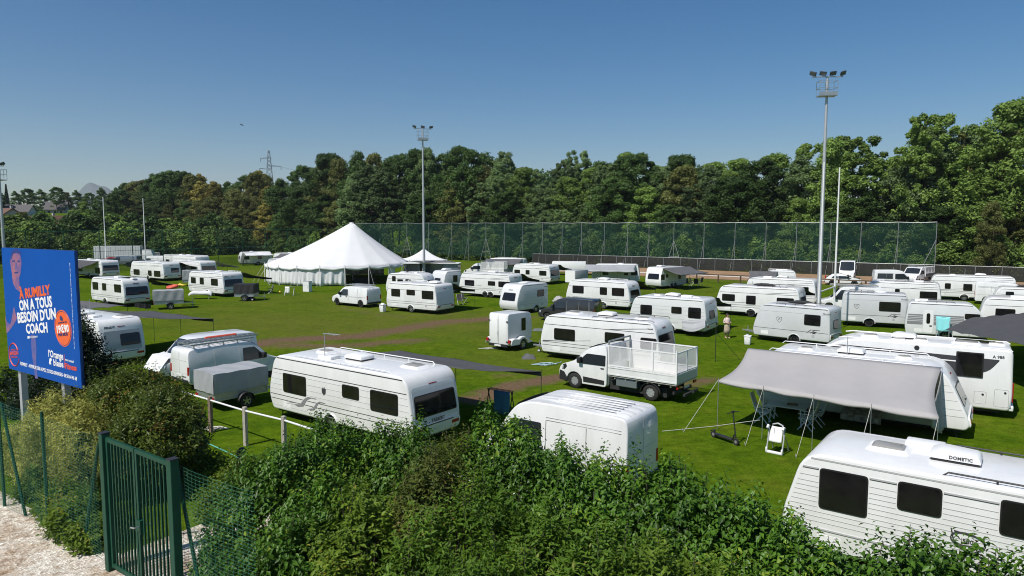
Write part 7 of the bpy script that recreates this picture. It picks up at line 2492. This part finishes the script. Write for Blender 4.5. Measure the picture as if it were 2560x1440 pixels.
# ================================================================ small things about the camp
def scooter():
    a, b = at(1784, 1093), at(1840, 1113)
    d = b - a
    e = empty('electric_scooter', a, math.atan2(d.y, d.x), 'black electric scooter standing on the grass by the awning pole', 'scooter')
    L = d.length
    for x, nme in ((0, 'wheel'), (L, 'wheel')):
        t = MB().lathe([(.06, -.03), (.115, -.035), (.125, 0), (.115, .035), (.06, .03), (.06, -.03)], 18, axis='y').build(nme, 'rubber', e, smooth=50)
        t.location = (x, 0, .125)
        MB().lathe([(.001, -.025), (.062, -.025), (.062, .025), (.001, .025)], 12, axis='y').build('rim', 'stripe_grey', t)
    MB().box(.10, L - .16, -.085, .085, .12, .19).build('deck', 'black_plastic', e, bevel=.02, smooth=50)
    MB().grid(lambda i, j: (.16 * math.cos(1.0 + 1.6 * i), -.05 + .1 * j, .125 + .16 * math.sin(1.0 + 1.6 * i)), 8, 1).build('mudguard', 'black_plastic', e, solid=.01)
    m = MB().tube([(L - .16, 0, .17), (L - .10, 0, .34), (L - .05, 0, .42)], .03, 8)
    m.tube([(L, 0, .125), (L - .05, 0, .40), (L - .18, 0, 1.15)], .024, 8)
    m.build('stem', 'black_plastic', e, smooth=60)
    m = MB().tube([(L - .18, -.27, 1.14), (L - .18, 0, 1.16), (L - .18, .27, 1.14)], .018, 7)
    m.box(L - .22, L - .13, -.05, .05, 1.15, 1.2)
    m.build('handlebar', 'black_plastic', e, smooth=60)
    MB().tube([(.42, .08, .14), (.46, .2, .01)], .012, 5).build('kickstand', 'galvanised', e)
scooter()
def high_chair():
    a, b = at(1914, 1130), at(1957, 1139)
    d = b - a
    e = empty('high_chair', a, math.atan2(d.y, d.x), 'white and grey folded baby high chair in front of the garden table', 'high chair')
    w = d.length
    m = MB().box(0, w, -.05, .04, 0, .09)
    for x in (.0, w - .06): m.box(x, x + .06, -.06, .05, .02, .2)
    m.build('foot_bar', 'clean_white', e, bevel=.02, smooth=50)
    for x in (.03, w - .03):
        MB().tube([(x, .0, .1), (x + .01, .10, .5), (x, .16, .86)], .026, 8).build('leg', 'grey_panel', e, smooth=60)
        MB().tube([(x, .16, .78), (x, .17, .9), (x, .08, .94), (x, .0, .86)], .04, 8).build('arm_knob', 'clean_white', e, smooth=60)
        MB().tube([(x, .2, .6), (x + .02, .5, .25), (x, .62, 0)], .02, 6).build('leg', 'grey_panel', e, smooth=60)
    m = MB()
    def pad(i, j):
        a_ = (i - .5) * 2
        hw_ = .21 * (1 - .35 * max(0, j - .55) ** 1.2 * 1.6)
        return (w / 2 + a_ * hw_, .05 + .18 * j - .03 * math.cos(a_ * 1.5), .40 + .5 * j)
    m.grid(pad, 10, 10)
    m.build('seat_pad', 'print_white', e, smooth=60, solid=.05)
    MB().tube([(w / 2 - .2, .24, .7), (w / 2 - .16, .28, .95), (w / 2, .29, 1.0), (w / 2 + .16, .28, .95), (w / 2 + .2, .24, .7)], .03, 8).build('seat_shell', 'grey_panel', e, smooth=60)
    MB().tube([(w / 2 - .05, .02, .42), (w / 2 - .06, .17, .88)], .012, 5).build('harness', 'stripe_grey', e)
high_chair()
def garden_chair(P, yaw, label):
    e = empty('garden_chair', P, yaw, label, 'chair', 'white folding garden chairs under the pale awning')
    for y in (-.24, .24):
        MB().tube([(-.25, y, 0), (0, y, .32), (.22, y, .62)], .022, 6).build('leg', 'clean_white', e)
        MB().tube([(.28, y, 0), (.0, y, .32), (-.2, y, .46)], .022, 6).build('leg', 'clean_white', e)
        MB().bar((-.24, y, .63), (.26, y, .64), .05, .03).build('armrest', 'clean_white', e)
    MB().box(-.24, .22, -.22, .22, .42, .46).build('seat', 'clean_white', e, bevel=.015)
    m = MB().grid(lambda i, j: (.22 + .26 * j, -.22 + .44 * i, .44 + .72 * j), 6, 6)
    m.build('backrest', 'clean_white', e, solid=.035)
    return e
v = C['R2']
def under(x, y, z=0): return v.world(x, y, z)
tb = empty('garden_table', under(1.75, -1.25), v.yaw, 'white garden table under the pale grey awning', 'table')
MB().box(-.75, .75, -.45, .45, .69, .73).build('tabletop', 'clean_white', tb, bevel=.02)
for sx in (-.6, .6):
    for sy in (-.35, .35): MB().tube([(sx, sy, 0), (sx * .9, sy * .9, .7)], .028, 6).build('leg', 'clean_white', tb)
MB().box(-.2, .2, -.16, .16, 0, .03).build('tray', 'wood_top')
o = bpy.data.objects['tray']; o.location = under(1.9, -1.15, .735); o.rotation_euler = (0, 0, v.yaw + .3)
tag(o, 'flat brown box lying on the white garden table', 'box')
garden_chair(under(.95, -1.75), v.yaw + math.pi, 'white high backed garden chair at the left end of the garden table')
garden_chair(under(.95, -.75), v.yaw + math.pi, 'white high backed garden chair behind the left end of the garden table by the caravan')
garden_chair(under(2.55, -1.75), v.yaw, 'white folding garden chair at the right end of the garden table, in front')
garden_chair(under(2.75, -.95), v.yaw, 'white folding garden chair behind the one at the right end of the garden table')
# flowered cover on a bench under the awning
m = MB().grid(lambda i, j: (1.4 * i, -.5 * (j > .5) * 1.0, .9 - .75 * max(0, j - .3)), 12, 6)
mat('flower_cloth', (.55, .50, .44), .9, col2=(.16, .11, .10), scale=6)
o = m.build('bench_cover', 'flower_cloth', smooth=60, solid=.05)
o.location = under(3.6, -.4); o.rotation_euler = (0, 0, v.yaw)
tag(o, 'flower patterned cover over a bench under the pale awning', 'cover')

def bin_box(px, py, h, w, label, lid=True, name='waste_bin', cat='bin', material='clean_white'):
    p = at(px, py)
    e = empty(name, p, R(-30), label, cat)
    m = MB()
    a, b = w * .42, w * .5
    m.add([(-a, -a, 0), (a, -a, 0), (a, a, 0), (-a, a, 0), (-b, -b, h), (b, -b, h), (b, b, h), (-b, b, h)], [(0, 1, 2, 3), (4, 5, 6, 7), (0, 4, 5, 1), (1, 5, 6, 2), (2, 6, 7, 3), (3, 7, 4, 0)])
    m.build('tub', material, e, bevel=.03, smooth=50)
    MB().box(-b - .02, b + .02, -b - .02, b + .02, h, h + .07).build('lid', 'grey_panel' if lid else material, e, bevel=.02, smooth=50)
    if lid:
        MB().lathe([(b * .9, h + .06), (b * .7, h + .16), (.001, h + .2)], 12).build('lid_dome', 'clean_white', e, smooth=60)
    MB().tube([(b + .02, -.12, h * .8), (b + .07, 0, h * .8), (b + .02, .12, h * .8)], .014, 5).build('handle', 'black_plastic', e)
bin_box(957, 780, .62, .46, 'white lidded bin beside the drawbar of the free standing caravan')
bin_box(1869, 861, .52, .40, 'small white bucket on the grass below the drawbar near the woman', False, 'bucket', 'bucket')
def cabinet():
    p = at(769, 729)
    e = empty('fridge', p, R(-20), 'white fridge standing on the grass before the marquee wall', 'fridge')
    MB().box(-.42, .42, -.3, .3, 0, 1.18).build('cabinet', 'clean_white', e, bevel=.02)
    MB().box(-.41, .41, -.325, -.3, .02, .7).build('door', 'clean_white', e, bevel=.01)
    MB().box(-.41, .41, -.325, -.3, .72, 1.16).build('door', 'clean_white', e, bevel=.01)
    MB().bar((.3, -.34, .4), (.3, -.34, .68), .03).build('handle', 'grey_panel', e)
    MB().box(-.43, .43, -.31, .31, 1.18, 1.24).build('worktop', 'grey_panel', e)
cabinet()
def rack(px, py, yaw, w, h, cloths, label, name='drying_rack'):
    p = at(px, py)
    e = empty(name, p, R(yaw), label, 'drying rack')
    m = MB()
    for x in (0, w):
        m.bar((x, -.3, 0), (x, .05, h), .03); m.bar((x, .3, 0), (x, -.05, h), .03)
    for y in (-.12, .0, .12): m.bar((0, y, h), (w, y, h), .02)
    m.build('frame', 'galvanised' if h < 1.2 else 'black_plastic', e)
    for i, (x0, x1, dz, mt_, nme) in enumerate(cloths):
        o = MB().grid(lambda a, b: (x0 + (x1 - x0) * a + .02 * math.sin(b * 5), -.14 - .03 * math.sin(a * 12) * b, h + .015 - dz * b), 10, 5).build(nme, mt_, smooth=60, solid=.012)
        o.matrix_world = T(p.x, p.y, 0) @ Matrix.Rotation(R(yaw), 4, 'Z')
        tag(o, f'{mt_.replace("_", " ")} hanging on the {label[:60]}'.replace('cloth', 'cloth').replace('print white', 'white'), 'laundry')
    return e
rack(714, 738, -10, 1.05, .95, [(.02, .55, .75, 'clean_white', 'towel')], 'low drying rack before the marquee')
rack(1222, 1046, -35, 1.15, 1.25, [(.35, 1.12, .95, 'blue_cloth', 'cloth')], 'black clothes rack behind the big caravan', 'clothes_rack')
bpy.data.objects['towel']['label'] = 'white towel hanging on the low drying rack before the marquee'
bpy.data.objects['cloth']['label'] = 'blue cloth hanging on the black rack behind the big caravan'
def towel():
    v = C['R7']
    x0, x1 = v.lx(2336), v.lx(2371)
    def f(i, j):
        return (x0 + (x1 - x0) * i, -.62 - .10 * j + .02 * math.sin(i * 14) * j, 1.66 - .92 * j + (.03 * math.cos(i * 6)))
    m = MB().grid(f, 14, 10)
    m.grid(lambda i, j: (x0 + (x1 - x0) * i, -.62 + .25 * j, 1.66 + .02 * math.sin(j * 3)), 14, 3)
    o = m.build('towel', 'turquoise', smooth=60, solid=.015)
    o.matrix_world = T(v.P.x, v.P.y, 0) @ Matrix.Rotation(v.yaw, 4, 'Z')
    tag(o, 'turquoise towel hung out before the caravan with grey side bands', 'towel')
    e = empty('drying_rack', v.world(x0, -.6, 0), v.yaw, 'drying rack under the turquoise towel', 'drying rack')
    m = MB()
    w = x1 - x0
    for x in (.05, w - .05):
        m.bar((x, -.3, 0), (x, .0, 1.64), .03); m.bar((x, .4, 0), (x, .1, 1.64), .03)
    m.bar((0, 0, 1.63), (w, 0, 1.63), .025); m.bar((0, .2, 1.63), (w, .2, 1.63), .025)
    m.build('frame', 'galvanised', e)
towel()
def camp_chair(p, yaw, label, group, material='dark_cloth'):
    e = empty('camping_chair', p, yaw, label, 'chair', group)
    MB().grid(lambda i, j: (-.25 + .5 * i, -.22 + .44 * j, .42 - .03 * math.sin(math.pi * i)), 6, 4).build('seat', material, e, solid=.02)
    MB().grid(lambda i, j: (-.25 + .5 * i, .22 + .14 * j, .42 + .62 * j), 6, 5).build('backrest', material, e, solid=.02)
    for x in (-.25, .25):
        MB().tube([(x, -.25, 0), (x, .05, .42), (x, .36, 1.04)], .014, 5).build('leg', 'galvanised', e)
        MB().tube([(x, .28, 0), (x, -.05, .42), (x, -.22, .63)], .014, 5).build('leg', 'galvanised', e)
        MB().bar((x, -.25, .63), (x, .28, .65), .04, .025).build('armrest', 'black_plastic', e)
g = 'camping chairs under the grey awning by the sand track'
for i, (px, py) in enumerate(((1722, 717), (1731, 714), (1740, 717), (1750, 713))):
    camp_chair(at(px, py), R(40 + 60 * i), 'dark camping chair under the grey awning by the sand track', g)
camp_chair(at(1150, 762), R(20), 'dark camping chair beside the rear of the free standing caravan', 'chairs behind the free standing caravan')
camp_chair(at(1163, 757), R(120), 'second camping chair, farther from the rear of the free standing caravan', 'chairs behind the free standing caravan')
camp_chair(at(676, 735), R(-60), 'black reclining chair on the grass left of the drying rack', None, 'black_tarp')
m = MB().lathe([(.001, -.15), (.09, -.12), (.15, 0), (.09, .12), (.001, .15)], 14)
o = m.build('ball', 'yellow', smooth=80); o.location = at(700, 730, .15)
tag(o, 'yellow ball on the grass left of the drying rack', 'ball')
def kart():
    p = at(607, 752)
    e = empty('pedal_car', p, R(4), 'blue pedal car on the grass before the black covered trailer', 'toy car')
    L = 1.15
    for x in (.12, L - .1):
        for y in (-.3, .3):
            w = MB().lathe([(.06, -.05), (.15, -.05), (.16, 0), (.15, .05), (.06, .05)], 14, axis='y').build('wheel', 'rubber', e, smooth=50)
            w.location = (x, y, .16)
            MB().lathe([(.001, -.045), (.09, -.05)], 10, axis='y').build('rim', 'clean_white', w)
    m = MB().bar((.1, 0, .22), (L - .1, 0, .22), .08); m.bar((.12, -.3, .17), (.12, .3, .17), .04); m.bar((L - .1, -.3, .17), (L - .1, .3, .17), .04)
    m.tube([(L * .7, 0, .22), (L * .62, 0, .55)], .02, 6)
    m.build('frame', 'blue_plate', e)
    MB().box(.2, .55, -.17, .17, .24, .32).build('seat', 'black_plastic', e, bevel=.02)
    MB().box(.16, .22, -.17, .17, .3, .6).build('backrest', 'blue_plate', e, bevel=.02)
    MB().lathe([(.12, -.01), (.14, 0), (.12, .01)], 12, T(L * .62, 0, .56) @ Matrix.Rotation(R(60), 4, 'Y')).build('steering_wheel', 'black_plastic', e)
kart()
def sheet_table():
    p = at(478, 748)
    e = empty('trestle_table', p, R(4), 'folding trestle table under a white sheet behind the grey covered trailer', 'table')
    MB().box(0, 1.9, 0, .8, .7, .74).build('tabletop', 'plank_pale', e)
    for x in (.15, 1.75):
        for y in (.1, .7): MB().tube([(x, y, 0), (x, y, .7)], .02, 5).build('leg', 'clean_white', e)
    o = MB().grid(lambda i, j: (-.25 + 2.4 * i, -.12 + 1.0 * j, .80 + .06 * math.sin(i * 8) * math.sin(j * 5) - .22 * (abs(2 * i - 1) ** 6) - .30 * (abs(2 * j - 1) ** 8)), 24, 12).build('sheet', 'white_cloth', smooth=60, solid=.012)
    o.location, o.rotation_euler = p, (0, 0, R(4))
    tag(o, 'white sheet draped over the trestle table behind the covered trailer', 'sheet')
sheet_table()
# crates in the shade by the covered trailer
for i, (px, py, s) in enumerate(((346, 768, .45), (356, 770, .5), (369, 771, .48))):
    p = at(px, py)
    e = empty('crate', p, R(20 * i), ('small dark crate on the grass at the left end of the crates by the trailer', 'dark crate in the middle between two others by the covered trailer', 'dark crate closest to the drawbar of the grey covered trailer')[i], 'crate', 'dark crates by the covered trailer')
    m = MB()
    for z in (.0, .14, .28): m.box(-s / 2, s / 2, -s / 2, -s / 2 + .02, z, z + .1); m.box(-s / 2, s / 2, s / 2 - .02, s / 2, z, z + .1); m.box(-s / 2, -s / 2 + .02, -s / 2 + .025, s / 2 - .025, z, z + .1); m.box(s / 2 - .02, s / 2, -s / 2 + .025, s / 2 - .025, z, z + .1)
    m.box(-s / 2 + .03, s / 2 - .03, -s / 2 + .03, s / 2 - .03, .01, .03)
    for x in (-s / 2 + .03, s / 2 - .03):
        for y in (-s / 2 + .03, s / 2 - .03): m.bar((x, y, .01), (x, y, .4), .03)
    m.build('slats', 'black_plastic', e)
def coil(px, py, r, turns, material, label, rad=.018, flat=.6, cat='hose', tails=()):
    p = at(px, py)
    pts = []
    for k in range(turns * 14):
        a = k / 14 * 2 * math.pi
        q = r * (1 + .25 * math.sin(k * .9) + .1 * math.sin(k * 2.3))
        pts.append((q * math.cos(a) + .25 * math.sin(k * .13), q * flat * math.sin(a), rad + .05 * (1 + math.sin(k * .7)) * .5))
    for t in tails:
        w = at(*t) - p
        last = Vector(pts[-1])
        for s in range(1, 7):
            q = last + (Vector((w.x, w.y, rad)) - last) * (s / 6)
            pts.append((q.x + .12 * math.sin(s * 1.7) * (s < 6), q.y, rad))
    o = MB().tube(pts, rad, 5).build(cat.replace(' ', '_'), material, smooth=80)
    o.location = (p.x, p.y, ground(p.x, p.y))
    return tag(o, label, cat)
coil(1362, 912, .42, 4, 'hose', 'pale blue hose coiled on the grass left of the tipper truck', .022, tails=[(1402, 905)])
coil(1222, 872, .35, 3, 'rope', 'pale tangle of rope at the rear of the box trailer', .014, cat='rope', tails=[(1246, 872)])
coil(470, 1046, .35, 4, 'hose', 'turquoise hose heap by the covered trailer and the shrub', .025, tails=[(500, 1042)])
coil(530, 1074, .32, 4, 'rope', 'grey rope coil at the foot of the first handrail post', .02, cat='rope')
def cable(label, pts, material, rad=.012, name='rope', cat='rope', onground=True):
    P = [at(*p) for p in pts]
    o0 = P[0].copy()
    out = []
    for a, b in zip(P[:-1], P[1:]):
        for k in range(8):
            q = a + (b - a) * k / 8
            out.append((q.x - o0.x, q.y - o0.y, (max(ground(q.x, q.y), 0) + rad if onground else q.z)))
    q = P[-1]
    out.append((q.x - o0.x, q.y - o0.y, (ground(q.x, q.y) + rad if onground else q.z)))
    o = MB().tube(out, rad, 5).build(name, material, smooth=80)
    o.location = (o0.x, o0.y, 0)
    return tag(o, label, cat)
cable('green rope lying on the grass from the shrub towards the hedge', [(472, 1086), (520, 1110), (560, 1128), (600, 1148)], 'green_rope', .022)
cable('pale rope stretched low from the worn van to the pale awning', [(1655, 1078, .6), (1780, 1066, .55), (1900, 1050, .7)], 'rope', .012, onground=False)
cable('white hose curling on the grass left of the long caravan', [(1282, 846), (1284, 856), (1292, 864), (1310, 872)], 'hose', .02, 'hose', 'hose')
m = MB().grid(lambda i, j: (-.4 + .8 * i, -.3 + .6 * j, .26 * math.sin(math.pi * i) ** .5 * math.sin(math.pi * j) ** .5 * (1 + .2 * math.sin(i * 11 + j * 7))), 14, 12)
o = m.build('bag', 'mid_cloth', smooth=60); o.location = at(1322, 896)
tag(o, 'grey bag dropped on the grass left of the long caravan', 'bag')
def planks():
    p = at(1330, 828)
    for k in range(2):
        e = MB()
        e.bar((0, 0, 0), (1.9, 0, 0), .05, .06); e.bar((0, .4, 0), (1.9, .4, 0), .05, .06)
        for q in range(7): e.bar((.15 + q * .27, 0, 0), (.15 + q * .27, .4, 0), .03)
        o = e.build('ladder', 'galvanised')
        o.location, o.rotation_euler = (p.x + .1 * k, p.y + .5 * k, .05 + .0 * k), (0, 0, R(-12))
        tag(o, ('short ladder lying on the grass right of the box trailer', 'short ladder lying behind the first one right of the box trailer')[k], 'ladder')
planks()
# loose tarpaulin between the pale caravan and its pole
def loose_tarp():
    v = C['R18']
    pole = at(1788, 905)
    zt = z_at(pole, 806)
    e = empty('tarp_pole', pole, 0, 'thin dark pole holding up the loose grey tarpaulin', 'pole')
    MB().tube([(0, 0, 0), (0, 0, zt)], .02, 6).build('pole', 'black_plastic', e)
    q = at(1850, 900) - pole
    MB().tube([(0, 0, zt * .75), (q.x, q.y, 0)], .012, 5).build('guy_rope', 'black_plastic', e)
    A = v.world(v.lx(1704), -.05, 1.15); A2 = v.world(v.L * .985, -.05, 1.25)
    B1 = v.world(v.lx(1712), -.45, .42); B2 = Vector((pole.x, pole.y, zt - .05)) 
    o0 = Vector((A.x, A.y, 0))
    def f(i, j):
        a = A * (1 - i) + A2 * i
        b = B1 * (1 - i) + (v.world(v.L * 1.02, -.6, .75)) * i
        p = a * (1 - j) + b * j - o0
        p.z -= .18 * math.sin(math.pi * i) * (.4 + .6 * j) + .03 * math.sin(j * 19 + i * 4)
        return tuple(p + Vector((0, -.04 * math.sin(j * 12), 0)))
    o = MB().grid(f, 24, 14).build('tarpaulin', 'tarp_grey', smooth=60, solid=.01)
    o.location = o0
    tag(o, 'loose light grey tarpaulin hanging along the pale caravan behind the truck', 'tarpaulin')
loose_tarp()

# ================================================================ air
def haze():
    m = bpy.data.materials.new('haze')
    m.use_nodes = True
    nt = m.node_tree
    nt.nodes.remove(nt.nodes['Principled BSDF'])
    v = nt.nodes.new('ShaderNodeVolumePrincipled')
    v.inputs['Color'].default_value = (.86, .92, 1, 1)
    v.inputs['Density'].default_value = .00010
    v.inputs['Anisotropy'].default_value = .2
    nt.links.new(v.outputs[0], nt.nodes['Material Output'].inputs['Volume'])
    MATS['haze'] = m
    o = MB().box(-3200, 3200, -1800, 7400, -4, 480).build('haze', 'haze')
    tag(o, None, None, kind='stuff')
haze()
